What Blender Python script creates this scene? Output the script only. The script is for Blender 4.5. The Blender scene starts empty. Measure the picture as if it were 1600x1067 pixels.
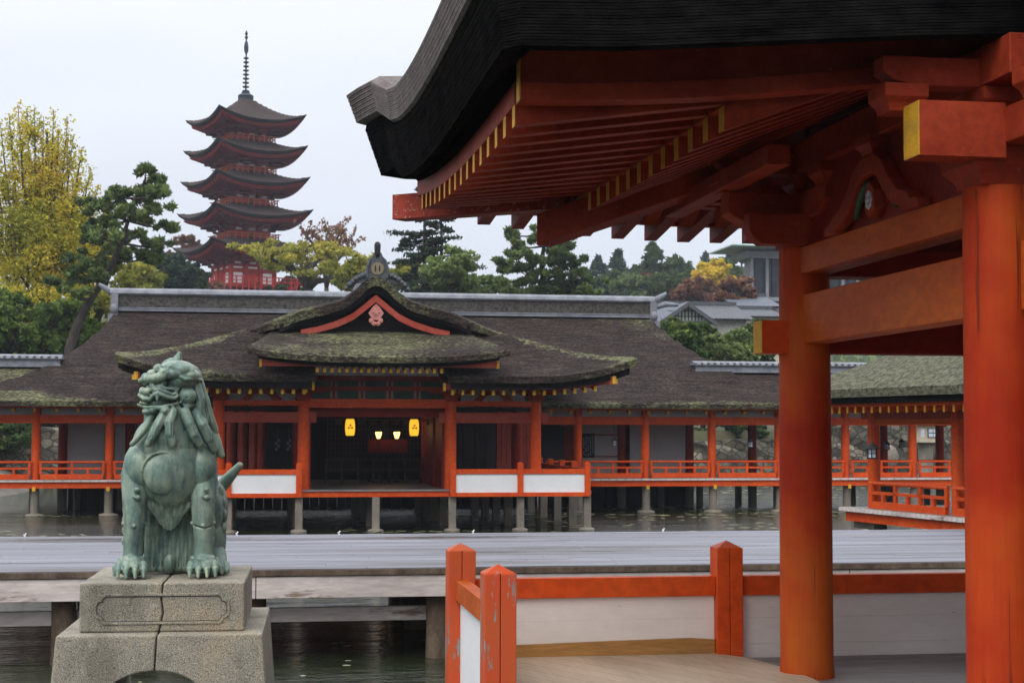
import bpy, bmesh, math, random
import numpy as np
from mathutils import Vector, Matrix, Euler

# ---------------------------------------------------------------- camera, sky, sun, exposure
SC = bpy.context.scene
COL = SC.collection
R = math.radians
F_PX = 2500.0            # focal length in pixels of a 1600 px wide picture
cam_d = bpy.data.cameras.new('camera')
cam = bpy.data.objects.new('camera', cam_d)
COL.objects.link(cam)
cam_d.sensor_width = 36.0
cam_d.lens = F_PX / 1600 * 36
cam_d.clip_end = 6000
cam_d.clip_start = 0.1
cam.location = (0, 0, 1.6)
CAM_ROT = Euler((R(90 + 3.057), 0, R(-9.09))).to_matrix() @ Matrix.Rotation(0.0025, 3, 'Z')
cam.rotation_euler = CAM_ROT.to_euler()
cam_d.dof.use_dof = True
cam_d.dof.focus_distance = 13.0
cam_d.dof.aperture_fstop = 9.0
SC.camera = cam

w = bpy.data.worlds.new("World")
SC.world = w
w.use_nodes = True
wn, wl = w.node_tree.nodes, w.node_tree.links
for n in list(wn): wn.remove(n)
SUN_EL, SUN_AZ = 50.0, 215.0     # azimuth clockwise from +Y
sky = wn.new('ShaderNodeTexSky'); sky.sky_type = 'NISHITA'; sky.sun_disc = False
sky.sun_elevation = R(SUN_EL); sky.sun_rotation = R(SUN_AZ)
sky.air_density = 1.0; sky.dust_density = 3.0
geo = wn.new('ShaderNodeTexCoord')
sep = wn.new('ShaderNodeSeparateXYZ'); wl.new(geo.outputs['Generated'], sep.inputs[0])
up = wn.new('ShaderNodeValToRGB'); wl.new(sep.outputs['Z'], up.inputs[0])   # overcast dome: brighter overhead
up.color_ramp.elements[0].position = 0.0; up.color_ramp.elements[0].color = (6.1, 6.6, 7.7, 1)
up.color_ramp.elements[1].position = 1.0; up.color_ramp.elements[1].color = (22, 22.5, 24, 1)
e = up.color_ramp.elements.new(0.22); e.color = (7.6, 7.9, 8.5, 1)
cl = wn.new('ShaderNodeTexNoise'); cl.inputs['Scale'].default_value = 2.2; cl.inputs['Detail'].default_value = 4
mp = wn.new('ShaderNodeMapping'); mp.inputs['Scale'].default_value = (1, 1, 3.5)
wl.new(geo.outputs['Generated'], mp.inputs[0]); wl.new(mp.outputs[0], cl.inputs['Vector'])
cr = wn.new('ShaderNodeMapRange'); cr.inputs[1].default_value = 0.3; cr.inputs[2].default_value = 0.7
cr.inputs[3].default_value = 0.9; cr.inputs[4].default_value = 1.06; wl.new(cl.outputs[0], cr.inputs[0])
mu = wn.new('ShaderNodeMixRGB'); mu.blend_type = 'MULTIPLY'; mu.inputs[0].default_value = 1
wl.new(up.outputs[0], mu.inputs[1]); wl.new(cr.outputs[0], mu.inputs[2])
mx = wn.new('ShaderNodeMixRGB'); mx.inputs[0].default_value = 0.93
wl.new(sky.outputs[0], mx.inputs[1]); wl.new(mu.outputs[0], mx.inputs[2])
bg = wn.new('ShaderNodeBackground'); bg.inputs[1].default_value = 0.1
wl.new(mx.outputs[0], bg.inputs[0])
wo = wn.new('ShaderNodeOutputWorld'); wl.new(bg.outputs[0], wo.inputs[0])

sd = bpy.data.lights.new('sun', 'SUN'); sd.energy = 1.2; sd.angle = R(35); sd.color = (1, 0.96, 0.9)
sun = bpy.data.objects.new('sun', sd); COL.objects.link(sun)
_d = Vector((math.sin(R(SUN_AZ)) * math.cos(R(SUN_EL)), math.cos(R(SUN_AZ)) * math.cos(R(SUN_EL)), math.sin(R(SUN_EL))))
sun.rotation_euler = _d.to_track_quat('Z', 'Y').to_euler()
vs = SC.view_settings
SC.display_settings.display_device = 'sRGB'
vs.view_transform = 'Standard'; vs.look = 'None'; vs.gamma = 1; vs.exposure = 0.3
SC.cycles.max_bounces = 6; SC.cycles.diffuse_bounces = 3; SC.cycles.glossy_bounces = 3
SC.cycles.transmission_bounces = 3; SC.cycles.transparent_max_bounces = 8; SC.cycles.volume_bounces = 0
SC.cycles.caustics_reflective = False; SC.cycles.caustics_refractive = False

# ---------------------------------------------------------------- measuring helpers
def ray(u, v):
    return (CAM_ROT @ Vector(((u - 800) / F_PX, (533.5 - v) / F_PX, -1)))
def WP(u, v, Y):
    d = ray(u, v); k = Y / d.y
    return Vector((d.x * k, Y, 1.6 + d.z * k))
def XU(u, Y, v=667): return WP(u, v, Y).x
def ZV(v, Y, u=800): return WP(u, v, Y).z

# ---------------------------------------------------------------- object helpers
class MB:
    def __init__(s): s.v = []; s.f = []; s.m = []; s.mi = 0
    def add(s, vs, fs, mi=None):
        o = len(s.v); s.v.extend([tuple(p) for p in vs])
        for f in fs: s.f.append(tuple(i + o for i in f)); s.m.append(s.mi if mi is None else mi)
        return s
    def box(s, x0, x1, y0, y1, z0, z1, mi=None):
        return s.add([(x0,y0,z0),(x1,y0,z0),(x1,y1,z0),(x0,y1,z0),(x0,y0,z1),(x1,y0,z1),(x1,y1,z1),(x0,y1,z1)],
                     [(0,3,2,1),(4,5,6,7),(0,1,5,4),(1,2,6,5),(2,3,7,6),(3,0,4,7)], mi)
    def beam(s, p, q, w, h, mi=None, endmi=None, up=(0,0,1)):
        """box from p to q; w across, h along up (p, q lie on its bottom centre line)"""
        p = Vector(p); q = Vector(q); d = (q - p).normalized(); upv = Vector(up)
        side = d.cross(upv).normalized() * (w / 2); u2 = Vector(up) * h
        P = [p - side, p + side, p + side + u2, p - side + u2, q - side, q + side, q + side + u2, q - side + u2]
        s.add(P, [(0,4,5,1),(1,5,6,2),(2,6,7,3),(3,7,4,0)], mi)
        s.add(P, [(0,1,2,3)], mi if endmi is None else endmi)
        s.add(P, [(4,7,6,5)], mi)
        return s
    def ring(s, rings, closed=True, cap=True, mi=None):
        n = len(rings[0]); vs = [p for r in rings for p in r]; fs = []
        for a in range(len(rings) - 1):
            for i in range(n if closed else n - 1):
                j = (i + 1) % n
                fs.append((a*n+i, a*n+j, (a+1)*n+j, (a+1)*n+i))
        if cap:
            fs.append(tuple(reversed(range(n)))); fs.append(tuple(range((len(rings)-1)*n, len(rings)*n)))
        return s.add(vs, fs, mi)
    def tube(s, pts, rad, n=10, mi=None, round_end=False, flat=1.0):
        pts = [Vector(p) for p in pts]
        if not hasattr(rad, '__len__'): rad = [rad] * len(pts)
        rad = list(rad)
        if round_end:
            d = (pts[-1] - pts[-2]).normalized(); r = rad[-1]; e = pts[-1]
            for k in (0.5, 0.8, 0.97): pts.append(e + d * r * k); rad.append(r * math.sqrt(1 - k * k))
            d = (pts[0] - pts[1]).normalized(); r = rad[0]; e = pts[0].copy()
            for k in (0.5, 0.8, 0.97): pts.insert(0, e + d * r * k); rad.insert(0, r * math.sqrt(1 - k * k))
        rings = []; ref = None
        for i, p in enumerate(pts):
            d = (pts[min(i + 1, len(pts) - 1)] - pts[max(i - 1, 0)]).normalized()
            if ref is None: ref = Vector((1, 0, 0)) if abs(d.x) < 0.8 else Vector((0, 1, 0))
            a = (ref - d * ref.dot(d)).normalized(); b = d.cross(a); ref = a
            rings.append([p + (a * math.cos(t) + b * math.sin(t) * flat) * rad[i] for t in [2 * math.pi * k / n for k in range(n)]])
        return s.ring(rings, mi=mi)
    def lathe(s, prof, c=(0, 0, 0), n=24, mi=None, cap=True):
        c = Vector(c)
        rings = [[c + Vector((r * math.cos(t), r * math.sin(t), z)) for t in [2 * math.pi * k / n for k in range(n)]] for r, z in prof]
        return s.ring(rings, cap=cap, mi=mi)
    def ell(s, c, r, rot=(0, 0, 0), n=16, mi=None):
        M = Euler([R(a) for a in rot]).to_matrix(); c = Vector(c); m = n // 2
        rings = []
        for a in range(1, m):
            th = math.pi * a / m
            rings.append([c + M @ Vector((r[0]*math.sin(th)*math.cos(t), r[1]*math.sin(th)*math.sin(t), -r[2]*math.cos(th))) for t in [2*math.pi*k/n for k in range(n)]])
        vs = [p for q in rings for p in q]; fs = []
        for a in range(m - 2):
            for i in range(n): j = (i+1) % n; fs.append((a*n+i, a*n+j, (a+1)*n+j, (a+1)*n+i))
        b = len(vs); vs.append(c + M @ Vector((0, 0, -r[2]))); vs.append(c + M @ Vector((0, 0, r[2])))
        for i in range(n):
            j = (i+1) % n; fs.append((b, j, i)); fs.append((b+1, (m-2)*n+i, (m-2)*n+j))
        return s.add(vs, fs, mi)
    def prism(s, poly, fn0, fn1, mi=None, holes=None):
        """poly 2-D outline; fn0/fn1 turn (a,b) into the two faces' points"""
        n = len(poly)
        vs = [fn0(a, b) for a, b in poly] + [fn1(a, b) for a, b in poly]
        fs = [tuple(range(n)), tuple(reversed(range(n, 2*n)))] + [(i, i+n, (i+1) % n + n, (i+1) % n) for i in range(n)]
        return s.add(vs, fs, mi)
    def grid(s, P, mi=None, flip=False):
        nu = len(P); nv = len(P[0]); vs = [p for r in P for p in r]; fs = []
        for a in range(nu - 1):
            for b in range(nv - 1):
                q = (a*nv+b, (a+1)*nv+b, (a+1)*nv+b+1, a*nv+b+1)
                fs.append(tuple(reversed(q)) if flip else q)
        return s.add(vs, fs, mi)
    def slab(s, xs, ys, zt, th, mi=None, zb=None):
        """height field zt(x,y) with thickness th (number or function)"""
        T = [[(x, y, zt(x, y)) for y in ys] for x in xs]
        B = [[(x, y, zt(x, y) - (th(x, y) if callable(th) else th)) for y in ys] for x in xs]
        s.grid(T, mi); s.grid(B, mi, True)
        s.grid([[T[i][0], B[i][0]] for i in range(len(xs))], mi, True)
        s.grid([[T[i][-1], B[i][-1]] for i in range(len(xs))], mi)
        s.grid([T[0], B[0]], mi, True) if False else s.grid([[T[0][j], B[0][j]] for j in range(len(ys))], mi)
        s.grid([[T[-1][j], B[-1][j]] for j in range(len(ys))], mi, True)
        return s
    def build(s, name, mats, parent=None, smooth=False, bevel=0.0, local=False, attr=None, recalc=True, angle=None):
        me = bpy.data.meshes.new(name)
        vv = s.v
        if parent is not None and not local:
            L = world_loc(parent); vv = [(a - L.x, b - L.y, c - L.z) for a, b, c in s.v]
        me.from_pydata(vv, [], s.f)
        if not isinstance(mats, (list, tuple)): mats = [mats]
        for m in mats: me.materials.append(m)
        if len(mats) > 1: me.polygons.foreach_set('material_index', s.m)
        if recalc:
            bm = bmesh.new(); bm.from_mesh(me); bmesh.ops.recalc_face_normals(bm, faces=bm.faces); bm.to_mesh(me); bm.free()
        if smooth:
            me.polygons.foreach_set('use_smooth', [True] * len(me.polygons))
        me.update()
        if angle:
            me.set_sharp_from_angle(angle=R(angle))
        if attr:
            for k, fn in attr.items():
                at = me.attributes.new(k, 'FLOAT', 'POINT'); at.data.foreach_set('value', [fn(*p) for p in s.v])
        o = bpy.data.objects.new(name, me); COL.objects.link(o)
        if parent is not None: o.parent = parent
        if bevel > 0:
            b = o.modifiers.new('bevel', 'BEVEL'); b.width = bevel; b.segments = 2; b.limit_method = 'ANGLE'; b.angle_limit = R(40)
            b.harden_normals = False
        return o
def world_loc(o):
    L = Vector(o.location); p = o.parent
    while p is not None: L += Vector(p.location); p = p.parent
    return L
def tag(o, label=None, cat=None, group=None, kind=None):
    if label: o['label'] = label
    if cat: o['category'] = cat
    if group: o['group'] = group
    if kind: o['kind'] = kind
    return o
def thing(name, label, cat, loc=(0, 0, 0), rotz=0, group=None):
    o = bpy.data.objects.new(name, None); COL.objects.link(o)
    o.location = loc; o.rotation_euler = (0, 0, rotz); o.empty_display_size = 0.1
    return tag(o, label, cat, group)
def dup(root, loc, label=None, group=None, rotz=None):
    r = root.copy(); COL.objects.link(r); r.location = loc
    if rotz is not None: r.rotation_euler = (0, 0, rotz)
    if label: r['label'] = label
    if group: r['group'] = group
    for ch in list(root.children):
        c = ch.copy(); COL.objects.link(c); c.parent = r
        for g in list(ch.children):
            d = g.copy(); COL.objects.link(d); d.parent = c
    return r
def lin(a, b, n): return [a + (b - a) * i / (n - 1) for i in range(n)]
def interp(x, xs, ys): return float(np.interp(x, xs, ys))

# ---------------------------------------------------------------- materials
MATS = {}
def new_mat(name):
    m = bpy.data.materials.new(name); m.use_nodes = True; MATS[name] = m
    nt = m.node_tree; b = nt.nodes['Principled BSDF']
    return m, nt, b
def noise(nt, scale=5, stretch=(1, 1, 1), detail=5, rough=0.6, src='Position', dist=0.0):
    if src == 'Position': g = nt.nodes.new('ShaderNodeNewGeometry'); out = g.outputs['Position']
    else: g = nt.nodes.new('ShaderNodeTexCoord'); out = g.outputs['Object']
    mp = nt.nodes.new('ShaderNodeMapping'); mp.inputs['Scale'].default_value = stretch
    nt.links.new(out, mp.inputs[0])
    t = nt.nodes.new('ShaderNodeTexNoise'); t.inputs['Scale'].default_value = scale
    t.inputs['Detail'].default_value = detail; t.inputs['Roughness'].default_value = rough; t.inputs['Distortion'].default_value = dist
    nt.links.new(mp.outputs[0], t.inputs['Vector'])
    return t.outputs[0]
def ramp(nt, fac, stops):
    r = nt.nodes.new('ShaderNodeValToRGB'); nt.links.new(fac, r.inputs[0])
    el = r.color_ramp.elements
    while len(el) < len(stops): el.new(0.5)
    for e, (p, c) in zip(el, stops):
        e.position = p; e.color = tuple(c) + (1,) if len(c) == 3 else c
    return r.outputs[0]
def mixc(nt, fac, a, b, mode='MIX'):
    m = nt.nodes.new('ShaderNodeMixRGB'); m.blend_type = mode
    for i, x in enumerate((fac, a, b)):
        if hasattr(x, 'links') or hasattr(x, 'is_output'): nt.links.new(x, m.inputs[i])
        elif i == 0: m.inputs[0].default_value = x
        else: m.inputs[i].default_value = tuple(x) + (1,) if len(x) == 3 else x
    return m.outputs[0]
def bump(nt, b, h, strength=0.3, dist=0.02):
    bp = nt.nodes.new('ShaderNodeBump'); bp.inputs['Strength'].default_value = strength; bp.inputs['Distance'].default_value = dist
    nt.links.new(h, bp.inputs['Height']); nt.links.new(bp.outputs[0], b.inputs['Normal'])
def basic(name, c1, c2=None, scale=4, stretch=(1, 1, 1), rough=0.6, bmp=0.0, bscale=60, bstretch=None, spec=0.14, detail=5, lo=0.35, hi=0.65, bdist=0.01, metal=0, grime=None, fm=0.3):
    m, nt, b = new_mat(name)
    c2 = c2 or tuple(x * 0.8 for x in c1)
    col = ramp(nt, noise(nt, scale, stretch, detail), [(lo, c1), (hi, c2)])
    fine = noise(nt, scale * 9, stretch, 3)
    col = mixc(nt, fm, col, ramp(nt, fine, [(0.38, (0.55,) * 3), (0.62, (1.3,) * 3)]), 'MULTIPLY')
    if grime:
        gn = noise(nt, grime[1], grime[3] if len(grime) > 3 else (1, 1, 1), 8, 0.7)
        col = mixc(nt, ramp(nt, gn, [(grime[2], (0, 0, 0)), (grime[2] + 0.06, (1, 1, 1))]), col, grime[0])
    nt.links.new(col, b.inputs['Base Color'])
    b.inputs['Roughness'].default_value = rough; b.inputs['Specular IOR Level'].default_value = spec; b.inputs['Metallic'].default_value = metal
    if bmp: bump(nt, b, noise(nt, bscale, bstretch or stretch, 4), bmp, bdist)
    return m

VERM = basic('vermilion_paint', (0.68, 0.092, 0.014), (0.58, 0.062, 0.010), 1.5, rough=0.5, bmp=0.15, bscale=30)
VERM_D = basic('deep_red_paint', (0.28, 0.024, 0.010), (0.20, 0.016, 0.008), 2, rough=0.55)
VERM_F = basic('faded_red_paint', (0.40, 0.085, 0.055), (0.33, 0.05, 0.03), 1.5, rough=0.6)
YELLOW = basic('ochre_paint', (0.78, 0.42, 0.03), (0.55, 0.30, 0.05), 9, rough=0.6)
WHITE = basic('white_plaster', (0.84, 0.84, 0.84), (0.78, 0.78, 0.78), 2, rough=0.8, fm=0.05, grime=((0.45, 0.42, 0.38), 6, 0.72, (1, 1, 3)))
WHITE_N = basic('old_white_board', (0.84, 0.78, 0.73), (0.76, 0.70, 0.65), 1.3, (1, 1, 2), rough=0.8, fm=0.05, bmp=0.1, bscale=30, grime=((0.30, 0.26, 0.22), 11, 0.645, (1, 1, 3.4)))
WHITE_G = basic('grey_plaster', (0.50, 0.47, 0.46), (0.44, 0.41, 0.41), 1, rough=0.85, fm=0.05)
def post_paint():
    m, nt, b = new_mat('worn_vermilion_paint')
    base = ramp(nt, noise(nt, 2.5, (1, 1, 1)), [(0.3, (0.58, 0.075, 0.022)), (0.7, (0.50, 0.10, 0.03))])
    chip = noise(nt, 26, (1, 1, 0.22), 9, 0.75)
    z = nt.nodes.new('ShaderNodeSeparateXYZ'); g = nt.nodes.new('ShaderNodeNewGeometry'); nt.links.new(g.outputs['Position'], z.inputs[0])
    patch = noise(nt, 4.5, (1, 1, 0.6), 3)
    a = nt.nodes.new('ShaderNodeMath'); a.operation = 'ADD'; nt.links.new(chip, a.inputs[0])
    s2 = nt.nodes.new('ShaderNodeMath'); s2.operation = 'MULTIPLY'; s2.inputs[1].default_value = 0.9; nt.links.new(patch, s2.inputs[0]); nt.links.new(s2.outputs[0], a.inputs[1])
    bare = ramp(nt, noise(nt, 40, (1, 1, 0.1)), [(0.3, (0.34, 0.32, 0.31)), (0.7, (0.22, 0.18, 0.15))])
    col = mixc(nt, ramp(nt, a.outputs[0], [(1.0, (0, 0, 0)), (1.0, (0, 0, 0))]), base, bare)
    mr = nt.nodes.new('ShaderNodeMapRange'); mr.inputs[1].default_value = 1.045; mr.inputs[2].default_value = 1.075
    nt.links.new(a.outputs[0], mr.inputs[0])
    col = mixc(nt, mr.outputs[0], base, bare)
    nt.links.new(col, b.inputs['Base Color']); b.inputs['Roughness'].default_value = 0.6; b.inputs['Specular IOR Level'].default_value = 0.25
    bump(nt, b, mr.outputs[0], 0.35, -0.004)
    return m
POSTP = post_paint()
def pillar_paint():
    m, nt, b = new_mat('pillar_vermilion')
    a = ramp(nt, noise(nt, 1.1, (1, 1, 0.9), 4), [(0.36, (0.37, 0.026, 0.006)), (0.5, (0.47, 0.056, 0.009)), (0.64, (0.50, 0.100, 0.013))])
    dk = noise(nt, 2.3, (1, 1, 0.55), 7, 0.7)
    a = mixc(nt, ramp(nt, dk, [(0.58, (0, 0, 0)), (0.78, (0.6,) * 3)]), a, (0.16, 0.035, 0.016))
    fine = noise(nt, 38, (1, 1, 0.05), 6, 0.7)
    a = mixc(nt, 0.3, a, ramp(nt, fine, [(0.3, (0.6,) * 3), (0.7, (1.2,) * 3)]), 'MULTIPLY')
    crk = noise(nt, 24, (1, 1, 0.025), 3, 0.5)
    a = mixc(nt, ramp(nt, crk, [(0.655, (0, 0, 0)), (0.68, (0.8,) * 3)]), a, (0.13, 0.022, 0.010))
    chp = noise(nt, 42, (1, 1, 0.35), 8, 0.8)
    a = mixc(nt, ramp(nt, chp, [(0.69, (0, 0, 0)), (0.71, (0.7,) * 3)]), a, (0.30, 0.17, 0.12))
    nt.links.new(a, b.inputs['Base Color']); b.inputs['Roughness'].default_value = 0.6; b.inputs['Specular IOR Level'].default_value = 0.12
    bump(nt, b, fine, 0.5, 0.005)
    return m
PILLAR = pillar_paint()
BEAMP = basic('beam_orange_paint', (0.52, 0.110, 0.012), (0.43, 0.068, 0.009), 2.2, (1, 0.5, 1), rough=0.55, bmp=0.2, bscale=50, bstretch=(1, 0.15, 1), bdist=0.004)
RAFT = basic('rafter_red_paint', (0.38, 0.052, 0.020), (0.25, 0.027, 0.010), 2.5, rough=0.6, grime=((0.42, 0.22, 0.17), 14, 0.66, (1, 1, 2)))
def thatch(name, dark, dark2, moss, amount=0.5, fscale=10):
    m, nt, b = new_mat(name)
    base = ramp(nt, noise(nt, 1.2, (1, 1, 2)), [(0.3, dark), (0.7, dark2)])
    fine = noise(nt, fscale, (1, 1, 2.2), 6, 0.75)
    base = mixc(nt, 0.9, base, ramp(nt, fine, [(0.40, (0.30,) * 3), (0.62, (1.9,) * 3)]), 'MULTIPLY')
    crs = noise(nt, 5, (0.25, 2.2, 3.2), 4, 0.6)
    base = mixc(nt, 0.8, base, ramp(nt, crs, [(0.40, (0.5,) * 3), (0.60, (1.45,) * 3)]), 'MULTIPLY')
    at = nt.nodes.new('ShaderNodeAttribute'); at.attribute_name = 'moss'
    n1 = noise(nt, 0.9, (0.8, 1, 1.3), 6, 0.65); n2 = noise(nt, fscale * 0.9, (1, 1, 1.6), 5, 0.8)
    s = nt.nodes.new('ShaderNodeMath'); s.operation = 'ADD'; nt.links.new(at.outputs['Fac'], s.inputs[0])
    t = nt.nodes.new('ShaderNodeMath'); t.operation = 'ADD'; nt.links.new(n1, t.inputs[0]); nt.links.new(n2, t.inputs[1])
    nt.links.new(t.outputs[0], s.inputs[1])
    mr = nt.nodes.new('ShaderNodeMapRange'); mr.inputs[1].default_value = 1.74 - amount; mr.inputs[2].default_value = 1.98 - amount
    nt.links.new(s.outputs[0], mr.inputs[0])
    mossc = ramp(nt, n2, [(0.42, tuple(x * 0.30 for x in moss)), (0.60, moss)])
    nt.links.new(mixc(nt, mr.outputs[0], base, mossc), b.inputs['Base Color'])
    b.inputs['Roughness'].default_value = 0.95; b.inputs['Specular IOR Level'].default_value = 0.1
    bump(nt, b, fine, 0.9, 0.06)
    return m
THATCH = thatch('mossy_bark_roof', (0.023, 0.0165, 0.014), (0.040, 0.029, 0.025), (0.18, 0.185, 0.095))
THATCH_G = thatch('grey_green_bark_roof', (0.05, 0.046, 0.038), (0.075, 0.07, 0.056), (0.17, 0.168, 0.11), 0.68)
def bark_edge(name, c1, c2, k=60):
    m, nt, b = new_mat(name)
    f = noise(nt, k, (0.35, 0.35, 1.0), 5, 0.7)
    g = noise(nt, 5, (1, 1, 1), 4)
    c = mixc(nt, 0.6, ramp(nt, f, [(0.3, c1), (0.7, c2)]), ramp(nt, g, [(0.3, (0.5,) * 3), (0.7, (1.4,) * 3)]), 'MULTIPLY')
    nt.links.new(c, b.inputs['Base Color']); b.inputs['Roughness'].default_value = 0.9; b.inputs['Specular IOR Level'].default_value = 0.1
    bump(nt, b, f, 0.7, 0.02)
    if c2[0] < 0.03: b.inputs['Specular IOR Level'].default_value = 0.0
    return m
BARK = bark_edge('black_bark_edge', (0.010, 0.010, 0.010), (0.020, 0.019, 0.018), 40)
BARK_SHADE = bark_edge('bark_painted_shade', (0.003, 0.003, 0.0035), (0.016, 0.015, 0.014), 14)  # near-black: shade from a roof overhead is put into the bark colour
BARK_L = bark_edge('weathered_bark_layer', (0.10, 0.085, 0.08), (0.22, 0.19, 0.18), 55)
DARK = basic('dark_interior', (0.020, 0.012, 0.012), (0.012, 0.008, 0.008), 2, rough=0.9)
TILE = basic('grey_ridge_tile', (0.14, 0.148, 0.165), (0.23, 0.24, 0.265), 3, (1, 1, 1), rough=0.4, bmp=0.3, bscale=12)
TILE_D = basic('dark_tile', (0.06, 0.065, 0.075), (0.10, 0.105, 0.11), 6, rough=0.5, bmp=0.4, bscale=20)
STONEP = basic('pier_stone', (0.27, 0.235, 0.19), (0.17, 0.15, 0.12), 3, (1, 1, 0.5), rough=0.8, bmp=0.3)
WETPOST = basic('weathered_post_wood', (0.17, 0.12, 0.085), (0.075, 0.055, 0.04), 5, (1, 1, 0.3), rough=0.85, bmp=0.6, bscale=30, bstretch=(1, 1, 0.4), bdist=0.03)
PLANK = basic('pale_timber', (0.66, 0.58, 0.54), (0.50, 0.43, 0.40), 1.4, (0.35, 1, 2), rough=0.75, bmp=0.25, bscale=25, bstretch=(0.1, 1, 1), grime=((0.24, 0.17, 0.13), 2.2, 0.60, (0.35, 1, 2)))
PLANK_N = basic('beige_floor_board', (0.52, 0.40, 0.29), (0.45, 0.34, 0.24), 1.0, (3.5, 0.3, 1), rough=0.55, fm=0.1, bmp=0.12, bscale=30, bstretch=(1, 0.1, 1))
KICK = basic('varnished_board', (0.42, 0.22, 0.07), (0.36, 0.18, 0.055), 3, (0.3, 1, 2), rough=0.5)
_m, _nt, _b = PLANK_N, PLANK_N.node_tree, PLANK_N.node_tree.nodes['Principled BSDF']
_lk = _b.inputs['Base Color'].links[0].from_socket; _g = _nt.nodes.new('ShaderNodeNewGeometry'); _br = _nt.nodes.new('ShaderNodeTexBrick')
_mp = _nt.nodes.new('ShaderNodeMapping'); _mp.inputs['Rotation'].default_value = (0, 0, R(62)); _nt.links.new(_g.outputs['Position'], _mp.inputs[0]); _nt.links.new(_mp.outputs[0], _br.inputs['Vector'])
_br.inputs['Color1'].default_value = (1, 1, 1, 1); _br.inputs['Color2'].default_value = (0.9, 0.88, 0.86, 1); _br.inputs['Mortar'].default_value = (0.45, 0.4, 0.35, 1)
_br.inputs['Scale'].default_value = 1.0; _br.inputs['Mortar Size'].default_value = 0.0025; _br.inputs['Brick Width'].default_value = 2.4; _br.inputs['Row Height'].default_value = 0.16
_nt.links.new(mixc(_nt, 1.0, _lk, _br.outputs['Color'], 'MULTIPLY'), _b.inputs['Base Color'])
GREYDECK = basic('grey_deck_boards', (0.27, 0.245, 0.235), (0.18, 0.165, 0.16), 2, (0.3, 2, 1), rough=0.5, bmp=0.2)
METAL_B = basic('black_iron', (0.02, 0.022, 0.025), (0.035, 0.035, 0.035), 9, rough=0.5)
def wet_deck():
    m, nt, b = new_mat('wet_stage_boards')
    n1 = noise(nt, 1.6, (0.10, 1.7, 1), 6, 0.65)
    col = ramp(nt, n1, [(0.34, (0.085, 0.082, 0.094)), (0.5, (0.145, 0.147, 0.172)), (0.66, (0.195, 0.198, 0.228))])
    p = noise(nt, 0.42, (0.35, 1.6, 1), 5, 0.6)
    col = mixc(nt, ramp(nt, p, [(0.52, (0, 0, 0)), (0.61, (0.6,) * 3)]), col, (0.055, 0.040, 0.036))
    nt.links.new(col, b.inputs['Base Color'])
    mr = nt.nodes.new('ShaderNodeMapRange'); mr.inputs[1].default_value = 0.56; mr.inputs[2].default_value = 0.66
    mr.inputs[3].default_value = 0.52; mr.inputs[4].default_value = 0.22
    nt.links.new(p, mr.inputs[0]); nt.links.new(mr.outputs[0], b.inputs['Roughness'])
    b.inputs['Specular IOR Level'].default_value = 0.5
    bump(nt, b, n1, 0.15, 0.004)
    return m
WETDECK = wet_deck()
def water_mat():
    m, nt, b = new_mat('pond_water')
    b.inputs['Base Color'].default_value = (0.016, 0.022, 0.010, 1)
    b.inputs['Roughness'].default_value = 0.04; b.inputs['Specular IOR Level'].default_value = 0.5
    h1 = noise(nt, 1.5, (0.5, 1.5, 1), 6, 0.62); h2 = noise(nt, 14, (0.6, 1.4, 1), 2, 0.5)
    a = nt.nodes.new('ShaderNodeMath'); a.operation = 'MULTIPLY_ADD'; nt.links.new(h2, a.inputs[0]); a.inputs[1].default_value = 0.25; nt.links.new(h1, a.inputs[2])
    h0 = noise(nt, 0.35, (0.4, 1.6, 1), 3, 0.5); a0 = nt.nodes.new('ShaderNodeMath'); a0.operation = 'MULTIPLY_ADD'; nt.links.new(h0, a0.inputs[0]); a0.inputs[1].default_value = 2.2; nt.links.new(a.outputs[0], a0.inputs[2]); a = a0
    bump(nt, b, a.outputs[0], 0.9, 0.13)
    return m
WATER = water_mat()
def granite():
    m, nt, b = new_mat('granite')
    g = noise(nt, 150, (1, 1, 1), 2, 0.8)
    c = ramp(nt, g, [(0.36, (0.06, 0.055, 0.05)), (0.46, (0.26, 0.24, 0.195)), (0.58, (0.38, 0.35, 0.28)), (0.70, (0.56, 0.53, 0.46))])
    st = noise(nt, 2.6, (1, 1, 0.6), 8, 0.7)
    c = mixc(nt, 0.9, c, ramp(nt, st, [(0.36, (0.55, 0.55, 0.50)), (0.5, (0.95, 0.94, 0.90)), (0.62, (1.12, 1.0, 0.85))]), 'MULTIPLY')
    dk = noise(nt, 7, (1, 1, 0.5), 8, 0.7)
    c = mixc(nt, ramp(nt, dk, [(0.66, (0, 0, 0)), (0.78, (0.55,) * 3)]), c, (0.09, 0.085, 0.07))
    nt.links.new(c, b.inputs['Base Color']); b.inputs['Roughness'].default_value = 0.85
    bump(nt, b, g, 0.5, 0.006)
    return m
GRANITE = granite()
CRACK = basic('crack_grime', (0.03, 0.026, 0.02), (0.05, 0.04, 0.03), 20, rough=0.95)
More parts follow.
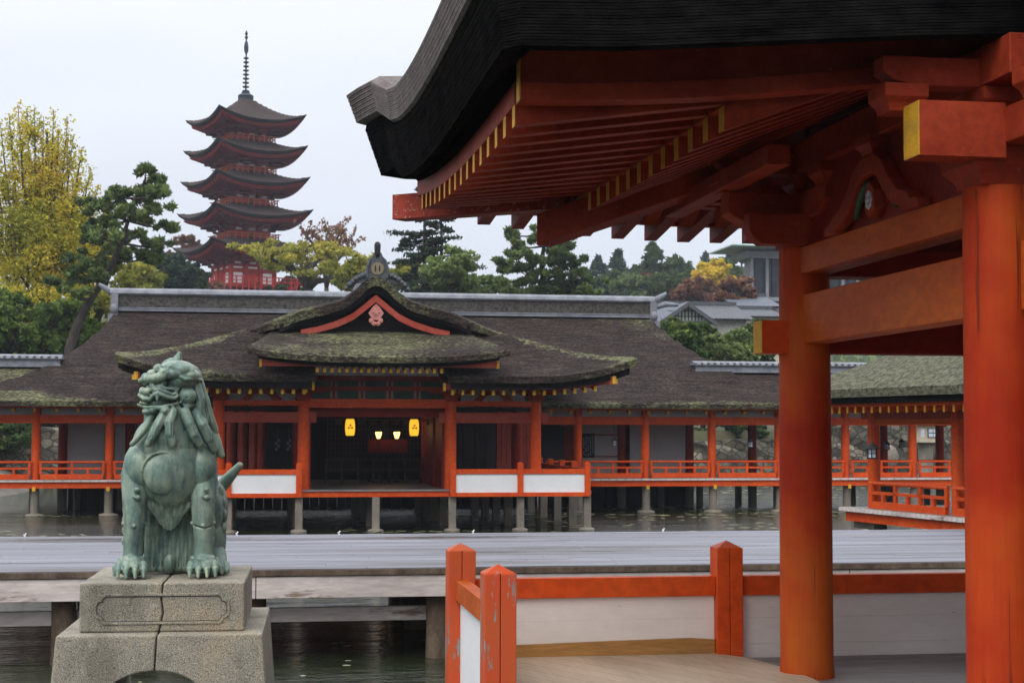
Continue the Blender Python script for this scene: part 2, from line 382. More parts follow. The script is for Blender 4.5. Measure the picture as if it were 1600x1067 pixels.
def bronze():
    m, nt, b = new_mat('verdigris_bronze')
    n1 = noise(nt, 5.5, (1, 1, 0.8), 8, 0.7)
    c = ramp(nt, n1, [(0.30, (0.06, 0.10, 0.095)), (0.44, (0.135, 0.205, 0.18)), (0.58, (0.235, 0.30, 0.24)), (0.72, (0.34, 0.375, 0.28))])
    st = noise(nt, 17, (1, 1, 0.24), 8, 0.7, dist=0.35)
    c = mixc(nt, 0.6, c, ramp(nt, st, [(0.38, (0.30, 0.36, 0.40)), (0.50, (0.92, 0.95, 0.94)), (0.66, (1.22, 1.16, 1.05))]), 'MULTIPLY')
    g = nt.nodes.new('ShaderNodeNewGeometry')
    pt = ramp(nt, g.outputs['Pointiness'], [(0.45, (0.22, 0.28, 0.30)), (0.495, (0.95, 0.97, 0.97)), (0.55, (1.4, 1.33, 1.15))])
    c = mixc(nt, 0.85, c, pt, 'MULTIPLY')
    br = noise(nt, 6, (1, 1, 0.5), 7, 0.7)
    c = mixc(nt, ramp(nt, br, [(0.60, (0, 0, 0)), (0.75, (0.5,) * 3)]), c, (0.13, 0.12, 0.085))
    nt.links.new(c, b.inputs['Base Color']); b.inputs['Roughness'].default_value = 0.48; b.inputs['Metallic'].default_value = 0.12
    b.inputs['Specular IOR Level'].default_value = 0.4
    bump(nt, b, noise(nt, 45, (1, 1, 0.35), 5), 0.35, 0.008)
    return m
BRONZE = bronze()
def stonewall():
    m, nt, b = new_mat('rubble_stone')
    g = nt.nodes.new('ShaderNodeNewGeometry'); mp = nt.nodes.new('ShaderNodeMapping'); mp.inputs['Scale'].default_value = (1, 1, 1.5); nt.links.new(g.outputs['Position'], mp.inputs[0])
    v = nt.nodes.new('ShaderNodeTexVoronoi'); v.inputs['Scale'].default_value = 2.5; nt.links.new(mp.outputs[0], v.inputs['Vector'])
    e = nt.nodes.new('ShaderNodeTexVoronoi'); e.feature = 'DISTANCE_TO_EDGE'; e.inputs['Scale'].default_value = 2.5; nt.links.new(mp.outputs[0], e.inputs['Vector'])
    s = nt.nodes.new('ShaderNodeSeparateXYZ'); nt.links.new(v.outputs['Color'], s.inputs[0])
    c = ramp(nt, s.outputs[0], [(0.0, (0.05, 0.047, 0.037)), (0.5, (0.095, 0.085, 0.066)), (1.0, (0.19, 0.17, 0.13))])
    c = mixc(nt, 0.85, c, ramp(nt, noise(nt, 1.6, (1, 1, 1), 7, 0.7), [(0.38, (0.35, 0.37, 0.33)), (0.62, (1.4, 1.35, 1.25))]), 'MULTIPLY')
    c = mixc(nt, ramp(nt, e.outputs['Distance'], [(0.02, (0.0,) * 3), (0.12, (1, 1, 1))]), (0.02, 0.018, 0.014), c)
    nt.links.new(c, b.inputs['Base Color']); b.inputs['Roughness'].default_value = 0.9
    return m
STONEWALL = stonewall()
def leaf(name, a, bcol, c, trans=0.25):
    m, nt, b = new_mat(name)
    at = nt.nodes.new('ShaderNodeAttribute'); at.attribute_name = 'tint'
    col = ramp(nt, at.outputs['Fac'], [(0.0, a), (0.5, bcol), (1.0, c)])
    nt.links.new(col, b.inputs['Base Color']); b.inputs['Roughness'].default_value = 0.8; b.inputs['Specular IOR Level'].default_value = 0.15
    t = nt.nodes.new('ShaderNodeBsdfTranslucent'); nt.links.new(col, t.inputs[0])
    mx = nt.nodes.new('ShaderNodeMixShader'); mx.inputs[0].default_value = trans
    out = nt.nodes['Material Output']
    nt.links.new(b.outputs[0], mx.inputs[1]); nt.links.new(t.outputs[0], mx.inputs[2]); nt.links.new(mx.outputs[0], out.inputs[0])
    return m
L_GINKGO = leaf('ginkgo_leaf', (0.16, 0.19, 0.03), (0.43, 0.41, 0.045), (0.70, 0.52, 0.06), 0.4)
L_PINE = leaf('pine_needle', (0.032, 0.052, 0.024), (0.085, 0.13, 0.042), (0.18, 0.235, 0.07))
L_PINE_D = leaf('dark_needle', (0.012, 0.024, 0.018), (0.028, 0.050, 0.030), (0.055, 0.085, 0.045))
L_GREEN = leaf('broad_leaf_green', (0.025, 0.05, 0.012), (0.07, 0.12, 0.025), (0.16, 0.22, 0.04))
L_YG = leaf('yellow_green_leaf', (0.11, 0.14, 0.02), (0.28, 0.28, 0.045), (0.46, 0.40, 0.07), 0.35)
L_RED = leaf('russet_leaf', (0.09, 0.04, 0.03), (0.19, 0.08, 0.05), (0.26, 0.15, 0.07))
L_DARKG = leaf('shadow_green_leaf', (0.016, 0.03, 0.012), (0.035, 0.06, 0.02), (0.07, 0.11, 0.03))
TRUNK = basic('tree_bark', (0.075, 0.062, 0.052), (0.035, 0.028, 0.024), 4, (1, 1, 0.4), rough=0.95, bmp=0.5, bscale=10)
GROUND = basic('woodland_floor', (0.06, 0.07, 0.03), (0.09, 0.08, 0.05), 0.5, rough=0.95)
GRAVEL = basic('gravel_bank', (0.17, 0.155, 0.13), (0.07, 0.065, 0.055), 2.2, (0.6, 1, 1), rough=0.9, bmp=0.5, bscale=12)
HILLM = basic('forested_hill', (0.035, 0.055, 0.03), (0.08, 0.09, 0.04), 0.12, rough=0.95, detail=8)
def emit(name, col, strength):
    m, nt, b = new_mat(name)
    b.inputs['Base Color'].default_value = tuple(col) + (1,); b.inputs['Emission Color'].default_value = tuple(col) + (1,); b.inputs['Emission Strength'].default_value = strength
    return m
PAPER_LIT = emit('lit_yellow_paper', (0.95, 0.52, 0.03), 0.85)
LAMP_LIT = emit('lit_lamp_glass', (1.0, 0.66, 0.22), 2.2)
GLASS_P = basic('pale_lantern_glass', (0.55, 0.60, 0.68), (0.45, 0.5, 0.56), 3, rough=0.3)
REDCREST = basic('red_crest', (0.6, 0.10, 0.02), (0.5, 0.08, 0.02), 3)
GREENP = basic('green_paint', (0.05, 0.12, 0.07), (0.03, 0.08, 0.05), 3)
PINKP = basic('faded_pink_carving', (0.50, 0.22, 0.19), (0.42, 0.15, 0.12), 4, rough=0.7)
# ================================================================ SETTING: ground, water
WZ = -1.05      # water level
m = MB(); m.grid([[(x, y, WZ) for y in (-40, 0, 20, 40, 60, 80)] for x in (-60, -20, 20, 60)])
water = tag(m.build('water', WATER), kind='structure')
def ground_z(x, y):
    if y < 72.3: return -3.0 + max(0, y - 60) * 0.05
    s = min(1, max(0, (y - 80) / 85.0)); s = s * s * (3 - 2 * s)
    hill = 12.4 * s * math.exp(-((x + 4) / 60.0) ** 2) + 1.0 * s
    return 1.45 + hill
xs = lin(-400, 400, 61); ys = [-300, -100, -45, 0, 40, 60, 71, 72.2, 72.4, 76] + lin(80, 170, 16) + [190, 230, 300, 450, 800, 2500, 5000]
m = MB(); m.grid([[(x * (1 if y < 300 else 8), y, (ground_z(x, y) if y > 72.3 else -3.0)) for y in ys] for x in xs], flip=True)
tag(m.build('ground', GROUND, smooth=True, recalc=False), kind='structure')
# gravel bank under the left corridor
def bank(x, y):
    t = min(1, max(0, (y - 56) / 12.0)); f = min(1, max(0, (-7.5 - x) / 4.0)); f = f * f * (3 - 2 * f)
    rnd = 0.08 * math.sin(x * 1.7) * math.sin(y * 1.3)
    return -1.45 + (1.25 * t + 0.15) * f + rnd * f
m = MB(); m.grid([[(x, y, bank(x, y)) for y in lin(54, 71.8, 19)] for x in lin(-45, -6, 40)], flip=True)
tag(m.build('gravel_bank', GRAVEL, smooth=True, recalc=False), kind='structure')
# far wooded hill, right
def hz(x, y):
    a = math.exp(-((x - 215) / 95.0) ** 2 - ((y - 470) / 120.0) ** 2) * 58
    b_ = math.exp(-((x - 60) / 120.0) ** 2 - ((y - 560) / 90.0) ** 2) * 34
    return 1.0 + a + b_ + 1.5 * math.sin(x * 0.11) * math.sin(y * 0.09)
HILL_XS = lin(-160, 460, 50); HILL_YS = lin(300, 720, 30)
m = MB(); m.grid([[(x, y, hz(x, y)) for y in HILL_YS] for x in HILL_XS], flip=True)
tag(m.build('hill', HILLM, smooth=True, recalc=False), kind='structure')

# floating leaves and duckweed on the pond, plus pale pads painting ripple glints
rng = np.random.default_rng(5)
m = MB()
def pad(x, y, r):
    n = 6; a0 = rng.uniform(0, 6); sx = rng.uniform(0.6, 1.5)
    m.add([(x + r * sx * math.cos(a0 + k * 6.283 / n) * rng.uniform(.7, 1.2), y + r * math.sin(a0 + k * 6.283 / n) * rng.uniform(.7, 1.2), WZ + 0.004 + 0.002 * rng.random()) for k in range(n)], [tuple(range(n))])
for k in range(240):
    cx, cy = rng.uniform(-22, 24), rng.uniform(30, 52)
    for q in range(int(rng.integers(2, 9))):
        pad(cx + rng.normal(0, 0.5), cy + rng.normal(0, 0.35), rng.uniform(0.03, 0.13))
for k in range(420):  # these pale pads stand in for bright ripple glints on the far water
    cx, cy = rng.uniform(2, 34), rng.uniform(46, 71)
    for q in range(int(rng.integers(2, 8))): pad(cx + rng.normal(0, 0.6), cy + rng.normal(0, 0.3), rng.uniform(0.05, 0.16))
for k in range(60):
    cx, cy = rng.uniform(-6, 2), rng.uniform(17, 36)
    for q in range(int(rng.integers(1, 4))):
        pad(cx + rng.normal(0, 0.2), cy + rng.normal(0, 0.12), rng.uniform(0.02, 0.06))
LEAF_GLINT = basic('leaf_and_glint', (0.30, 0.31, 0.22), (0.22, 0.20, 0.08), 3, rough=0.6)
tag(m.build('leaves_and_glints', LEAF_GLINT, recalc=False), kind='stuff', label='pale leaves, duckweed and painted ripple glints on the dark pond water', cat='pond leaves')

# ================================================================ STAGE (wide low boat stage of grey boards)
SY0, SY1 = 18.3, 24.1
st = thing('stage', 'wide grey timber stage with wet boards spanning the pond behind the bronze beast', 'stage', (0, 21.2, 0))
m = MB(); rs = random.Random(3); nb = 30; bw = (SY1 - SY0) / nb
for k in range(nb):
    x = -22.0; y0 = SY0 + k * bw
    while x < 24:
        L = rs.uniform(3.5, 6.5); dz = rs.uniform(-0.002, 0.001); tl = rs.uniform(-0.0015, 0.0015)
        x1 = min(24.5, x + L)
        P = [(x, y0 + 0.004), (x1 - 0.006, y0 + 0.004), (x1 - 0.006, y0 + bw - 0.006), (x, y0 + bw - 0.006)]
        m.add([(a, b, -0.05) for a, b in P] + [(P[0][0], P[0][1], dz), (P[1][0], P[1][1], dz), (P[2][0], P[2][1], dz + tl), (P[3][0], P[3][1], dz + tl)],
              [(0,3,2,1),(4,5,6,7),(0,1,5,4),(1,2,6,5),(2,3,7,6),(3,0,4,7)])
        x = x1
m.build('deck', WETDECK, st)
m = MB(); m.box(-22, 24.5, SY0 - 0.03, SY0 + 0.02, -0.075, -0.012); m.build('edge_strip', WETPOST, st)
m = MB()
for x0, x1 in ((-22, -6.1), (-6.09, 0.02), (0.03, 7), (7.01, 24.5)): m.box(x0, x1, SY0 - 0.01, SY0 + 0.14, -0.33, -0.085)
m.build('fascia_board', PLANK, st, bevel=0.006)
m = MB(); m.box(-22, 24.5, SY1 - 0.14, SY1 - 0.01, -0.33, -0.06); m.build('back_beam', WETPOST, st)
m = MB()
for y in (SY0 + 1.9, SY0 + 3.8): m.box(-22, 24.5, y, y + 0.2, -0.3, -0.06)
m.build('joist', WETPOST, st)
px0 = XU(685, 18.55); gap = px0 - XU(400, 18.55)
for row, y in enumerate((18.55, 21.2, 23.8)):
    for k in range(-6, 6):
        x = px0 + k * gap; r = 0.14
        m = MB(); m.tube([(x, y, -1.6), (x + 0.01, y, -0.7), (x, y, -0.335 if row != 1 else -0.31)], [r * 1.08, r, r * 0.97], 12)
        m.build('post', WETPOST, st, smooth=True, angle=50)
for y in (18.6, 23.75):
    m = MB(); m.box(-22, 24.5, y, y + 0.1, -0.63, -0.47); m.build('tie_beam', PLANK if y < 20 else WETPOST, st, bevel=0.008)
# small white cleats standing on the far edge
m = MB(); m.tube([(0, 0, 0), (0.0, 0, 0.05), (0.03, 0, 0.085)], [0.014, 0.012, 0.016], 8); m.tube([(0, 0, 0.03), (-0.035, 0, 0.05)], [0.012, 0.01], 8)
m.ell((0, 0, 0.006), (0.03, 0.02, 0.01))
c0 = None
for i, (u, lab) in enumerate(((740, 'small white hook on the far stage edge, below the right half of the prayer hall'),
                      (1036, 'small white hook on the far stage edge, right of the white fence corner'),
                      (531, 'small white hook on the far stage edge, near the middle pier of the prayer hall'),
                      (42, 'small white hook on the far stage edge, at the far left'),
                      (372, 'small white hook on the far stage edge, just right of the bronze beast'))):
    if c0 is None: c0 = o = m.build('cleat', WHITE, smooth=True)
    else: o = c0.copy(); COL.objects.link(o)
    o.scale = (0.6, 0.6, 0.6); o.location = (XU(u, SY1 - 0.1), SY1 - 0.1, 0.002); tag(o, lab, 'cleat', 'white hooks along the far stage edge')

# ================================================================ PLINTH and BRONZE BEAST
PY = 11.0
pl = thing('stone_pedestal', 'speckled granite pedestal with recessed front panel and long dark crack under the bronze beast', 'pedestal', (XU(257.5, PY) + 0.027, 11.7, -1.0), R(-2.2))
PLX = XU(257.5, PY); ZT = ZV(910, PY, 258); ZB = ZV(986.5, PY, 258)
hw = (XU(386, PY) - XU(128.8, PY)) / 2; dp = 1.28
def lp(x, y, z): return (x, y - 0.7, z + 1.0)      # local frame: origin at plinth centre, y=0 front face
def rbox(m, x0, x1, y0, y1, z0, z1):
    a = lp(x0, y0, z0); b = lp(x1, y1, z1); m.box(a[0], b[0], a[1], b[1], a[2], b[2])
CX = -0.0; ck = -0.005
m = MB()
# upper block in two halves with cracked joint
def half(xa, xb, side):
    m = MB(); fx = 0.012
    # front with recessed cartouche: build outline
    rbox(m, xa, xb, 0.0, dp, ZB, ZT)
    return m
cjs = [(ZT, 0.004), (ZT - 0.1, -0.008), (ZT - 0.2, 0.006), (ZB, -0.02)]
def crack_half(sgn):
    m = MB(); prof = [(z, x + sgn * 0.005) for z, x in cjs]
    out = sgn * hw
    poly = [(x, z) for z, x in prof] + [(out, ZB), (out, ZT)]
    m.prism(poly, lambda a, b: lp(a, 0.0, b), lambda a, b: lp(a, dp, b))
    return m
for s in (-1, 1):
    o = crack_half(s).build('upper_block', GRANITE, pl, local=True, bevel=0.012)
m = MB(); rbox(m, -0.03, 0.03, 0.012, dp - 0.02, ZB + 0.003, ZT - 0.01); m.build('mortar_joint', CRACK, pl, local=True)
# cartouche panel: raised frame lines
def cart(inset):
    a, zt, zb, n = hw - 0.10 - inset, ZT - 0.075 - inset, ZB + 0.055 + inset, 0.055
    c = []
    for sx, sz in ((1, 1), (1, -1), (-1, -1), (-1, 1)):
        X = sx * a; Z = zt if sz > 0 else zb; k = 0.062 - inset * 0.3
        seq = [(X - sx * k, Z), (X - sx * k * 0.72, Z - sz * k * 0.22), (X - sx * k * 0.62, Z - sz * k * 0.55), (X - sx * k * 0.22, Z - sz * k * 0.7), (X, Z - sz * k)]
        if sx * sz < 0: seq.reverse()
        c += seq
    return c
def frame(m, o, i, y0, y1):
    n = len(o); vs = []
    for ring, y in ((o, y0), (i, y0), (o, y1), (i, y1)): vs += [lp(a, y, b) for a, b in ring]
    fs = []
    for k in range(n):
        j = (k + 1) % n
        fs += [(k, j, n + j, n + k), (2*n + k, 3*n + k, 3*n + j, 2*n + j), (k, 2*n + k, 2*n + j, j), (n + k, n + j, 3*n + j, 3*n + k)]
    m.add(vs, fs)
m = MB(); frame(m, cart(-0.004), cart(0.012), -0.009, 0.01); m.build('panel_moulding', GRANITE, pl, local=True, bevel=0.003)
m = MB(); frame(m, cart(0.012), cart(0.019), -0.0025, 0.01); m.build('panel_groove', basic('dark_granite', (0.13, 0.12, 0.10), (0.08, 0.075, 0.065), 30, fm=0.5), pl, local=True)  # groove ring in a darker tone than the blocks
# lower trapezoid with arched opening
BZ = ZB - 0.002; bw0 = (XU(412, PY - 0.15) - XU(92.5, PY - 0.15)) / 2 + 0.005
flare = 0.115; BB = -1.6
cxl = 0.0
def trap(m, sgn):
    # left/right half, front polygon with arch
    slope = 0.075
    H = BZ - BB
    out = []
    az = ZV(1049, PY - 0.2, 250) - 0.0; ar = 0.33; acx = -0.03
    pts = [(0.004 * sgn - 0.02, BZ)]
    pts.append((sgn * bw0, BZ)); pts.append((sgn * (bw0 + slope * H), BB))
    ang = lin(0, math.pi / 2, 9)
    pts.append((acx + sgn * ar, BB))
    for t in ang: pts.append((acx + sgn * ar * math.cos(t) + (0 if t < 1.5 else sgn * 0.004), az - ar * 0.62 + ar * 0.62 * math.sin(t)))
    fy = lambda z: -0.15 - 0.09 * (BZ - z)
    by = lambda z: dp + 0.15 + 0.09 * (BZ - z)
    m.prism(pts, lambda a, b: lp(a, fy(b), b), lambda a, b: lp(a, by(b), b))
for s in (-1, 1):
    m = MB(); trap(m, s); m.build('lower_block', GRANITE, pl, local=True, bevel=0.012)
m = MB(); rbox(m, -0.06, 0.03, -0.13, dp + 0.1, ZV(1049, PY - 0.2, 250) + 0.01, BZ - 0.012); m.build('mortar_joint', CRACK, pl, local=True)
m = MB(); rbox(m, -1.0, 1.0, -0.2, dp + 0.25, -1.8, -1.52); m.build('footing', GRANITE, pl, local=True)

# ---- the bronze beast (guardian lion-dog): one continuous remeshed body
S = 0.00448
def L3(u, v, d=0.0): return ((u - 272) * S, d, (903 - v) * S)
lm = MB()
def cap(pts, rad, n=14, flat=1.0): lm.tube([L3(*p) for p in pts], [r * S for r in rad], n, round_end=True, flat=flat)
def ball(u, v, d, ru, rd, rv, rot=(0, 0, 0), n=20):
    if max(ru, rd, rv) > 18: n = 44
    lm.ell(L3(u, v, d), (ru * S, rd * S, rv * S), rot, n)
# trunk, chest, haunches
ball(268, 735, 0.02, 58, 50, 68)
ball(264, 700, 0.02, 56, 46, 50)
ball(287, 765, 0.30, 56, 66, 66, (25, 0, 0))
ball(292, 825, 0.48, 58, 66, 70)
ball(255, 744, -0.155, 28, 13, 32)                       # round boss on the chest
cap([(255 + 31 * math.cos(a), 743 - 33 * math.sin(a), -0.184 + 0.028 * abs(math.cos(a)) ** 2) for a in lin(-0.2, 3.0, 22)], [2.0] * 22, 8)
# tapering belly hair: strands that hang between the forelegs
for k in range(13):
    t = k / 12.0; u0 = 222 + 84 * t; u1 = 252 + 30 * t
    cap([(u0, 772 + 6 * math.sin(k * 2.1), -0.055), ((u0 * 0.6 + u1 * 0.4), 793, -0.055 + 0.01 * (k % 2)), (u1, 815 + 12 * math.sin(t * 3.14) + 4 * (k % 2), -0.005)], [7.0, 5.5, 2.6], 8)
# hanging mantle between the legs (dark drapery of hair down to the plinth)
for k in range(12):
    u = 236 + k * 6.4
    cap([(u + 4, 780, 0.16), (u, 830, 0.12 + 0.015 * (k % 2)), (u - 1 + (k % 3), 893, 0.13 - 0.012 * (k % 2))], [10, 8, 7], 8)
ball(268, 885, 0.06, 9, 6, 15); ball(268, 885, 0.04, 5, 4, 10)
ball(272, 850, 0.23, 40, 26, 52)
# forelegs
for (us, ue, uk, uf, d) in ((222, 214, 214, 213, -0.03), (314, 318, 318, 320, -0.05)):
    sg = -1 if us < 270 else 1
    cap([(us, 722, 0.0), (ue, 750, -0.02), (uk, 785, -0.04 + d), (uk, 818, -0.06 + d), (uf, 850, -0.06 + d), (uf, 880, -0.06 + d)],
        [25, 22.5, 19, 16.5, 15, 15.5], 32)
    ball(us + sg * 0, 735, 0.0, 26, 36, 42)
    cap([(uk - 17, 820, -0.065 + d), (uk, 824, -0.135 + d), (uk + 17, 820, -0.065 + d)], [3.0, 3.4, 3.0], 8)    # crease band
    cap([(uk - 17, 775, -0.04 + d), (uk, 779, -0.125 + d), (uk + 18, 774, -0.04 + d)], [2.6, 2.6, 2.6], 8)
    for q in range(5):                                                                    # curls down the outer edge
        ball(uk + sg * 15.5, 783 + q * 16, -0.04 + d, 3.6, 6, 7)
    for (bu, bv) in ((4, 768), (5, 780)): ball(uk + bu, bv, -0.128 + d, 4.2, 4, 4.2)      # studs
    # paw
    ball(uf - 1, 886, -0.10 + d, 23, 30, 15)
    ball(uf - 1, 878, -0.09 + d, 19, 22, 12)
    for i, tu in enumerate((-20, -8.5, 4, 15.5)):
        dd = -0.20 + d + (0.035 if i in (0, 3) else 0)
        cap([(uf + tu * 0.7, 880, -0.10 + d), (uf + tu, 882, dd), (uf + tu * 1.07, 890, dd - 0.035)], [7, 7.0, 6.0], 10)
        cap([(uf + tu * 1.07, 888, dd - 0.045), (uf + tu * 1.08, 899, dd - 0.07)], [4.6, 2.6], 8)
        ball(uf + tu * 0.85, 874, dd + 0.05, 4.5, 6, 5)
    cap([(uf + sg * 20, 878, -0.06 + d), (uf + sg * 26, 888, -0.09 + d), (uf + sg * 27, 897, -0.10 + d)], [5.5, 5.5, 3.5], 8)
# hind leg seen on the right, with paw and curled hair
ball(330, 815, 0.36, 29, 62, 58, (0, 8, 0)); ball(338, 850, 0.28, 19, 40, 44)
cap([(340, 875, 0.16), (346, 893, 0.02)], [17, 12], 14)
for tu in (-10, 0, 10): cap([(344 + tu, 888, 0.02), (345 + tu, 896, -0.05)], [7, 5.5], 8)
for q in range(6): ball(347 + 6 * math.sin(q * 0.7), 775 + q * 19, 0.22 - q * 0.01, 4.5, 9, 10)
ball(226, 820, 0.34, 24, 55, 55); cap([(212, 870, 0.18), (206, 893, 0.08)], [15, 11], 12)
for q in range(5): ball(203, 790 + q * 21, 0.16, 5.5, 8, 9)
# tail
for (u, v, d) in ((340, 700, 0.06), (333, 664, 0.07), (324, 634, 0.06)):
    cap([(u - 16, v - 22, d + 0.02), (u - 5, v - 8, d), (u, v, d - 0.01)], [9, 7.5, 4.5], 10)
cap([(320, 800, 0.62), (338, 785, 0.62), (352, 767, 0.60), (368, 748, 0.57), (379, 735, 0.55)], [12, 12.5, 11, 8.5, 6.0], 14)
# neck and mane
cap([(272, 725, 0.04), (270, 680, 0.03), (266, 640, 0.0)], [48, 42, 40], 20)
ball(292, 645, 0.10, 32, 38, 48)
def lock(pts, rad):
    cap(pts, rad, 14)
    for s2 in (-1, 0, 1):                                                                 # combed ridges
        cap([(p[0] + s2 * r * 0.5, p[1] - (2 if i == 0 else 0), p[2] - r * S * (0.86 if s2 == 0 else 0.62)) for i, (p, r) in enumerate(zip(pts, rad))], [r * 0.24 for r in rad], 6)
lock([(238, 652, -0.15), (229, 674, -0.16), (218, 688, -0.16), (209, 698, -0.14)], [5.5, 5.5, 5, 4.2])
lock([(257, 650, -0.18), (248, 668, -0.21), (240, 685, -0.215), (234, 697, -0.21)], [7.5, 8.2, 7.2, 6])
lock([(270, 648, -0.175), (265, 664, -0.215), (266, 682, -0.23), (271, 697, -0.225)], [8, 7.6, 7.8, 6.6])
lock([(288, 648, -0.15), (295, 666, -0.19), (303, 684, -0.19), (311, 697, -0.17)], [8.5, 8.6, 8.4, 6.8])
lock([(304, 650, -0.09), (315, 668, -0.13), (326, 690, -0.12), (335, 706, -0.09)], [9, 9.2, 8.6, 7])
lock([(304, 606, -0.06), (311, 628, -0.08), (312, 648, -0.09), (320, 664, -0.09)], [9, 8.5, 7.5, 5])
lock([(308, 602, 0.0), (317, 630, -0.01), (326, 655, -0.01), (336, 676, 0.0)], [9, 9, 8, 5])
lock([(310, 640, 0.05), (324, 668, 0.04), (336, 695, 0.02), (346, 716, 0.0)], [12, 12, 10, 5.5])
cap([(296, 590, 0.10), (308, 625, 0.14), (318, 660, 0.15), (330, 700, 0.14)], [18, 17, 17, 11])
cap([(270, 585, 0.13), (280, 625, 0.20), (285, 660, 0.20), (290, 700, 0.20)], [24, 27, 26, 18])
cap([(250, 600, 0.04), (246, 640, 0.06), (240, 680, 0.08)], [22, 20, 16])
cap([(266, 640, 0.0), (264, 664, -0.02), (262, 690, -0.02)], [30, 34, 40], 20)
# head, turned to the viewer's left
ball(272, 612, -0.01, 36, 36, 34); ball(278, 596, -0.02, 31, 40, 25)
ball(252, 620, -0.09, 27, 25, 17, (0, 0, -30)); ball(247, 640, -0.10, 22, 26, 12, (0, 0, -30))
ball(232, 617, -0.165, 8.5, 10, 7.5); ball(224, 616, -0.135, 6, 8, 6.5); ball(241, 612, -0.19, 4.5, 5, 4)                      # nose
cap([(219, 622, -0.13), (226, 628, -0.17), (235, 629, -0.20), (241, 622, -0.21), (247, 619, -0.215), (255, 623, -0.215), (265, 627, -0.205), (273, 627, -0.19), (277, 623, -0.18), (274, 619, -0.182), (270, 621, -0.195)],
    [3.4, 3.8, 3.8, 3.4, 3.4, 3.4, 3.4, 3.2, 3, 2.6, 2.2], 8)                                                                     # curled upper lip
cap([(242, 615, -0.205), (248, 613, -0.21), (256, 617, -0.21), (266, 620, -0.20)], [2.6, 2.8, 2.8, 2.2], 8)
cap([(244, 609, -0.195), (251, 609, -0.20), (260, 612, -0.20), (270, 613, -0.19)], [2.2, 2.4, 2.4, 2.0], 8)
cap([(246, 623, -0.212), (246, 631, -0.218)], [3.6, 1.8], 8)                                                                       # tooth
ball(251, 604, -0.175, 9.5, 8, 5.5); cap([(242, 606, -0.19), (250, 600.5, -0.20), (259, 602, -0.19)], [1.8, 2.0, 1.8], 8); cap([(242, 607, -0.19), (250, 609, -0.2), (259, 606, -0.19)], [1.5, 1.7, 1.5], 8)
ball(229, 604, -0.135, 5.5, 7, 4.5)
cap([(218, 637, -0.12), (230, 641, -0.17), (243, 643, -0.20), (256, 641, -0.20), (268, 636, -0.18), (280, 634, -0.16)], [3, 3.4, 3.6, 3.6, 3.4, 3], 8)   # lower lip
ball(232, 648, -0.145, 9, 11, 6); ball(258, 647, -0.19, 8.5, 8, 8.5); ball(258, 647, -0.225, 3.2, 3, 3.2); ball(239, 646, -0.18, 6, 7, 5.5)
cap([(252, 654, -0.2), (264, 653, -0.2), (272, 645, -0.185), (268, 638, -0.185)], [3, 3.2, 3.2, 2.5], 8)
for q in range(4): cap([(221 + q * 4, 632, -0.14 - q * 0.015), (221 + q * 4, 639, -0.145 - q * 0.015)], [2, 1.3], 6)               # front teeth
ball(291, 624, -0.125, 15, 13, 14); ball(290, 638, -0.11, 13, 12, 9)                                                                # cheek
# heavy brow and its curls
cap([(220, 600, -0.12), (230, 597, -0.165), (243, 597, -0.20), (254, 593, -0.205), (266, 590, -0.195), (276, 590, -0.18)], [4, 7, 8, 8, 7.5, 7], 12)
for (u, v, d, r) in ((237, 590, -0.165, 8), (256, 588, -0.20, 8.5), (247, 581, -0.155, 8), (228, 594, -0.135, 7), (266, 580, -0.16, 9)):
    ball(u, v, d, r, r, r * 0.9)
    cap([(u + r * 0.6 * math.cos(t_) * (1 - t_ / 11), v + r * 0.6 * math.sin(t_) * (1 - t_ / 11), d - r * S * 0.85) for t_ in lin(0, 8, 14)], [1.7] * 14, 6)
ball(276, 584, -0.04, 30, 36, 17); ball(292, 592, -0.05, 20, 30, 13)
cap([(271, 574, -0.03), (275, 567, -0.03), (277.5, 562, -0.03), (278.5, 557, -0.03)], [12, 8.2, 6.2, 4.2], 14)                    # crown knob
# wavy ear flap on the right
lm.ring([[Vector(L3(u, v + dv, d)) for u, v, d in row] for dv, row in
         ((-4, [(276, 589, -0.18), (287, 590, -0.185), (298, 591, -0.15), (308, 594, -0.10), (312, 597, -0.04), (304, 592, 0.0), (284, 584, -0.02)]),
          (3, [(274, 591, -0.19), (285, 597, -0.195), (297, 597, -0.16), (308, 598, -0.11), (315, 599, -0.05), (306, 598, 0.0), (282, 592, -0.02)]))], cap=True)
cap([(275, 590, -0.19), (281, 594, -0.198), (288, 598, -0.195), (297, 597, -0.165), (306, 597, -0.12), (314, 599, -0.07)], [2.6, 2.8, 3.0, 2.8, 2.6, 2.0], 8)
ball(292, 586, -0.13, 10.5, 9, 8.5)
LY = 11.62; FEET = ZT
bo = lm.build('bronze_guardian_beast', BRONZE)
rm = bo.modifiers.new('r', 'REMESH'); rm.mode = 'VOXEL'; rm.voxel_size = 0.0054; rm.adaptivity = 0
sm = bo.modifiers.new('s', 'SMOOTH'); sm.factor = 0.5; sm.iterations = 2
dg = bpy.context.evaluated_depsgraph_get(); me2 = bpy.data.meshes.new_from_object(bo.evaluated_get(dg)); bo.modifiers.clear(); bo.data = me2
zz = np.empty(len(me2.vertices) * 3, 'f'); me2.vertices.foreach_get('co', zz); zz = zz.reshape(-1, 3); zz[:, 2] -= max(0, 0) ; 
low = zz[:, 2].min(); zz[:, 2] = np.where(zz[:, 2] < 0.001, 0.001, zz[:, 2]); me2.vertices.foreach_set('co', zz.ravel())
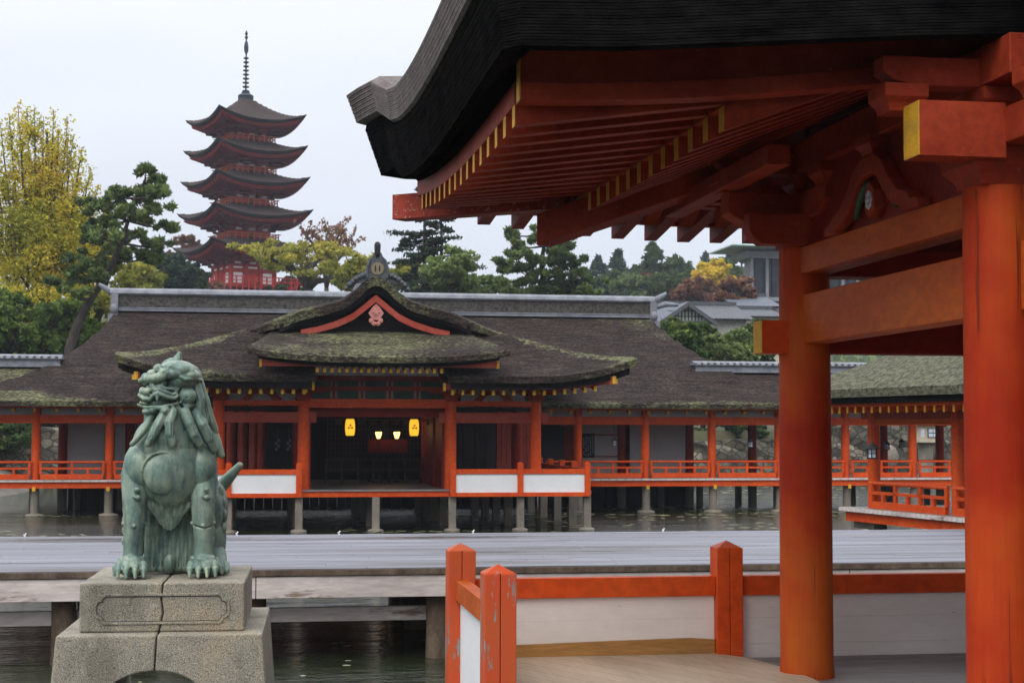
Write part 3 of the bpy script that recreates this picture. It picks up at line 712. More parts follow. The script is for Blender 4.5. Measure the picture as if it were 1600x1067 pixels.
# chisel work: press grooves and hollows into the cast surface
nn = np.empty(len(me2.vertices) * 3, 'f'); me2.vertices.foreach_get('normal', nn); nn = nn.reshape(-1, 3)
def press(u, v, d, r, depth, sx=1.0):
    c = np.array(L3(u, v, d), 'f'); r_ = r * S; i = np.nonzero((np.abs(zz[:, 0] - c[0]) < r_ * sx) & (np.abs(zz[:, 2] - c[2]) < r_) & (zz[:, 1] < c[1] + r_ * 2.2))[0]
    q_ = (zz[i] - c) / np.array([sx, 2.2, 1.0], 'f'); d2 = (q_ ** 2).sum(1) / (r_ * r_)
    k = np.clip(1 - d2, 0, 1)[:, None] ** 1.5; zz[i] -= nn[i] * k * depth * S
def groove(pts, r, depth):
    for (a, b) in zip(pts[:-1], pts[1:]):
        L_ = max(1, int(math.hypot(b[0] - a[0], b[1] - a[1]) / (r * 0.8)))
        for k in range(L_): t = k / L_; press(*[a[i] + (b[i] - a[i]) * t for i in range(3)], r, depth)
groove([(219, 633, -0.13), (230, 636, -0.18), (243, 636, -0.20), (257, 634, -0.20), (270, 632, -0.18), (279, 629, -0.16)], 3.4, 5)      # mouth
groove([(240, 600, -0.19), (250, 597, -0.2), (262, 599, -0.19)], 3, 4); press(250, 604.5, -0.205, 2.4, 2.5, 1.4); press(230, 609, -0.16, 4, 2.5)
press(227, 619, -0.16, 2.4, 4); press(236, 619, -0.20, 2.4, 4); press(291, 626, -0.185, 1.6, 2.5)
groove([(282, 612, -0.16), (277, 622, -0.165), (279, 634, -0.155), (286, 642, -0.15)], 2.6, 3)
for (u, v, d) in ((221, 687, -0.2), (237, 688, -0.25), (269, 690, -0.26), (306, 690, -0.22), (331, 698, -0.15)):
    for o in (-3, 0, 3): groove([(u + o, v - 24, d + 0.02), (u + o, v, d)], 1.4, 1.2)
for k in range(9): u = 232 + k * 8.5; groove([(u, 790, -0.09), (u * 0.66 + 91, 803, -0.08), (u * 0.5 + 134, 813, -0.05)], 1.6, 1.2)
for k in range(11): u = 238 + k * 6.4; groove([(u + 3, 800, 0.09), (u, 840, 0.06), (u, 892, 0.08)], 2.2, 3.4)
for k in range(6): u = 300 + k * 7; groove([(u - 10, 600 + k * 6, -0.05), (u, 640 + k * 6, -0.05), (u + 4, 690, -0.05)], 2.0, 2.6)
for (ub, uk) in ((213, 208), (320, 322)):
    groove([(ub - 17, 823, -0.15), (ub, 828, -0.2), (ub + 17, 823, -0.15)], 2.2, 2.4)
    for t_ in (-14.5, -2.5, 10): groove([(ub + t_ * 0.8, 880, -0.22), (ub + t_, 890, -0.28), (ub + t_, 899, -0.30)], 2.6, 3.2)
me2.vertices.foreach_set('co', zz.ravel())
me2.polygons.foreach_set('use_smooth', [True] * len(me2.polygons)); me2.update()
if not me2.materials: me2.materials.append(BRONZE)
bo.location = (XU(272, LY - 0.12), LY - 0.12, FEET + 0.001); bo.rotation_euler = (0, 0, R(2.8))
# model was laid out as seen from the camera axis: turn it to face the viewer
tag(bo, 'green patinated bronze seated guardian beast with curly mane on the granite pedestal', 'statue')

# ================================================================ NEAR FENCE (white panels, vermilion rail)
FY = 10.92; FX = 1.395
fe = thing('parapet_fence', 'near vermilion fence with worn square posts and white panels round the beige floor', 'fence', (2.4, 11.0, 0))
def post(x, y, z0, w=0.185, ztop=0.76, mat=POSTP):
    h = w / 2; m = MB()
    m.box(x - h, x - 0.002, y - h, y + h, z0, ztop); m.box(x + 0.002, x + h, y - h - 0.0015, y + h, z0, ztop)
    m.add([(x-h,y-h,ztop),(x+h,y-h,ztop),(x+h,y+h,ztop),(x-h,y+h,ztop),(x,y,ztop+0.05)], [(0,1,4),(1,2,4),(2,3,4),(3,0,4),(0,3,2,1)])
    return m
for (x, y, z0) in ((FX, FY, -1.3), (FX, 9.2, -1.3), (3.275, FY, 0.0), (5.27, FY, 0.0), (7.3, FY, 0.0)):
    post(x, y, z0, mat=POSTP).build('post', POSTP if x < 3 else VERM, fe, bevel=0.005)
for x0, x1 in ((FX + 0.094, 3.181), (3.369, 5.176), (5.364, 7.206)):
    m = MB(); m.box(x0, x1, FY - 0.05, FY + 0.05, 0.43, 0.565); m.build('rail', VERM, fe, bevel=0.004)
    m = MB(); m.box(x0, x1, FY - 0.0165, FY + 0.018, 0.272, 0.428); m.box(x0, x1, FY - 0.018, FY + 0.018, 0.09, 0.2715); m.box(x0, x1, FY - 0.0165, FY + 0.018, -0.15, 0.0895); m.build('panel', WHITE_N, fe, bevel=0.0015)
m = MB(); m.box(FX - 0.045, FX + 0.045, 9.295, FY - 0.095, 0.43, 0.565); m.build('rail', BEAMP, fe, bevel=0.004)
m = MB(); m.box(FX - 0.012, FX + 0.02, 9.295, FY - 0.095, -0.45, 0.428); m.build('panel', WHITE, fe)
# floor of the pavilion and the beige boards on it
m = MB()
for k in range(28):
    y0 = 5.6 + k * 0.195
    if y0 + 0.19 > 10.95: break
    m.box(FX + 0.06, 9.0, y0, y0 + 0.19, -0.08, 0.0)
m.build('floor', GREYDECK).__setitem__('kind', 'structure')
m = MB()
pts = [(FX + 0.1, 6.0), (3.0, 6.0), (3.28, 7.5), (3.42, 8.8), (3.47, 9.7), (3.44, 10.2), (3.33, 10.65), (3.18, 10.89), (FX + 0.1, 10.89)]
m.prism(pts, lambda a, b: (a, b, 0.02), lambda a, b: (a, b, 0.032))
bb = m.build('floor_covering', PLANK_N); tag(bb, 'beige boards with a curved edge laid over the grey floor inside the near fence', 'floor boards')
m = MB(); n = 30; X = lin(FX + 0.1, 3.175, n)
zt = [interp(x, [FX, 2.4, 3.0, 3.3], [0.105, 0.128, 0.140, 0.118]) for x in X]
m.ring([[(x, FY - 0.045, 0.033), (x, FY - 0.022, 0.033), (x, FY - 0.022, z), (x, FY - 0.045, z)] for x, z in zip(X, zt)])
tag(m.build('kick_board', KICK), 'brown varnished skirting board along the foot of the white fence panel', 'skirting board')

# ================================================================ NEAR PAVILION
PV = thing('open_pavilion', 'near open vermilion pavilion with thick pillars and deep bark roof on the right', 'pavilion', (3.56, 10.1, 0))
PX, PYA, PYB = 3.535, 10.0, 7.28; PX2 = 6.6; PR = 0.170; PZ = 2.765
for (x, y) in ((PX, PYA), (PX + 0.02, PYB), (PX2, PYA), (PX2, PYB)):
    m = MB(); m.lathe([(PR * 1.03, 0.0), (PR * 1.03, 0.02), (PR, 0.1), (PR * 0.99, 1.4), (PR * 0.955, PZ - 0.03), (PR * 0.93, PZ)], (x, y, 0), 40)
    m.build('pillar', PILLAR, PV, smooth=True, angle=40)
def bbox(name, x0, x1, y0, y1, z0, z1, mat, bev=0.006): 
    m = MB(); m.box(x0, x1, y0, y1, z0, z1); return m.build(name, mat, PV, bevel=bev)
for x in (PX, PX2):
    bbox('tie_beam', x - 0.06, x + 0.11, PYB + 0.1, PYA - 0.1, 2.142, 2.455, BEAMP)
    bbox('head_beam', x - 0.075, x + 0.12, PYB + 0.1, PYA - 0.1, 2.59, 2.762, BEAMP)
for y, z0, z1 in ((PYA, 2.08, 2.33), (PYB, 2.156, 2.49)):
    bbox('tie_beam', PX + 0.12 if y < 9 else PX + 0.1, PX2 - 0.1, y - 0.095, y + 0.095, z0, z1, BEAMP if y < 9 else VERM_D)
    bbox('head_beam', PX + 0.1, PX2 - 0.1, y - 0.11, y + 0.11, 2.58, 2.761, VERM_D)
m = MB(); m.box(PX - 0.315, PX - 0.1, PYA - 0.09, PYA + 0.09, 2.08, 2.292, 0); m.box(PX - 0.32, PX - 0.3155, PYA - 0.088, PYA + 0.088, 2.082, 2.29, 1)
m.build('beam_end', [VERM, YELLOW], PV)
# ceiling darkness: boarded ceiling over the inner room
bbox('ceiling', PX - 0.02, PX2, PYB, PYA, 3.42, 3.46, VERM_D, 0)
# bracket blocks over pillars
def block(m, x, y, z, w=0.34, h=0.2):
    a = w / 2; b = a * 0.70; P = []
    prof = [(b, 0), (b * 1.03, h * 0.12), (b * 1.14, h * 0.3), (a * 0.98, h * 0.5), (a, h * 0.52), (a, h)]
    m.ring([[(x - r, y - r, z + q), (x + r, y - r, z + q), (x + r, y + r, z + q), (x - r, y + r, z + q)] for r, q in prof])
def arm(m, x, y, z, L, axis, w=0.13, h=0.17):
    """boat-shaped bracket arm, curved underside at both ends"""
    prof = [(-L, h), (-L, h * 0.45), (-L * 0.9, h * 0.18), (-L * 0.72, 0.0), (L * 0.72, 0.0), (L * 0.9, h * 0.18), (L, h * 0.45), (L, h)]
    if axis == 'x': m.prism(prof, lambda a, b: (x + a, y - w/2, z + b), lambda a, b: (x + a, y + w/2, z + b))
    else: m.prism(prof, lambda a, b: (x - w/2, y + a, z + b), lambda a, b: (x + w/2, y + a, z + b))
for (x, y) in ((PX, PYA), (PX + 0.02, PYB)):
    m = MB(); block(m, x, y, 2.765, 0.40, 0.18); m.build('bearing_block', RAFT, PV, bevel=0.006)
    m = MB(); arm(m, x, y, 2.945, 0.60, 'y', 0.15, 0.17); m.build('bracket_arm', RAFT, PV, bevel=0.006)
    for q in (-0.52, 0, 0.52):
        m = MB(); block(m, x, y + q, 3.115, 0.23, 0.13); m.build('bearing_block', RAFT, PV, bevel=0.005)
    m = MB(); arm(m, x - 0.1, y, 3.245, 0.5, 'x', 0.13, 0.14); m.build('bracket_arm', RAFT, PV, bevel=0.006)
    m = MB(); block(m, x - 0.5, y, 3.115, 0.22, 0.13); m.build('bearing_block', RAFT, PV, bevel=0.005)
# projecting noses
m = MB(); m.box(3.055, PX - 0.05, 7.03, 7.21, 2.875, 3.135, 0); m.box(3.05, 3.0545, 7.032, 7.208, 2.877, 3.133, 1)
m.build('beam_nose', [RAFT, YELLOW], PV)
m = MB(); arm(m, PX - 0.12, PYA - 0.15, 2.77, 0.32, 'x', 0.14, 0.2); m.build('bracket_arm', RAFT, PV, bevel=0.006)
m = MB(); h = 0.15
m.prism([(0, h), (0, 0.02), (0.03, -0.005), (0.16, -0.07), (0.3, -0.09), (0.55, -0.09), (0.55, h)][::-1], lambda a, b: (3.0 + a, PYA - 0.10, 2.965 + b), lambda a, b: (3.0 + a, PYA + 0.09, 2.965 + b))
m.build('beam_nose', RAFT, PV, bevel=0.005)
# wall plate, purlins
bbox('wall_plate', PX - 0.09, PX + 0.09, 6.9, 12.2, 3.25, 3.44, RAFT)
bbox('wall_plate', PX + 0.095, 8.0, PYA - 0.09, PYA + 0.09, 3.25, 3.44, RAFT)
bbox('outer_purlin', 2.93, 3.07, 8.9, 11.3, 3.13, 3.25, RAFT)
bbox('outer_purlin', 3.075, 8.0, 10.5, 10.64, 3.13, 3.25, RAFT)
bbox('infill_board', PX - 0.03, PX + 0.03, PYB + 0.15, PYA - 0.15, 2.764, 3.25, VERM_D, 0)
bbox('infill_board', PX + 0.15, PX2 - 0.15, PYA - 0.03, PYA + 0.03, 2.764, 3.25, VERM_D, 0)
# frog-leg strut with hexagonal flower boss
m = MB(); yc = 8.62; W_ = 0.70; zz0 = 2.764
outer = [(-W_, 0), (-W_, 0.05), (-W_ * 0.86, 0.06), (-W_ * 0.80, 0.10), (-W_ * 0.62, 0.13), (-W_ * 0.45, 0.22), (-W_ * 0.30, 0.33), (-W_ * 0.14, 0.385), (W_ * 0.14, 0.385), (W_ * 0.30, 0.33), (W_ * 0.45, 0.22), (W_ * 0.62, 0.13), (W_ * 0.80, 0.10), (W_ * 0.86, 0.06), (W_, 0.05), (W_, 0)]
inner = [(-W_ * 0.72, 0), (-W_ * 0.72, 0.02), (-W_ * 0.66, 0.03), (-W_ * 0.58, 0.05), (-W_ * 0.44, 0.09), (-W_ * 0.32, 0.16), (-W_ * 0.22, 0.24), (-W_ * 0.10, 0.275), (W_ * 0.10, 0.275), (W_ * 0.22, 0.24), (W_ * 0.32, 0.16), (W_ * 0.44, 0.09), (W_ * 0.58, 0.05), (W_ * 0.66, 0.03), (W_ * 0.72, 0.02), (W_ * 0.72, 0)]
n = len(outer); vs = []
for ring_ in (outer, inner):
    for xx in (PX - 0.115, PX - 0.035): vs += [(xx, yc + a, zz0 + b) for a, b in ring_]
fs = []
for k in range(n - 1):
    fs += [(k, k+1, 2*n+k+1, 2*n+k), (n+k, 3*n+k, 3*n+k+1, n+k+1), (k, n+k, n+k+1, k+1), (2*n+k, 2*n+k+1, 3*n+k+1, 3*n+k)]
fs += [(0, 2*n, 3*n, n), (n-1, 2*n-1, 4*n-1, 3*n-1)]
m.add(vs, fs); fg = m.build('frog_leg_strut', RAFT, PV, bevel=0.008)
m = MB(); hexr = [(0.09 * math.sin(a) * 0.85, 0.10 * math.cos(a) * 1.05) for a in [k * math.pi / 3 for k in range(6)]]
m.prism(hexr, lambda a, b: (PX - 0.10, yc + a, 2.895 + b), lambda a, b: (PX - 0.03, yc + a, 2.895 + b)); m.build('hexagon_boss', RAFT, fg, bevel=0.004)
m = MB()
for k in range(8):
    a = k * math.pi / 4; m.ell((PX - 0.102, yc + 0.036 * math.cos(a), 2.895 + 0.04 * math.sin(a)), (0.006, 0.016, 0.018), n=8)
m.ell((PX - 0.104, yc, 2.895), (0.008, 0.016, 0.018), n=8); m.build('flower_carving', GLASS_P, fg, smooth=True)
m = MB()
for s in (-1, 1):
    m = MB(); m.tube([(PX - 0.06, yc + s * 0.30, 2.82), (PX - 0.07, yc + s * 0.22, 2.92), (PX - 0.07, yc + s * 0.12, 2.99), (PX - 0.06, yc + s * 0.07, 3.01)], [0.012, 0.022, 0.022, 0.01], 6)
    m.build('leaf_carving', GREENP, fg, smooth=True)
m = MB(); block(m, PX - 0.03, yc, 3.145, 0.22, 0.12); m.build('bearing_block', RAFT, PV, bevel=0.005)

# --- roof framing: left eave (rafters run in X)
XE, XB = 1.24, 2.30              # flying rafter tips, base rafter tips
def eave_up(Y): t = max(0, (Y - 8.4) / 4.1); return 0.235 * t ** 2.2
def hipX(Y): return PX - (Y - PYA) * (PX - 1.0) / (12.75 - PYA) if Y > PYA else PX + 3.4
NY = [7.72 + 0.293 * k for k in range(17)]
for i, Y in enumerate(NY):
    upz = eave_up(Y); x1 = min(2.44, hipX(Y) - 0.06)
    if x1 > XE + 0.1:
        z0 = 3.075 + upz; zr = z0 + (x1 - XE) * (0.135 - upz * 0.45)
        m = MB(); m.beam((XE, Y, z0), (x1, Y, zr), 0.085, 0.105, 0, 1); m.build('rafter', [RAFT, YELLOW], PV)
    if Y < 11.75:
        x2 = min(6.0, hipX(Y) - 0.06)
        if x2 > XB + 0.1:
            z0 = 3.085 + upz * 0.45; m = MB(); m.beam((XB, Y, z0), (x2, Y, z0 + (x2 - XB) * 0.365), 0.095, 0.125, 0, 1); m.build('rafter', [RAFT, YELLOW], PV)
# --- far eave (rafters run in Y): tips show as teeth against the sky
YE, YBt = 12.52, 11.45
def far_up(X): t = max(0, (3.6 - X) / 2.5); return 0.20 * t ** 2.0
for k in range(24):
    X = 1.50 + k * 0.272; upz = far_up(X)
    yh = PYA + (PX - X) * (12.75 - PYA) / (PX - 1.0) if X < PX else PYA
    y1 = max(11.2, yh + 0.06)
    if YE - y1 > 0.1:
        m = MB(); m.beam((X, YE, 3.095 + upz), (X, y1, 3.095 + upz + (YE - y1) * (0.13 - upz * 0.4)), 0.10, 0.12); m.build('rafter', RAFT, PV)
    y2 = max(PYA, yh + 0.06)
    if X > 2.4:
        z0 = 3.085 + upz * 0.4; m = MB(); m.beam((X, YBt, z0), (X, y2, z0 + (YBt - y2) * 0.365), 0.095, 0.125); m.build('rafter', RAFT, PV)
# eave boards above tips
def strip(name, path, w, h, mat, bev=0.0):
    m = MB(); rings = []
    for i, p in enumerate(path):
        p = Vector(p); d = (Vector(path[min(i+1, len(path)-1)]) - Vector(path[max(0, i-1)])).normalized(); s_ = d.cross(Vector((0, 0, 1))).normalized() * w / 2
        rings.append([p - s_, p + s_, p + s_ + Vector((0, 0, h)), p - s_ + Vector((0, 0, h))])
    m.ring(rings); return m.build(name, mat, PV, bevel=bev)
ZK = lambda Y: 3.182 + eave_up(Y)
strip('eave_board', [(1.30, y, ZK(y)) for y in lin(7.70, 12.5, 20)], 0.12, 0.115, RAFT, 0.004)
strip('eave_board', [(2.36, y, 3.212 + eave_up(y) * 0.45) for y in lin(7.70, 11.5, 14)], 0.12, 0.04, RAFT)
strip('eave_board', [(x, 12.46, 3.217 + far_up(x)) for x in lin(1.40, 8.0, 22)], 0.12, 0.115, RAFT, 0.004)
strip('eave_board', [(x, 11.38, 3.212 + far_up(x) * 0.4) for x in lin(2.4, 8.0, 14)], 0.12, 0.04, RAFT)
# soffit boarding above rafters
m = MB()
m.grid([[(x, y, 3.186 + eave_up(y) * (1 - 0.5 * (x - 1.3) / 1.1) + (x - 1.24) * 0.135) for x in lin(1.30, 2.40, 4)] for y in lin(7.68, 12.3, 16)])
m.grid([[(x, y, 3.218 + (x - XB) * 0.365 + eave_up(y) * 0.4) for x in (2.38, 4.0, 6.0)] for y in lin(7.68, 11.4, 12)])
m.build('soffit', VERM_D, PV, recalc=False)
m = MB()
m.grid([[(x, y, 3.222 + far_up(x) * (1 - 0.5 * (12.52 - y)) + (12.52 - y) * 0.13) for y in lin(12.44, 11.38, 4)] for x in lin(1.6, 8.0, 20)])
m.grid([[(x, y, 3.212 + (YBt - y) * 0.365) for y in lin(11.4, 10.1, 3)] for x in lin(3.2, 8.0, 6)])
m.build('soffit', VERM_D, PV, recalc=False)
# hip rafters
m = MB(); m.beam((1.12, 12.72, 3.245), (2.28, 11.5, 3.20), 0.17, 0.20); m.build('hip_rafter', basic('worn_hip_paint', (0.36, 0.055, 0.032), (0.28, 0.04, 0.025), 2, grime=((0.50, 0.36, 0.32), 34, 0.58)), PV, bevel=0.006)
m = MB(); m.beam((2.10, 11.62, 2.94), (3.53, 10.05, 3.36), 0.18, 0.23); m.build('hip_rafter', RAFT, PV, bevel=0.006)
# near gable board with its double lip, gently curved
def gz(x): return 3.165 + 0.235 * max(0, (x - XE) / 2.4) ** 1.7
XS = lin(XE, 6.2, 26)
m = MB(); m.ring([[(x, 7.50, gz(x)), (x, 7.64, gz(x)), (x, 7.64, gz(x) + 0.088), (x, 7.50, gz(x) + 0.088)] for x in XS]); m.build('gable_board', RAFT, PV, bevel=0.004)
m = MB(); m.ring([[(x, 7.525, gz(x) + 0.09), (x, 7.64, gz(x) + 0.09), (x, 7.64, gz(x) + 0.25), (x, 7.525, gz(x) + 0.335 - 0.045 * (x - XE))] for x in XS]); m.build('gable_board', RAFT, PV, bevel=0.006)
m = MB(); m.box(XE - 0.006, XE - 0.001, 7.51, 7.60, 3.168, 3.495); m.build('gable_tip', YELLOW, PV)

# --- thick bark roof swept round the eaves
def lift(x, y, k=0.34):
    a = max(0, (y - 8.6) / 4.4) ** 2.4 if x < 3.5 else 0.0
    b_ = max(0, (3.6 - x) / 2.6) ** 2.4 if y > 12 else 0.0
    c = 0.165 * max(0, (min(x, 4.5) - 1.2) / 2.2) ** 1.5 / k * 0.34 if y < 7.45 else 0
    return k * min(0.98, max(a, b_)) + c
path = [(9.5, 7.0, 0, -1), (6, 7.0, 0, -1), (3.0, 7.0, 0, -1), (1.6, 7.0, 0, -1), (1.16, 7.0, -0.4, -1.0), (1.11, 7.06, -1, -0.4)]
path += [(1.11 + 0.0 * y, y, -1, 0) for y in lin(7.4, 12.0, 14)]
path += [(1.10, 12.35, -1, 0.05), (1.08, 12.6, -1, 0.2), (1.06, 12.80, -1, 0.55), (1.18, 12.95, -0.6, 0.9), (1.5, 12.96, -0.15, 1)]
path += [(x, 12.96, 0, 1) for x in (2.0, 2.6, 3.4, 5.0, 9.5)]
def sweep(prof, close=True):
    rings = []
    for (x, y, nx, ny) in path:
        L = lift(x, y); corner = 1.0 + 1.9 * max(0, 1 - math.hypot(x - 1.06, y - 12.85) / 1.0) if y > 11 else 1.0
        rings.append([(x + nx * o * (corner if o > 0 else 1), y + ny * o * (corner if o > 0 else 1), z + L * s_) for o, z, s_ in prof])
    return rings
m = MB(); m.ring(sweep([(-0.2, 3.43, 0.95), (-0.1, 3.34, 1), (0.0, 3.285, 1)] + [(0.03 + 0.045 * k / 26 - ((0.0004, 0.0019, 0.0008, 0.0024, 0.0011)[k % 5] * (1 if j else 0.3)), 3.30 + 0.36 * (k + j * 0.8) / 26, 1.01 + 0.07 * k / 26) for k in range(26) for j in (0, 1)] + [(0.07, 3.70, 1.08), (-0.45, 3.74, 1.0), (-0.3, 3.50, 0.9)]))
m.build('bark_eave', BARK_SHADE, PV)
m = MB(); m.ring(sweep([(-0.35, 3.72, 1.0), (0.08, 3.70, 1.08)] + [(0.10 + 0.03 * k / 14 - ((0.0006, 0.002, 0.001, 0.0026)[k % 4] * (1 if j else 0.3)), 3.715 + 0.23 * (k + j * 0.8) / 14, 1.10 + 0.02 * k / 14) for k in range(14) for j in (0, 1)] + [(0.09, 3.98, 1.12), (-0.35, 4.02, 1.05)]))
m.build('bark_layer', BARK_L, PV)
m = MB()
def roofz(x, y):
    d = min(x - 1.0, y - 6.9, 13.0 - y); d = max(d, 0)
    return 3.93 + 0.28 * d + 0.08 * d * d + min(0.36, lift(x, y, 0.34)) * max(0, 1 - d)
m.slab([1.14] + lin(1.4, 9.5, 24), [7.05] + lin(7.3, 12.7, 22) + [12.88], roofz, 0.1); m.build('roof_surface', THATCH, PV, smooth=True, angle=40)
# dark under-boarding between eave boards and bark
m = MB(); m.grid([[(1.17, y, 3.30 + lift(1.1, y)), (1.34, y, ZK(y) + 0.112), (1.6, y, ZK(y) + 0.13)] for y in lin(7.68, 12.6, 16)]); m.build('under_boarding', BARK_SHADE, PV, recalc=False)
m = MB(); m.grid([[(x, 7.1, 3.315 + lift(x, 7.1)), (x, 7.62, gz(x) + 0.337 - 0.045 * (x - XE) if x > XE else 3.50)] for x in lin(1.17, 9.0, 40)]); m.build('under_boarding', BARK_SHADE, PV, recalc=False)
m = MB(); m.grid([[(x, 12.92, 3.30 + lift(x, 12.92)), (x, 12.42, 3.333 + far_up(x))] for x in lin(1.25, 9.0, 16)]); m.build('under_boarding', BARK_SHADE, PV, recalc=False)

# front batten on the nearest pillar, unseen wall and roof blocking sky light, more floor
bbox('batten', PX + 0.05, 6.4, PYB - 0.215, PYB - 0.175, 2.16, 2.49, BEAMP)
bbox('rear_wall', 8.9, 9.0, -6.0, 12.9, 0.0, 4.1, VERM_D, 0)  # out of view, added to keep sky light off the pillars
bbox('unseen_shade_roof', 3.4, 9.6, -6.0, 6.85, 3.75, 4.0, BARK, 0)  # out of view, added to cut the sky light from behind
m = MB()
for k in range(65):
    y0 = -6.0 + k * 0.18; m.box(FX + 1.8, 8.88, y0, y0 + 0.176, -0.08, -0.003)
m.build('floor_boards', GREYDECK, PV)
# ================================================================ PRAYER HALL (gabled front building over the water)
HY = 41.0; HC = XU(590, HY); PH_FZ = -0.05
ph = thing('prayer_hall', 'vermilion prayer hall with curved mossy gable roof standing over the pond in the middle', 'shrine hall', (HC, 45, 0))
def hx(u, Y=HY): return XU(u, Y)
# --- roof as a height field: side slopes S(|x|), front slope F(y)
Ss = [0, .12, .30, .46, .87, 1.4, 1.97, 3.07, 4.17, 5.07, 5.75, 6.6]
Sz = [5.60, 5.57, 5.45, 5.26, 4.96, 4.80, 4.66, 4.24, 3.89, 3.62, 3.48, 3.40]
GY = 42.3
def Fz(y): return interp(y, [39.5, 40.2, 41.0, 41.8, GY, 43.2], [2.86, 3.08, 3.42, 3.85, 4.15, 4.8])
def S_(x): return interp(abs(x), Ss, Sz)
def cornup(x, y): 
    t = max(0, (abs(x) - 3.6) / 2.9); s = max(0, 1 - (y - 39.5) / 2.6)
    return 0.50 * t ** 2.3 * s
def mossf(x, y, z):
    a = abs(x - HC)
    e = max(0, 1 - (y - 39.0) / 1.3) * 0.34 + max(0, (a - 4.8) / 1.6) * 0.22
    if abs(Fz(y) + cornup(x - HC, y) - S_(a)) < 0.16: e += 0.3
    return e
# skirt: wings, left and right, with the middle raised roof over them
def zt_sk(x, y): 
    f = Fz(y) + cornup(x, y); s = S_(x) + 0.0
    return min(f, s)
m = MB()
xsw = sorted(set([round(v, 3) for v in lin(-6.45, -1.6, 36)] ))
def sk(xs_):
    for _ in (0,):
        m.slab([HC + x for x in xs_], lin(39.5, GY + 0.5, 22), lambda X, Y: zt_sk(X - HC, Y), lambda X, Y: 0.17 if Y < 40.3 else 0.25)
for seg in (lin(-6.45, -1.62, 34), lin(1.62, 6.45, 34)):
    m = MB(); sk(seg); m.build('skirt_roof', THATCH, ph, smooth=True, angle=50, attr={'moss': mossf})
m = MB()
def u_sk(xs_): m.slab([HC + x for x in xs_], lin(39.62, 41.6, 8), lambda X, Y: zt_sk(X - HC, Y) - 0.15, lambda X, Y: 0.21)
for seg in (lin(-6.28, -1.72, 30), lin(1.72, 6.28, 30)):
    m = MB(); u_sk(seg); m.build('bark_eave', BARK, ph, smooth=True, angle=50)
# hip ends (rounded inner end of the wing eaves)
# gable roof, ridge along Y
m = MB()
gxs = [-x for x in reversed(Ss[1:])] + Ss
def gtop(X, Y): return S_(X - HC)
gys = [GY - 0.55, GY - 0.4, GY, 44, 47, 50.5]
fine = sorted(set(gxs + lin(-6.4, 6.4, 60)))
# verge: front edge follows the ogee, only the part above the skirt
fin2 = [x for x in fine if abs(x) <= 3.6]
def vfront(x): return GY - 0.62 + 0.62 * interp(abs(x), [1.8, 3.55], [0, 1]) ** 1.5
fin2 = sorted(set(fin2 + lin(-3.6, 3.6, 73)))
vy = [0, 0.012, 0.03, 0.06, 0.1, 0.3, 0.6, 1.0]
T = [[(HC + x, vfront(x) + t * (50.5 - vfront(x)), S_(x) - 0.09 * max(0, 1 - t / 0.045) ** 2) for t in vy] for x in fin2]
B = [[(p[0], p[1], p[2] - 0.24 * (1 - 0.8 * interp(abs(p[0] - HC), [2.4, 3.55], [0, 1]))) for p in r] for r in T]
def closed(m, T, B):
    m.grid(T); m.grid(B, flip=True); n = len(T)
    m.grid([[T[i][0], B[i][0]] for i in range(n)]); m.grid([[T[i][-1], B[i][-1]] for i in range(n)])
    m.grid([[T[0][j], B[0][j]] for j in range(len(T[0]))]); m.grid([[T[-1][j], B[-1][j]] for j in range(len(T[0]))])
closed(m, T, B)
o = m.build('gable_roof', THATCH, ph, smooth=True, angle=55, attr={'moss': lambda x, y, z: 0.20 + 0.10 * math.sin(x * 2.3)})
m = MB()
m.slab([HC + x for x in fine if 3.5 <= abs(x) and x < 0], lin(GY, 50.5, 8), gtop, 0.3)
m.slab([HC + x for x in fine if 3.5 <= abs(x) and x > 0], lin(GY, 50.5, 8), gtop, 0.3)
m.build('side_roof', THATCH, ph, smooth=True, angle=55, attr={'moss': lambda x, y, z: 0.1})
m = MB(); f3 = [x for x in fine if abs(x) <= 2.7]
m.slab([HC + x for x in f3], [GY - 0.50, GY - 0.02], lambda X, Y: gtop(X, Y) - 0.225 + 0.0, lambda X, Y: 0.20 + 0.10 * max(0, 1 - abs(X - HC) / 0.8))
m.build('bark_verge', BARK, ph, smooth=True, angle=50)
# red bargeboards: slightly curved board below the verge
def bgz(x): return interp(abs(x), [0, .25, .6, 1.0, 1.5, 2.0], [5.06, 4.84, 4.56, 4.36, 4.20, 4.10])
for s in (-1, 1):
    m = MB(); xs_ = lin(0, 1.95, 14)
    m.ring([[(HC + s * x, GY - 0.44, bgz(x) - 0.20 + 0.06 * x / 2), (HC + s * x, GY - 0.36, bgz(x) - 0.20 + 0.06 * x / 2), (HC + s * x, GY - 0.36, bgz(x)), (HC + s * x, GY - 0.44, bgz(x))] for x in xs_])
    m.build('bargeboard', VERM_F, ph)
m = MB(); xs_ = lin(-2.6, 2.6, 27); m.prism([(x, S_(x) - 0.25) for x in xs_] + [(2.6, 3.9), (-2.6, 3.9)], lambda a, b: (HC + a, GY - 0.05, b), lambda a, b: (HC + a, GY + 0.05, b))
m.build('gable_wall', DARK, ph)
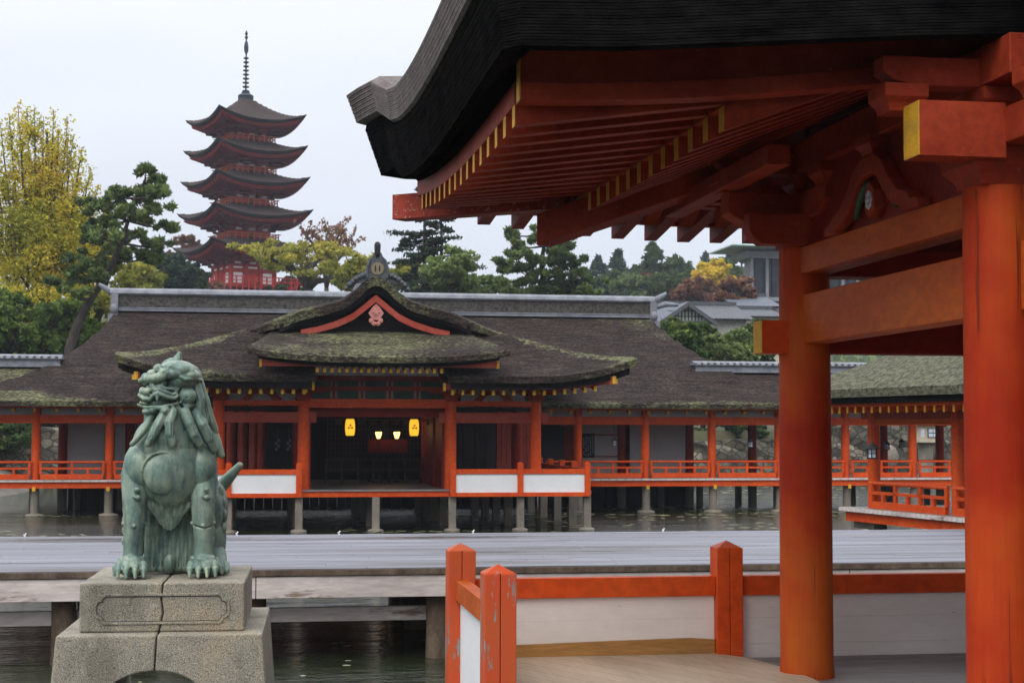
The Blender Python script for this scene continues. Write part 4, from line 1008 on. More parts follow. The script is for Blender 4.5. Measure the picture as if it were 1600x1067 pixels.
# pendant ornament
m = MB(); cy = GY - 0.50
z0 = ZV(500, cy, 593)
m.prism([(-0.20, 0.18), (-0.09, 0.34), (0, 0.42), (0.09, 0.34), (0.20, 0.18), (0.12, 0.06), (0.05, 0.0), (-0.05, 0.0), (-0.12, 0.06)], lambda a, b: (HC + a, cy - 0.02, z0 + b), lambda a, b: (HC + a, cy + 0.04, z0 + b))
for s in (-1, 1):
    m.lathe([(0.001, 0)], (0, 0, 0), 3, cap=False) if False else None
    m.ell((HC + s * 0.12, cy, z0 - 0.02), (0.07, 0.03, 0.07), n=12); m.ell((HC + s * 0.05, cy, z0 - 0.10), (0.07, 0.03, 0.06), n=12)
m.ell((HC, cy - 0.02, z0 + 0.2), (0.085, 0.03, 0.085), n=14)
for k in range(6): a = k * math.pi / 3; m.ell((HC + 0.08 * math.cos(a), cy - 0.02, z0 + 0.2 + 0.08 * math.sin(a)), (0.03, 0.03, 0.03), n=8)
m.build('gable_pendant', PINKP, ph, smooth=True, angle=40)
# ridge-end tile ornament with gold disc and black knob
oy = GY - 0.55
m = MB()
def fl(poly, y0=oy - 0.05, y1=oy + 0.12): m.prism(poly, lambda a, b: (HC + 0.02 + a, y0, b), lambda a, b: (HC + 0.02 + a, y1, b))
zb = ZV(432, oy, 595)
fl([(-0.30, zb - 0.1), (-0.30, zb + 0.22), (-0.24, zb + 0.42), (-0.14, zb + 0.52), (-0.10, zb + 0.62), (0.10, zb + 0.62), (0.14, zb + 0.52), (0.24, zb + 0.42), (0.30, zb + 0.22), (0.30, zb - 0.1)])
for s in (-1, 1):
    fl([(s * 0.30, zb - 0.15), (s * 0.30, zb + 0.08), (s * 0.42, zb + 0.12), (s * 0.56, zb + 0.02), (s * 0.62, zb - 0.2)][::s], oy - 0.02, oy + 0.1)
    for (a, b, r) in ((0.38, 0.04, 0.085), (0.47, 0.0, 0.07), (0.55, -0.05, 0.08), (0.64, -0.13, 0.07), (0.71, -0.20, 0.08), (0.80, -0.30, 0.06)):
        m.ell((HC + 0.02 + s * a, oy, zb + b - 0.03), (r, 0.09, r), n=12)
        m.ell((HC + 0.02 + s * a, oy - 0.07, zb + b - 0.03), (r * 0.45, 0.05, r * 0.45), n=8)
    m.tube([(HC + 0.02 + s * 0.26, oy - 0.06, zb - 0.05), (HC + 0.02 + s * 0.26, oy - 0.06, zb + 0.25), (HC + 0.02 + s * 0.18, oy - 0.06, zb + 0.44)], 0.035, 8)
og = m.build('ridge_end_tile', TILE_D, ph, smooth=True, angle=40)
m = MB(); m.tube([(HC + 0.02, oy - 0.075, zb + 0.2), (HC + 0.02, oy - 0.04, zb + 0.2)], 0.165, 20); m.build('gold_disc', basic('dull_gold', (0.24, 0.20, 0.12), (0.17, 0.14, 0.09), 8, rough=0.5), og)
m = MB()
for a in (-0.055, 0.055): m.ell((HC + 0.02 + a, oy - 0.078, zb + 0.2), (0.022, 0.01, 0.10), n=8)
m.build('crest_mark', METAL_B, og)
m = MB(); m.lathe([(0.06, zb + 0.5), (0.075, zb + 0.62), (0.085, zb + 0.75), (0.085, zb + 0.83), (0.06, zb + 0.89), (0.02, zb + 0.91)], (HC + 0.02, oy - 0.02, 0), 14); m.build('ridge_knob', METAL_B, og, smooth=True)
m = MB(); m.box(HC - 0.12, HC + 0.16, oy + 0.1, 50.4, 5.55, 5.86); m.tube([(HC + 0.02, oy + 0.1, 5.88), (HC + 0.02, 50.4, 5.88)], 0.13, 10); m.build('ridge', TILE, ph)
# --- raised middle eave (porch roof)
KY = 39.0; kz = 3.20
KX = (XU(797, KY) - XU(385, KY)) / 2; KC = (XU(797, KY) + XU(385, KY)) / 2
def kup(x): t = abs(x) / KX; return 0.20 * t ** 3
def kzt(X, Y): return interp(Y, [KY, KY + 0.08, KY + 1.3, KY + 2.4, GY - 0.1], [3.29, 3.36, 3.64, 3.90, 4.10]) + kup(X - KC) * max(0, 1 - (Y - KY) / 3)
def kshape(s, c):   # ends slope inwards toward the gable
    return KC + c * (KX - 0.62 * max(0, s) / 3.2)
m = MB(); nx = 42; yy = lin(KY, GY - 0.1, 16)
T = [[(kshape(y - KY, c), y, kzt(kshape(y - KY, c), y)) for y in yy] for c in lin(-1, 1, nx)]
def thk(c, y): return 0.13 * (1 if abs(c) < 0.97 else 0.5)
B = [[(p[0], p[1], p[2] - 0.14) for p in r] for r in T]
closed(m, T, B)
m.build('porch_roof', THATCH, ph, smooth=True, angle=50, attr={'moss': lambda x, y, z: 0.36 - 0.16 * abs(x - KC) / KX})
m = MB(); yy2 = lin(KY + 0.1, KY + 2.6, 6)
T = [[(KC + c * (KX - 0.16), y, kzt(KC + c * KX, y) - 0.13) for y in yy2] for c in lin(-1, 1, 30)]
B = [[(KC + (p[0] - KC) * 0.965, p[1] + 0.05, p[2] - 0.18) for p in r] for r in T]
closed(m, T, B); m.build('bark_eave', BARK, ph, smooth=True, angle=50)
# red under-eave boards and rafters with ochre tips
def bx(name, x0, x1, y0, y1, z0, z1, mat, parent=None, bev=0): 
    m = MB(); m.box(min(x0, x1), max(x0, x1), y0, y1, z0, z1); return m.build(name, mat, parent or ph, bevel=bev)
zk = ZV(573, 39.3)
xk0, xk1 = XU(408, 39.3), XU(776, 39.3)
bx('eave_board', xk0, xk1, 39.28, 39.40, zk - 0.03, zk + 0.13, VERM_F)
m = MB(); m.box(xk0 - 0.06, xk0 - 0.001, 39.27, 39.41, zk - 0.05, zk + 0.14); m.box(xk1 + 0.001, xk1 + 0.06, 39.27, 39.41, zk - 0.05, zk + 0.14); m.build('eave_tip', YELLOW, ph)
TIPV = 579.5
for k in range(18):
    x = XU(495, 39.3) + (XU(690, 39.3) - XU(495, 39.3)) * k / 17
    z = ZV(584, 39.35)
    m = MB(); m.beam((x, 39.34, z), (x, 41.2, z + 0.45), 0.075, 0.11, 0, 1); m.build('rafter', [RAFT, YELLOW], ph)
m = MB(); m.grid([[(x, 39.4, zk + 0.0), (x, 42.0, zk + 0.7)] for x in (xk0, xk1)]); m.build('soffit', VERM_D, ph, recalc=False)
WYF = 39.75
for s, (ua, ub, uc) in ((-1, (487, 222, 212)), (1, (696, 945, 958))):
    xa, xb, xc = XU(ua, WYF), XU(ub, WYF), XU(uc, WYF)
    def wz(x): t = max(0, (abs(x - HC) - 3.6) / 2.9); return ZV(609, WYF, 600) + 0.34 * t ** 2.3
    xs_ = lin(xa, xb, 24)
    m = MB(); m.ring([[(x, WYF, wz(x) + 0.015), (x, WYF + 0.12, wz(x) + 0.015), (x, WYF + 0.12, wz(x) + 0.16), (x, WYF, wz(x) + 0.16)] for x in xs_]); m.build('eave_board', VERM_F, ph)
    m = MB(); m.box(min(xa, xa + s * -0.06), max(xa, xa + s * -0.06) , WYF - 0.03, WYF + 0.1, wz(xa) - 0.02, wz(xa) + 0.19); m.build('eave_tip', YELLOW, ph)
    n = 15
    for k in range(n):
        x = XU(ua + (ub - ua) * (k + 0.7) / (n + 0.6), WYF); z = wz(x) - 0.115
        m = MB(); m.beam((x, WYF + 0.03, z), (x, WYF + 1.6, z + 0.42 * 0.9), 0.075, 0.12, 0, 1); m.build('rafter', [RAFT, YELLOW], ph)
    zc = wz(xb)
    m = MB(); m.beam((xc, WYF - 0.10, zc + 0.03), (xc - s * 1.9, WYF + 1.7, zc - 0.08), 0.17, 0.19, 0, 0)
    m.build('hip_rafter', VERM_F, ph); m = MB(); m.beam((xc + s * 0.045, WYF - 0.14, zc + 0.03), (xc + s * 0.003, WYF - 0.105, zc + 0.03), 0.172, 0.192); m.build('hip_tip', YELLOW, ph)
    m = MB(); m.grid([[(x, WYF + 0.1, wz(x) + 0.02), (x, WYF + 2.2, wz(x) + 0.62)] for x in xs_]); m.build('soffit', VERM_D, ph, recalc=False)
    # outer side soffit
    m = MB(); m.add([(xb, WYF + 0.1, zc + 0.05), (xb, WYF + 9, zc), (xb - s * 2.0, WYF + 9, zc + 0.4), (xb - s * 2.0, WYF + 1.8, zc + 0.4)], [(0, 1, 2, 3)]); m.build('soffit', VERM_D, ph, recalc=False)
# --- columns and beams of the front
CY = 41.4
cols = [XU(u, CY) for u in (342, 474.5, 704, 836.5)]
ZC = ZV(628, CY)
def column(m, x, y, z0, z1, r, n=18): m.lathe([(r * 1.02, z0), (r, z0 + 0.3), (r * 0.95, z1)], (x, y, 0), n)
for i, x in enumerate(cols):
    m = MB(); column(m, x, CY, PH_FZ, ZC, 0.155); m.build('column', VERM, ph, smooth=True, angle=50)
for rows in (44.4, 47.4):
    for x in (cols[0], cols[1], cols[2], cols[3]):
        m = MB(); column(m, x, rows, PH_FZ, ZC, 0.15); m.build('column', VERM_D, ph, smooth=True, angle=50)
# side bays
for a, b in ((0, 1), (2, 3)):
    bx('head_beam', cols[a] + 0.12, cols[b] - 0.12, CY - 0.09, CY + 0.09, ZV(635, CY), ZV(627, CY), VERM)
    bx('tie_beam', cols[a] - 0.32 if a == 0 else cols[a] - 0.30, cols[b] + 0.32, CY - 0.075, CY + 0.075, ZV(661, CY), ZV(645, CY), VERM_F)
    bx('dark_lintel', cols[a] + 0.12, cols[b] - 0.12, CY - 0.02, CY + 0.06, ZV(643, CY), ZV(637, CY), DARK)
bx('head_beam', cols[1] + 0.12, cols[2] - 0.12, CY - 0.12, CY + 0.12, ZV(638, CY), ZV(624.5, CY), VERM)
bx('lintel_shadow_board', cols[1] + 0.15, cols[2] - 0.15, CY + 0.4, CY + 0.5, ZV(652, CY), ZV(636, CY), VERM_D)
# frieze over the middle bay
zf0, zf1 = ZV(624, CY), ZV(592, CY)
bx('frieze_beam', cols[1] - 0.1, cols[2] + 0.1, CY - 0.1, CY + 0.1, ZV(612, CY), ZV(605.5, CY), RAFT)
bx('frieze_beam', cols[1] - 0.1, cols[2] + 0.1, CY - 0.13, CY + 0.1, ZV(597, CY), ZV(589, CY), RAFT)
bx('frieze_panel', cols[1], cols[2], CY + 0.02, CY + 0.05, zf0, zf1, GREENP)
w3 = cols[2] - cols[1]
for f in (0.2, 0.39, 0.58, 0.77):
    for d in (-0.06, 0.06):
        bx('frieze_strut', cols[1] + w3 * f + d - 0.03, cols[1] + w3 * f + d + 0.03, CY - 0.05, CY + 0.02, zf0, ZV(598, CY), PINKP)
for i, x in enumerate(cols):
    m = MB(); block(m, x, CY, ZC, 0.42, 0.2); 
    m.build('bearing_block', RAFT, ph)
    m = MB(); arm(m, x, CY, ZC + 0.2, 0.6, 'x', 0.15, 0.18); m.build('bracket_arm', RAFT, ph)
    m = MB(); m.box(x - 0.08, x + 0.08, CY - 0.55, CY, ZC + 0.2, ZC + 0.38, 0); m.box(x - 0.08, x + 0.08, CY - 0.555, CY - 0.5505, ZC + 0.2, ZC + 0.38, 1); m.build('beam_nose', [RAFT, YELLOW], ph)
for s, a, b in ((-1, cols[0] - 1.6, cols[1] - 0.2), (1, cols[2] + 0.2, cols[3] + 1.6)):
    bx('purlin', a, b, CY - 0.1, CY + 0.1, ZC + 0.38, ZC + 0.52, RAFT)
    c = (cols[0] + cols[1]) / 2 if s < 0 else (cols[2] + cols[3]) / 2
    bx('infill_plaster', c - 0.85, c + 0.85, CY + 0.02, CY + 0.05, ZC - 0.02, ZC + 0.38, WHITE_G)
    m = MB(); m.prism([(-0.55, 0), (-0.4, 0.12), (-0.25, 0.3), (0.25, 0.3), (0.4, 0.12), (0.55, 0), (0.3, 0), (0.15, 0.16), (-0.15, 0.16), (-0.3, 0)], lambda p, q: (c + p, CY - 0.06, ZC + 0.02 + q), lambda p, q: (c + p, CY + 0.0, ZC + 0.02 + q)); m.build('frog_leg_strut', RAFT, ph)
# --- inside: floor, dark walls and ceiling
XL, XR = XU(340, CY) - 0.1, XU(838, CY) + 0.1
m = MB()
nbd = 42
for k in range(nbd):
    y0 = 41.02 + k * 0.22
    m.box(XU(468, HY) if y0 < 42.2 else XL - 1.3, XU(708, HY) if y0 < 42.2 else XR + 1.0, y0, y0 + 0.208, PH_FZ - 0.1, PH_FZ + (0.003 if k % 2 else 0))
m.box(XL - 1.3, XU(468, HY) - 0.01, 41.02, 42.1, PH_FZ - 0.1, PH_FZ); m.box(XU(708, HY) + 0.01, XR + 1.3, 41.02, 42.1, PH_FZ - 0.1, PH_FZ)
m.build('floor_boards', GREYDECK, ph)
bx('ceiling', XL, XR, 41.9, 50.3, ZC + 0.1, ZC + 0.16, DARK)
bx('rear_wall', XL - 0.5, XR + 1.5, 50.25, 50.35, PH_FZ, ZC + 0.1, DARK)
# front boundary sill
fz = ZV(775, HY); ft = ZV(766.5, HY)
bx('edge_beam', XU(468, HY), XU(705, HY), HY - 0.06, HY + 0.02, fz, ft, VERM)
bx('edge_board', XU(472, HY), XU(704, HY), HY - 0.10, HY + 0.1, ft + 0.002, ft + 0.04, GREYDECK)
# inner colonnade, left bay: faded red columns; right bay: plank wall
for u in (361, 379, 396.5, 408):
    m = MB(); column(m, XU(u, 46), 46, PH_FZ, ZC, 0.14); m.build('column', VERM_F, ph, smooth=True, angle=50)
m = MB(); x0, x1 = XU(776, 46.5), XU(830, 46.5); n = 7
for k in range(n): m.box(x0 + (x1 - x0) * k / n + 0.006, x0 + (x1 - x0) * (k + 1) / n - 0.006, 46.5 - 0.01 * (k % 2), 46.6, PH_FZ, ZC)
m.build('plank_wall', VERM_F, ph)
m = MB(); x0, x1 = XU(706, 48.5), XU(776, 48.5); n = 4
for k in range(n): m.box(x0 + (x1 - x0) * k / n + 0.01, x0 + (x1 - x0) * (k + 1) / n - 0.01, 48.4, 48.5, PH_FZ, ZC)
m.build('door_panel', basic('charcoal_door', (0.06, 0.055, 0.06), (0.045, 0.04, 0.045), 2), ph)
# inner side walls of the middle bay
for s, u in ((-1, 484), (1, 694)):
    x = XU(u, 42.5); m = MB()
    for k in range(5): m.box(x - 0.04, x + 0.04, 42.6 + k * 0.95, 42.6 + k * 0.95 + 0.9, PH_FZ, ZC - 0.2)
    m.build('side_door', VERM_D, ph)
# inner railing and lattice at the back of the middle bay
m = MB(); xa, xb = XU(510, 47), XU(682, 47)
for z in (0.32, 0.62): m.box(xa, xb, 46.97, 47.03, z, z + 0.05)
for k in range(8): x = xa + (xb - xa) * k / 7; m.box(x - 0.03, x + 0.03, 46.96, 47.035, PH_FZ, 0.66)
m.build('inner_railing', basic('dim_grey_wood', (0.10, 0.09, 0.085), (0.06, 0.05, 0.05), 4), ph)
m = MB(); xa, xb = XU(512, 49.8), XU(682, 49.8)
for k in range(30): x = xa + (xb - xa) * k / 29; m.box(x - 0.012, x + 0.012, 49.8, 49.83, 0.2, 2.1)
for k in range(14): z = 0.2 + k * 0.146; m.box(xa, xb, 49.775, 49.798, z, z + 0.02)
m.build('lattice_screen', basic('lattice_wood', (0.10, 0.06, 0.03), (0.05, 0.03, 0.02), 4), ph)
m = MB(); xa, xb = XU(520, 46.0), XU(680, 46.0); zz_ = ZV(657, 46)
m.box(xa, xb, 45.98, 46.0, zz_, zz_ + 0.03)
for k in range(9): x = xa + (xb - xa) * (k + 0.5) / 9; m.box(x - 0.09, x + 0.09, 45.97, 45.99, zz_ - 0.14, zz_ + 0.0)
m.build('valance', basic('dim_gold_cloth', (0.16, 0.10, 0.03), (0.09, 0.06, 0.02), 6), ph)
# altar table with red cloth
al = thing('altar_table', 'low altar draped in red cloth glowing between the two small lamps', 'altar', (XU(605, 48.4), 48.4, PH_FZ))
m = MB(); xa, xb = XU(575, 48.4), XU(636, 48.4); m.box(xa, xb, 48.1, 48.7, ZV(707, 48.4), ZV(687, 48.4)); m.build('red_cloth', basic('altar_red', (0.16, 0.016, 0.006), (0.10, 0.011, 0.005), 5), al)
m = MB()
for x in (xa + 0.05, xb - 0.05):
    for y in (48.15, 48.65): m.box(x - 0.03, x + 0.03, y - 0.03, y + 0.03, PH_FZ, ZV(707, 48.4))
m.build('leg', DARK, al)
# paper lanterns
def paper_lantern(u, v, lab):
    Y = 43.0; p = WP(u, v, Y); t = thing('paper_lantern', lab, 'lantern', (p.x, Y, p.z), group='lit yellow paper lanterns in the prayer hall')
    h = 0.225; r = 0.135; m = MB(); prof = []
    for k in range(15):
        a = k / 14; prof.append((r * (0.72 + 0.28 * math.sin(math.pi * min(1, max(0, a))) ** 0.5) * (1 if k % 2 else 0.975), -h + 2 * h * a))
    m.lathe(prof, (0, 0, 0), 20); m.build('paper_shade', PAPER_LIT, t, smooth=True, local=True)
    m = MB(); m.lathe([(0.09, h - 0.005), (0.10, h + 0.03)], n=16); m.lathe([(0.09, -h - 0.03), (0.10, -h + 0.005)], n=16); m.tube([(0, 0, h + 0.03), (0, 0, 2.35 - p.z)], 0.008, 6); m.build('lantern_cap', METAL_B, t, local=True)
    m = MB()
    for (a, b) in ((0, 0.055), (-0.04, -0.012), (0.04, -0.012)):
        m.add([(a - 0.033, -r - 0.004, b), (a, -r - 0.006, b - 0.034), (a + 0.033, -r - 0.004, b), (a, -r - 0.006, b + 0.034)], [(0, 1, 2, 3)])
    m.build('crest_mark', REDCREST, t, local=True, recalc=False)
    return t
paper_lantern(547, 667.5, 'glowing yellow paper lantern with red crest hanging left of the two small lamps')
paper_lantern(647, 668, 'glowing yellow paper lantern with red crest hanging right of the two small lamps')
def small_lamp(u, v, lab):
    Y = 47.6; p = WP(u, v, Y); t = thing('standing_lamp', lab, 'lamp', (p.x, Y, PH_FZ), group='small lit lamps before the altar')
    z = p.z - PH_FZ; m = MB(); m.lathe([(0.045, z - 0.10), (0.075, z - 0.02), (0.10, z + 0.09), (0.095, z + 0.10)], n=14); m.build('lamp_shade', LAMP_LIT, t, smooth=True, local=True)
    m = MB(); m.lathe([(0.10, 0), (0.09, 0.03), (0.015, 0.06), (0.012, z - 0.10)], n=10); m.build('lamp_stand', METAL_B, t, local=True)
    ld = bpy.data.lights.new('lamp_light', 'POINT'); ld.energy = 4; ld.color = (1, 0.5, 0.15); ld.shadow_soft_size = 0.08
    l = bpy.data.objects.new('lamp_light', ld); COL.objects.link(l); l.parent = t; l.location = (0, -0.05, z + 0.2)
small_lamp(591.5, 680, 'small glowing lamp before the altar, the left and whiter of the pair')
small_lamp(620, 680, 'small glowing lamp before the altar, the right and yellower of the pair')
for i, (u, lab) in enumerate(((411, 'white folded paper streamer, leftmost of three hanging in the left bay of the prayer hall'),
               (433.5, 'white folded paper streamer, middle of three hanging in the left bay of the prayer hall'),
               (451.5, 'white folded paper streamer, rightmost of three hanging in the left bay of the prayer hall'))):
    p = WP(u, 692, 46.5); m = MB()
    for k in range(4): a = 0.05 * (-1) ** k; m.box(a - 0.06, a + 0.06, -0.006 * k, -0.006 * k + 0.004, 0.15 - k * 0.11 - 0.1, 0.15 - k * 0.11)
    m.tube([(0, 0, 0.15), (0, 0, 0.5)], 0.008, 5)
    o = m.build('paper_streamer', basic('grey_paper', (0.30, 0.31, 0.40), (0.2, 0.2, 0.28), 3) if i == 0 else MATS_P); MATS_P = o.data.materials[0]
    o.scale = (0.6, 0.6, 0.75); o.location = p; tag(o, lab, 'paper streamer', 'paper streamers in the prayer hall')
bx('screen_wall', XU(410, 49.6), XU(470, 49.6), 49.6, 49.7, PH_FZ, ZC, basic('dim_green_grey', (0.03, 0.035, 0.033), (0.02, 0.022, 0.022), 4))
# --- pier posts under the hall
zc_ = ZV(775, HY)
def pier(par, x, y, ztop, r=0.13, stone=True, sq=True):
    m = MB()
    if sq: m.box(x - r, x + r, y - r, y + r, -1.5, ztop)
    else: m.tube([(x, y, -1.5), (x, y, ztop)], r, 12)
    p = m.build('pier', STONEP, par, bevel=0.015)
    if stone: m = MB(); m.lathe([(r * 2.2, -1.3), (r * 2.3, WZ - 0.05), (r * 2.1, WZ + 0.03), (r * 1.2, WZ + 0.06)], (x, y, 0), 12); m.build('footing_stone', STONEP, p, smooth=True)
for u in (263, 358, 468, 588, 707, 813, 917):
    pier(ph, XU(u, HY), HY, fz - 0.004, 0.095)
for y in (43, 45.2, 47.4, 49.6):
    for u in (263, 358, 468, 588, 707, 813, 917): pier(ph, XU(u, HY), y, -0.16, 0.11, False)
# --- low white-panelled fence in front
FTZ = ZV(722, HY)
def hall_fence(name, lab, us, depth_posts=()):
    t = thing(name, lab, 'fence', (XU(us[0], HY), HY, fz))
    y = HY - 0.16; r = 0.075
    xs_ = [XU(u, y) for u in us]
    for x in xs_:
        m = MB(); m.lathe([(r * 1.414, fz), (r * 1.414, FTZ - 0.06), (r * 1.1, FTZ - 0.015), (r * 0.5, FTZ)], (x, y, 0), 4) if False else m.box(x - r, x + r, y - r, y + r, fz, FTZ - 0.03)
        m.add([(x-r,y-r,FTZ-0.03),(x+r,y-r,FTZ-0.03),(x+r,y+r,FTZ-0.03),(x-r,y+r,FTZ-0.03),(x,y,FTZ+0.02)], [(0,1,4),(1,2,4),(2,3,4),(3,0,4)])
        m.build('post', VERM, t, bevel=0.01)
    for a, b in zip(xs_[:-1], xs_[1:]):
        z1, z2, z3 = ZV(732.5, y), ZV(740, y), ZV(769, y)
        for q0, q1 in ((z2, z1), (fz, z3)):
            m = MB(); m.box(a + r, b - r, y - 0.05, y + 0.05, q0, q1); m.build('rail', VERM, t)
        m = MB(); m.box(a + r, b - r, y - 0.015, y + 0.015, z3, z2); m.build('panel', WHITE, t)
    return t
hall_fence('low_fence', 'low vermilion fence with white panels left of the hall entrance, partly behind the bronze beast', (263, 358, 468))
hf = hall_fence('low_fence', 'low vermilion fence with two white panels right of the hall entrance, turning a corner', (708, 813, 917.5))
xr = XU(917.5, HY - 0.16)
prev = HY - 0.16
for k in range(1, 6):
    y = HY - 0.16 + k * 1.75
    m = MB(); m.box(xr - 0.075, xr + 0.075, y - 0.075, y + 0.075, fz, FTZ - 0.01); m.build('post', VERM, hf, bevel=0.015)
    m = MB(); m.box(xr - 0.05, xr + 0.05, prev + 0.075, y - 0.075, ZV(740, HY), ZV(732, HY)); m.build('rail', VERM, hf)
    m = MB(); m.box(xr - 0.015, xr + 0.015, prev + 0.075, y - 0.075, fz, ZV(740, HY)); m.build('panel', WHITE, hf); prev = y

# ================================================================ MAIN HALL behind, big bark roof with tile ridge
mh = thing('main_hall', 'long shrine hall behind the prayer hall with dark bark roof and grey tiled ridge', 'shrine hall', (XU(600, 54), 54, 0))
RY = 55.5; EY = 48.3
zr_ = ZV(491, RY, 600); RZL, RZR = XU(184, RY), XU(1012, RY)
def Fm(y): return interp(y, [EY, EY + 0.8, EY + 2.5, EY + 4.6, RY, RY + 3], [ZV(629, EY, 500), ZV(629, EY, 500) + 0.32, 3.38, 4.28, zr_ + 0.04, 4.6])
def Sm(x):
    d = max(RZL - x, x - RZR, 0)
    return interp(d, [0, .25, .55, 1.0, 1.5, 2.0, 2.6, 3.6], [6.0, 5.2, 4.65, 4.15, 3.72, 3.35, 3.05, 2.7])
m = MB(); xs_ = [RZL - d for d in (3.4, 2.8, 2.2, 1.7, 1.3, 0.9, 0.6, 0.35, 0.15)] + lin(RZL, RZR, 30) + [RZR + d for d in (0.15, 0.35, 0.6, 0.9, 1.3, 1.7, 2.2, 2.8, 3.4)]
m.slab(xs_, lin(EY, 60, 30), lambda X, Y: min(Fm(Y), Sm(X)), 0.14)
m.build('roof', THATCH, mh, smooth=True, angle=50, attr={'moss': lambda x, y, z: (0.28 if y < EY + 0.35 else 0.0) + 0.2 * max(0, min(1, (x - RZR + 1.6) / 1.0)) * max(0, min(1, z - 3.9)) + (0.12 if z > zr_ - 0.25 else 0)})
m = MB(); m.box(RZL - 3.2, RZR + 3.2, EY + 0.07, EY + 0.5, ZV(636, EY, 500), ZV(631, EY, 500)); m.build('bark_eave', BARK, mh)
# ridge of tiles
rz0 = zr_ - 0.02; rh = ZV(457, RY, 600) - rz0
rd = thing('x', None, None); bpy.data.objects.remove(rd)
m = MB(); m.box(RZL - 0.15, RZR + 0.15, RY - 0.26, RY + 0.26, rz0, rz0 + 0.07); m.box(RZL - 0.12, RZR + 0.12, RY - 0.22, RY + 0.22, rz0 + 0.09, rz0 + 0.13)
m.box(RZL - 0.12, RZR + 0.12, RY - 0.24, RY + 0.24, rz0 + rh - 0.24, rz0 + rh - 0.19)
m.ring([[(x, RY + 0.30 * math.cos(a), rz0 + rh - 0.19 + 0.20 * math.sin(a)) for a in lin(0, math.pi, 9)] for x in (RZL - 0.3, RZR + 0.2)])
m.build('ridge', TILE, mh, smooth=True, angle=30)
m = MB(); m.box(RZL - 0.1, RZR + 0.1, RY - 0.19, RY + 0.19, rz0 + 0.13, rz0 + rh - 0.24)
x = RZL
while x < RZR:
    for q in range(3): m.tube([(x + 0.09 * (q % 2), RY - 0.205, rz0 + 0.2 + q * 0.115), (x + 0.09 * (q % 2), RY - 0.18, rz0 + 0.2 + q * 0.115)], 0.038, 6)
    x += 0.18
m.build('ridge_tiles', basic('brown_grey_tile', (0.11, 0.10, 0.085), (0.035, 0.033, 0.033), 9, rough=0.6), mh)
for s, X in ((-1, RZL - 0.15), (1, RZR + 0.15)):
    m = MB(); y = RY
    m.tube([(X + s * -0.1, y, rz0 + rh - 0.16), (X + s * 0.15, y, rz0 + rh - 0.12), (X + s * 0.42, y, rz0 + rh + 0.04), (X + s * 0.55, y, rz0 + rh + 0.14)], [0.14, 0.13, 0.09, 0.05], 10)
    m.box(X - 0.12, X + 0.12, y - 0.32, y + 0.3, rz0 - 0.15, rz0 + rh - 0.2); m.box(X - 0.16 + s * 0.04, X + 0.16 + s * 0.04, y - 0.42, y + 0.3, rz0 - 0.38, rz0 - 0.12)
    m.ell((X, y - 0.38, rz0 + 0.05), (0.14, 0.1, 0.18), n=10); m.tube([(X + s * 0.1, y - 0.1, rz0 + rh * 0.5), (X + s * 0.5, y - 0.1, rz0 + rh * 0.65), (X + s * 0.95, y - 0.1, rz0 + rh * 0.62)] if s > 0 else [(X, y, rz0), (X, y, rz0 + 0.2)], [0.09, 0.10, 0.06] if s > 0 else 0.1, 8)
    m.build('ridge_end_tile', TILE, mh, smooth=True, angle=40)
# walls of the hall seen behind the corridor
CFY, CBY = 49.3, 52.0        # corridor front and back column lines
def wall(u0, u1, mat, name='wall_panel', Y=None, v0=None):
    Y = Y or CBY; x0, x1 = XU(u0, Y), XU(u1, Y); bx(name, x0, x1, Y - 0.03, Y + 0.05, -0.1, 2.3, mat, mh)
WG = WHITE_G
for a, b in ((106, 164), (180, 196), (214, 262)): wall(a, b, WG)
wall(905, 942, WG); wall(942, 970, WG, v0=0); wall(984, 1002, WG); wall(1014, 1072, WG)
wall(845, 882, basic('charcoal_wall', (0.07, 0.065, 0.065), (0.05, 0.05, 0.05), 2)); wall(882, 904, VERM_D)
x0, x1 = XU(846, CBY), XU(1085, CBY)
for n_, (ua, ub) in enumerate(((108, 205), (205, 355), (355, 840), (842, 932), (932, 1004), (1016, 1084))):
    m = MB(); xa_, xb_ = XU(ua, CBY + 1.2), XU(ub, CBY + 1.2); k = xa_
    while k < xb_: m.box(k, min(k + 0.29, xb_), CBY + 1.2 + 0.02 * math.sin(k * 9), CBY + 1.3, -1.6, -0.09); k += 0.3
    m.build('underfloor_shade_planks', DARK, mh)  # dark planks added to stand in for the deep shade under the hall
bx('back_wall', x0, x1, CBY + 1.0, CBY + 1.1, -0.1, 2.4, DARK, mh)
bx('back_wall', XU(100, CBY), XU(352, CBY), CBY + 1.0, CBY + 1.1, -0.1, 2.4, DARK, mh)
# framed name board
nbT = thing('name_board', 'dark board with pale columns of writing on the grey wall right of the hall', 'board', (XU(919, 51.9), 51.9, 1.0))
bz0, bz1 = ZV(715, 51.9), ZV(677, 51.9)
bx('board_panel', XU(909, 51.9), XU(929, 51.9), 51.90, 51.94, bz0, bz1, METAL_B, nbT)
m = MB(); rs = random.Random(2); xa, xb = XU(910.5, 51.9), XU(928, 51.9)
for k in range(5):
    x = xa + (xb - xa) * (k + 0.5) / 5; z = bz1 - 0.06
    while z > bz0 + 0.08:
        hh = rs.uniform(0.03, 0.055)
        if rs.random() < 0.9:
            m.box(x - 0.022, x + 0.022, 51.893, 51.897, z - hh * 0.35, z - hh * 0.1); m.box(x - 0.018, x - 0.006, 51.893, 51.897, z - hh, z - hh * 0.4) ; m.box(x + 0.004, x + 0.02, 51.893, 51.897, z - hh * 0.8, z - hh * 0.5)
        z -= hh + 0.02
m.build('writing', GLASS_P, nbT)
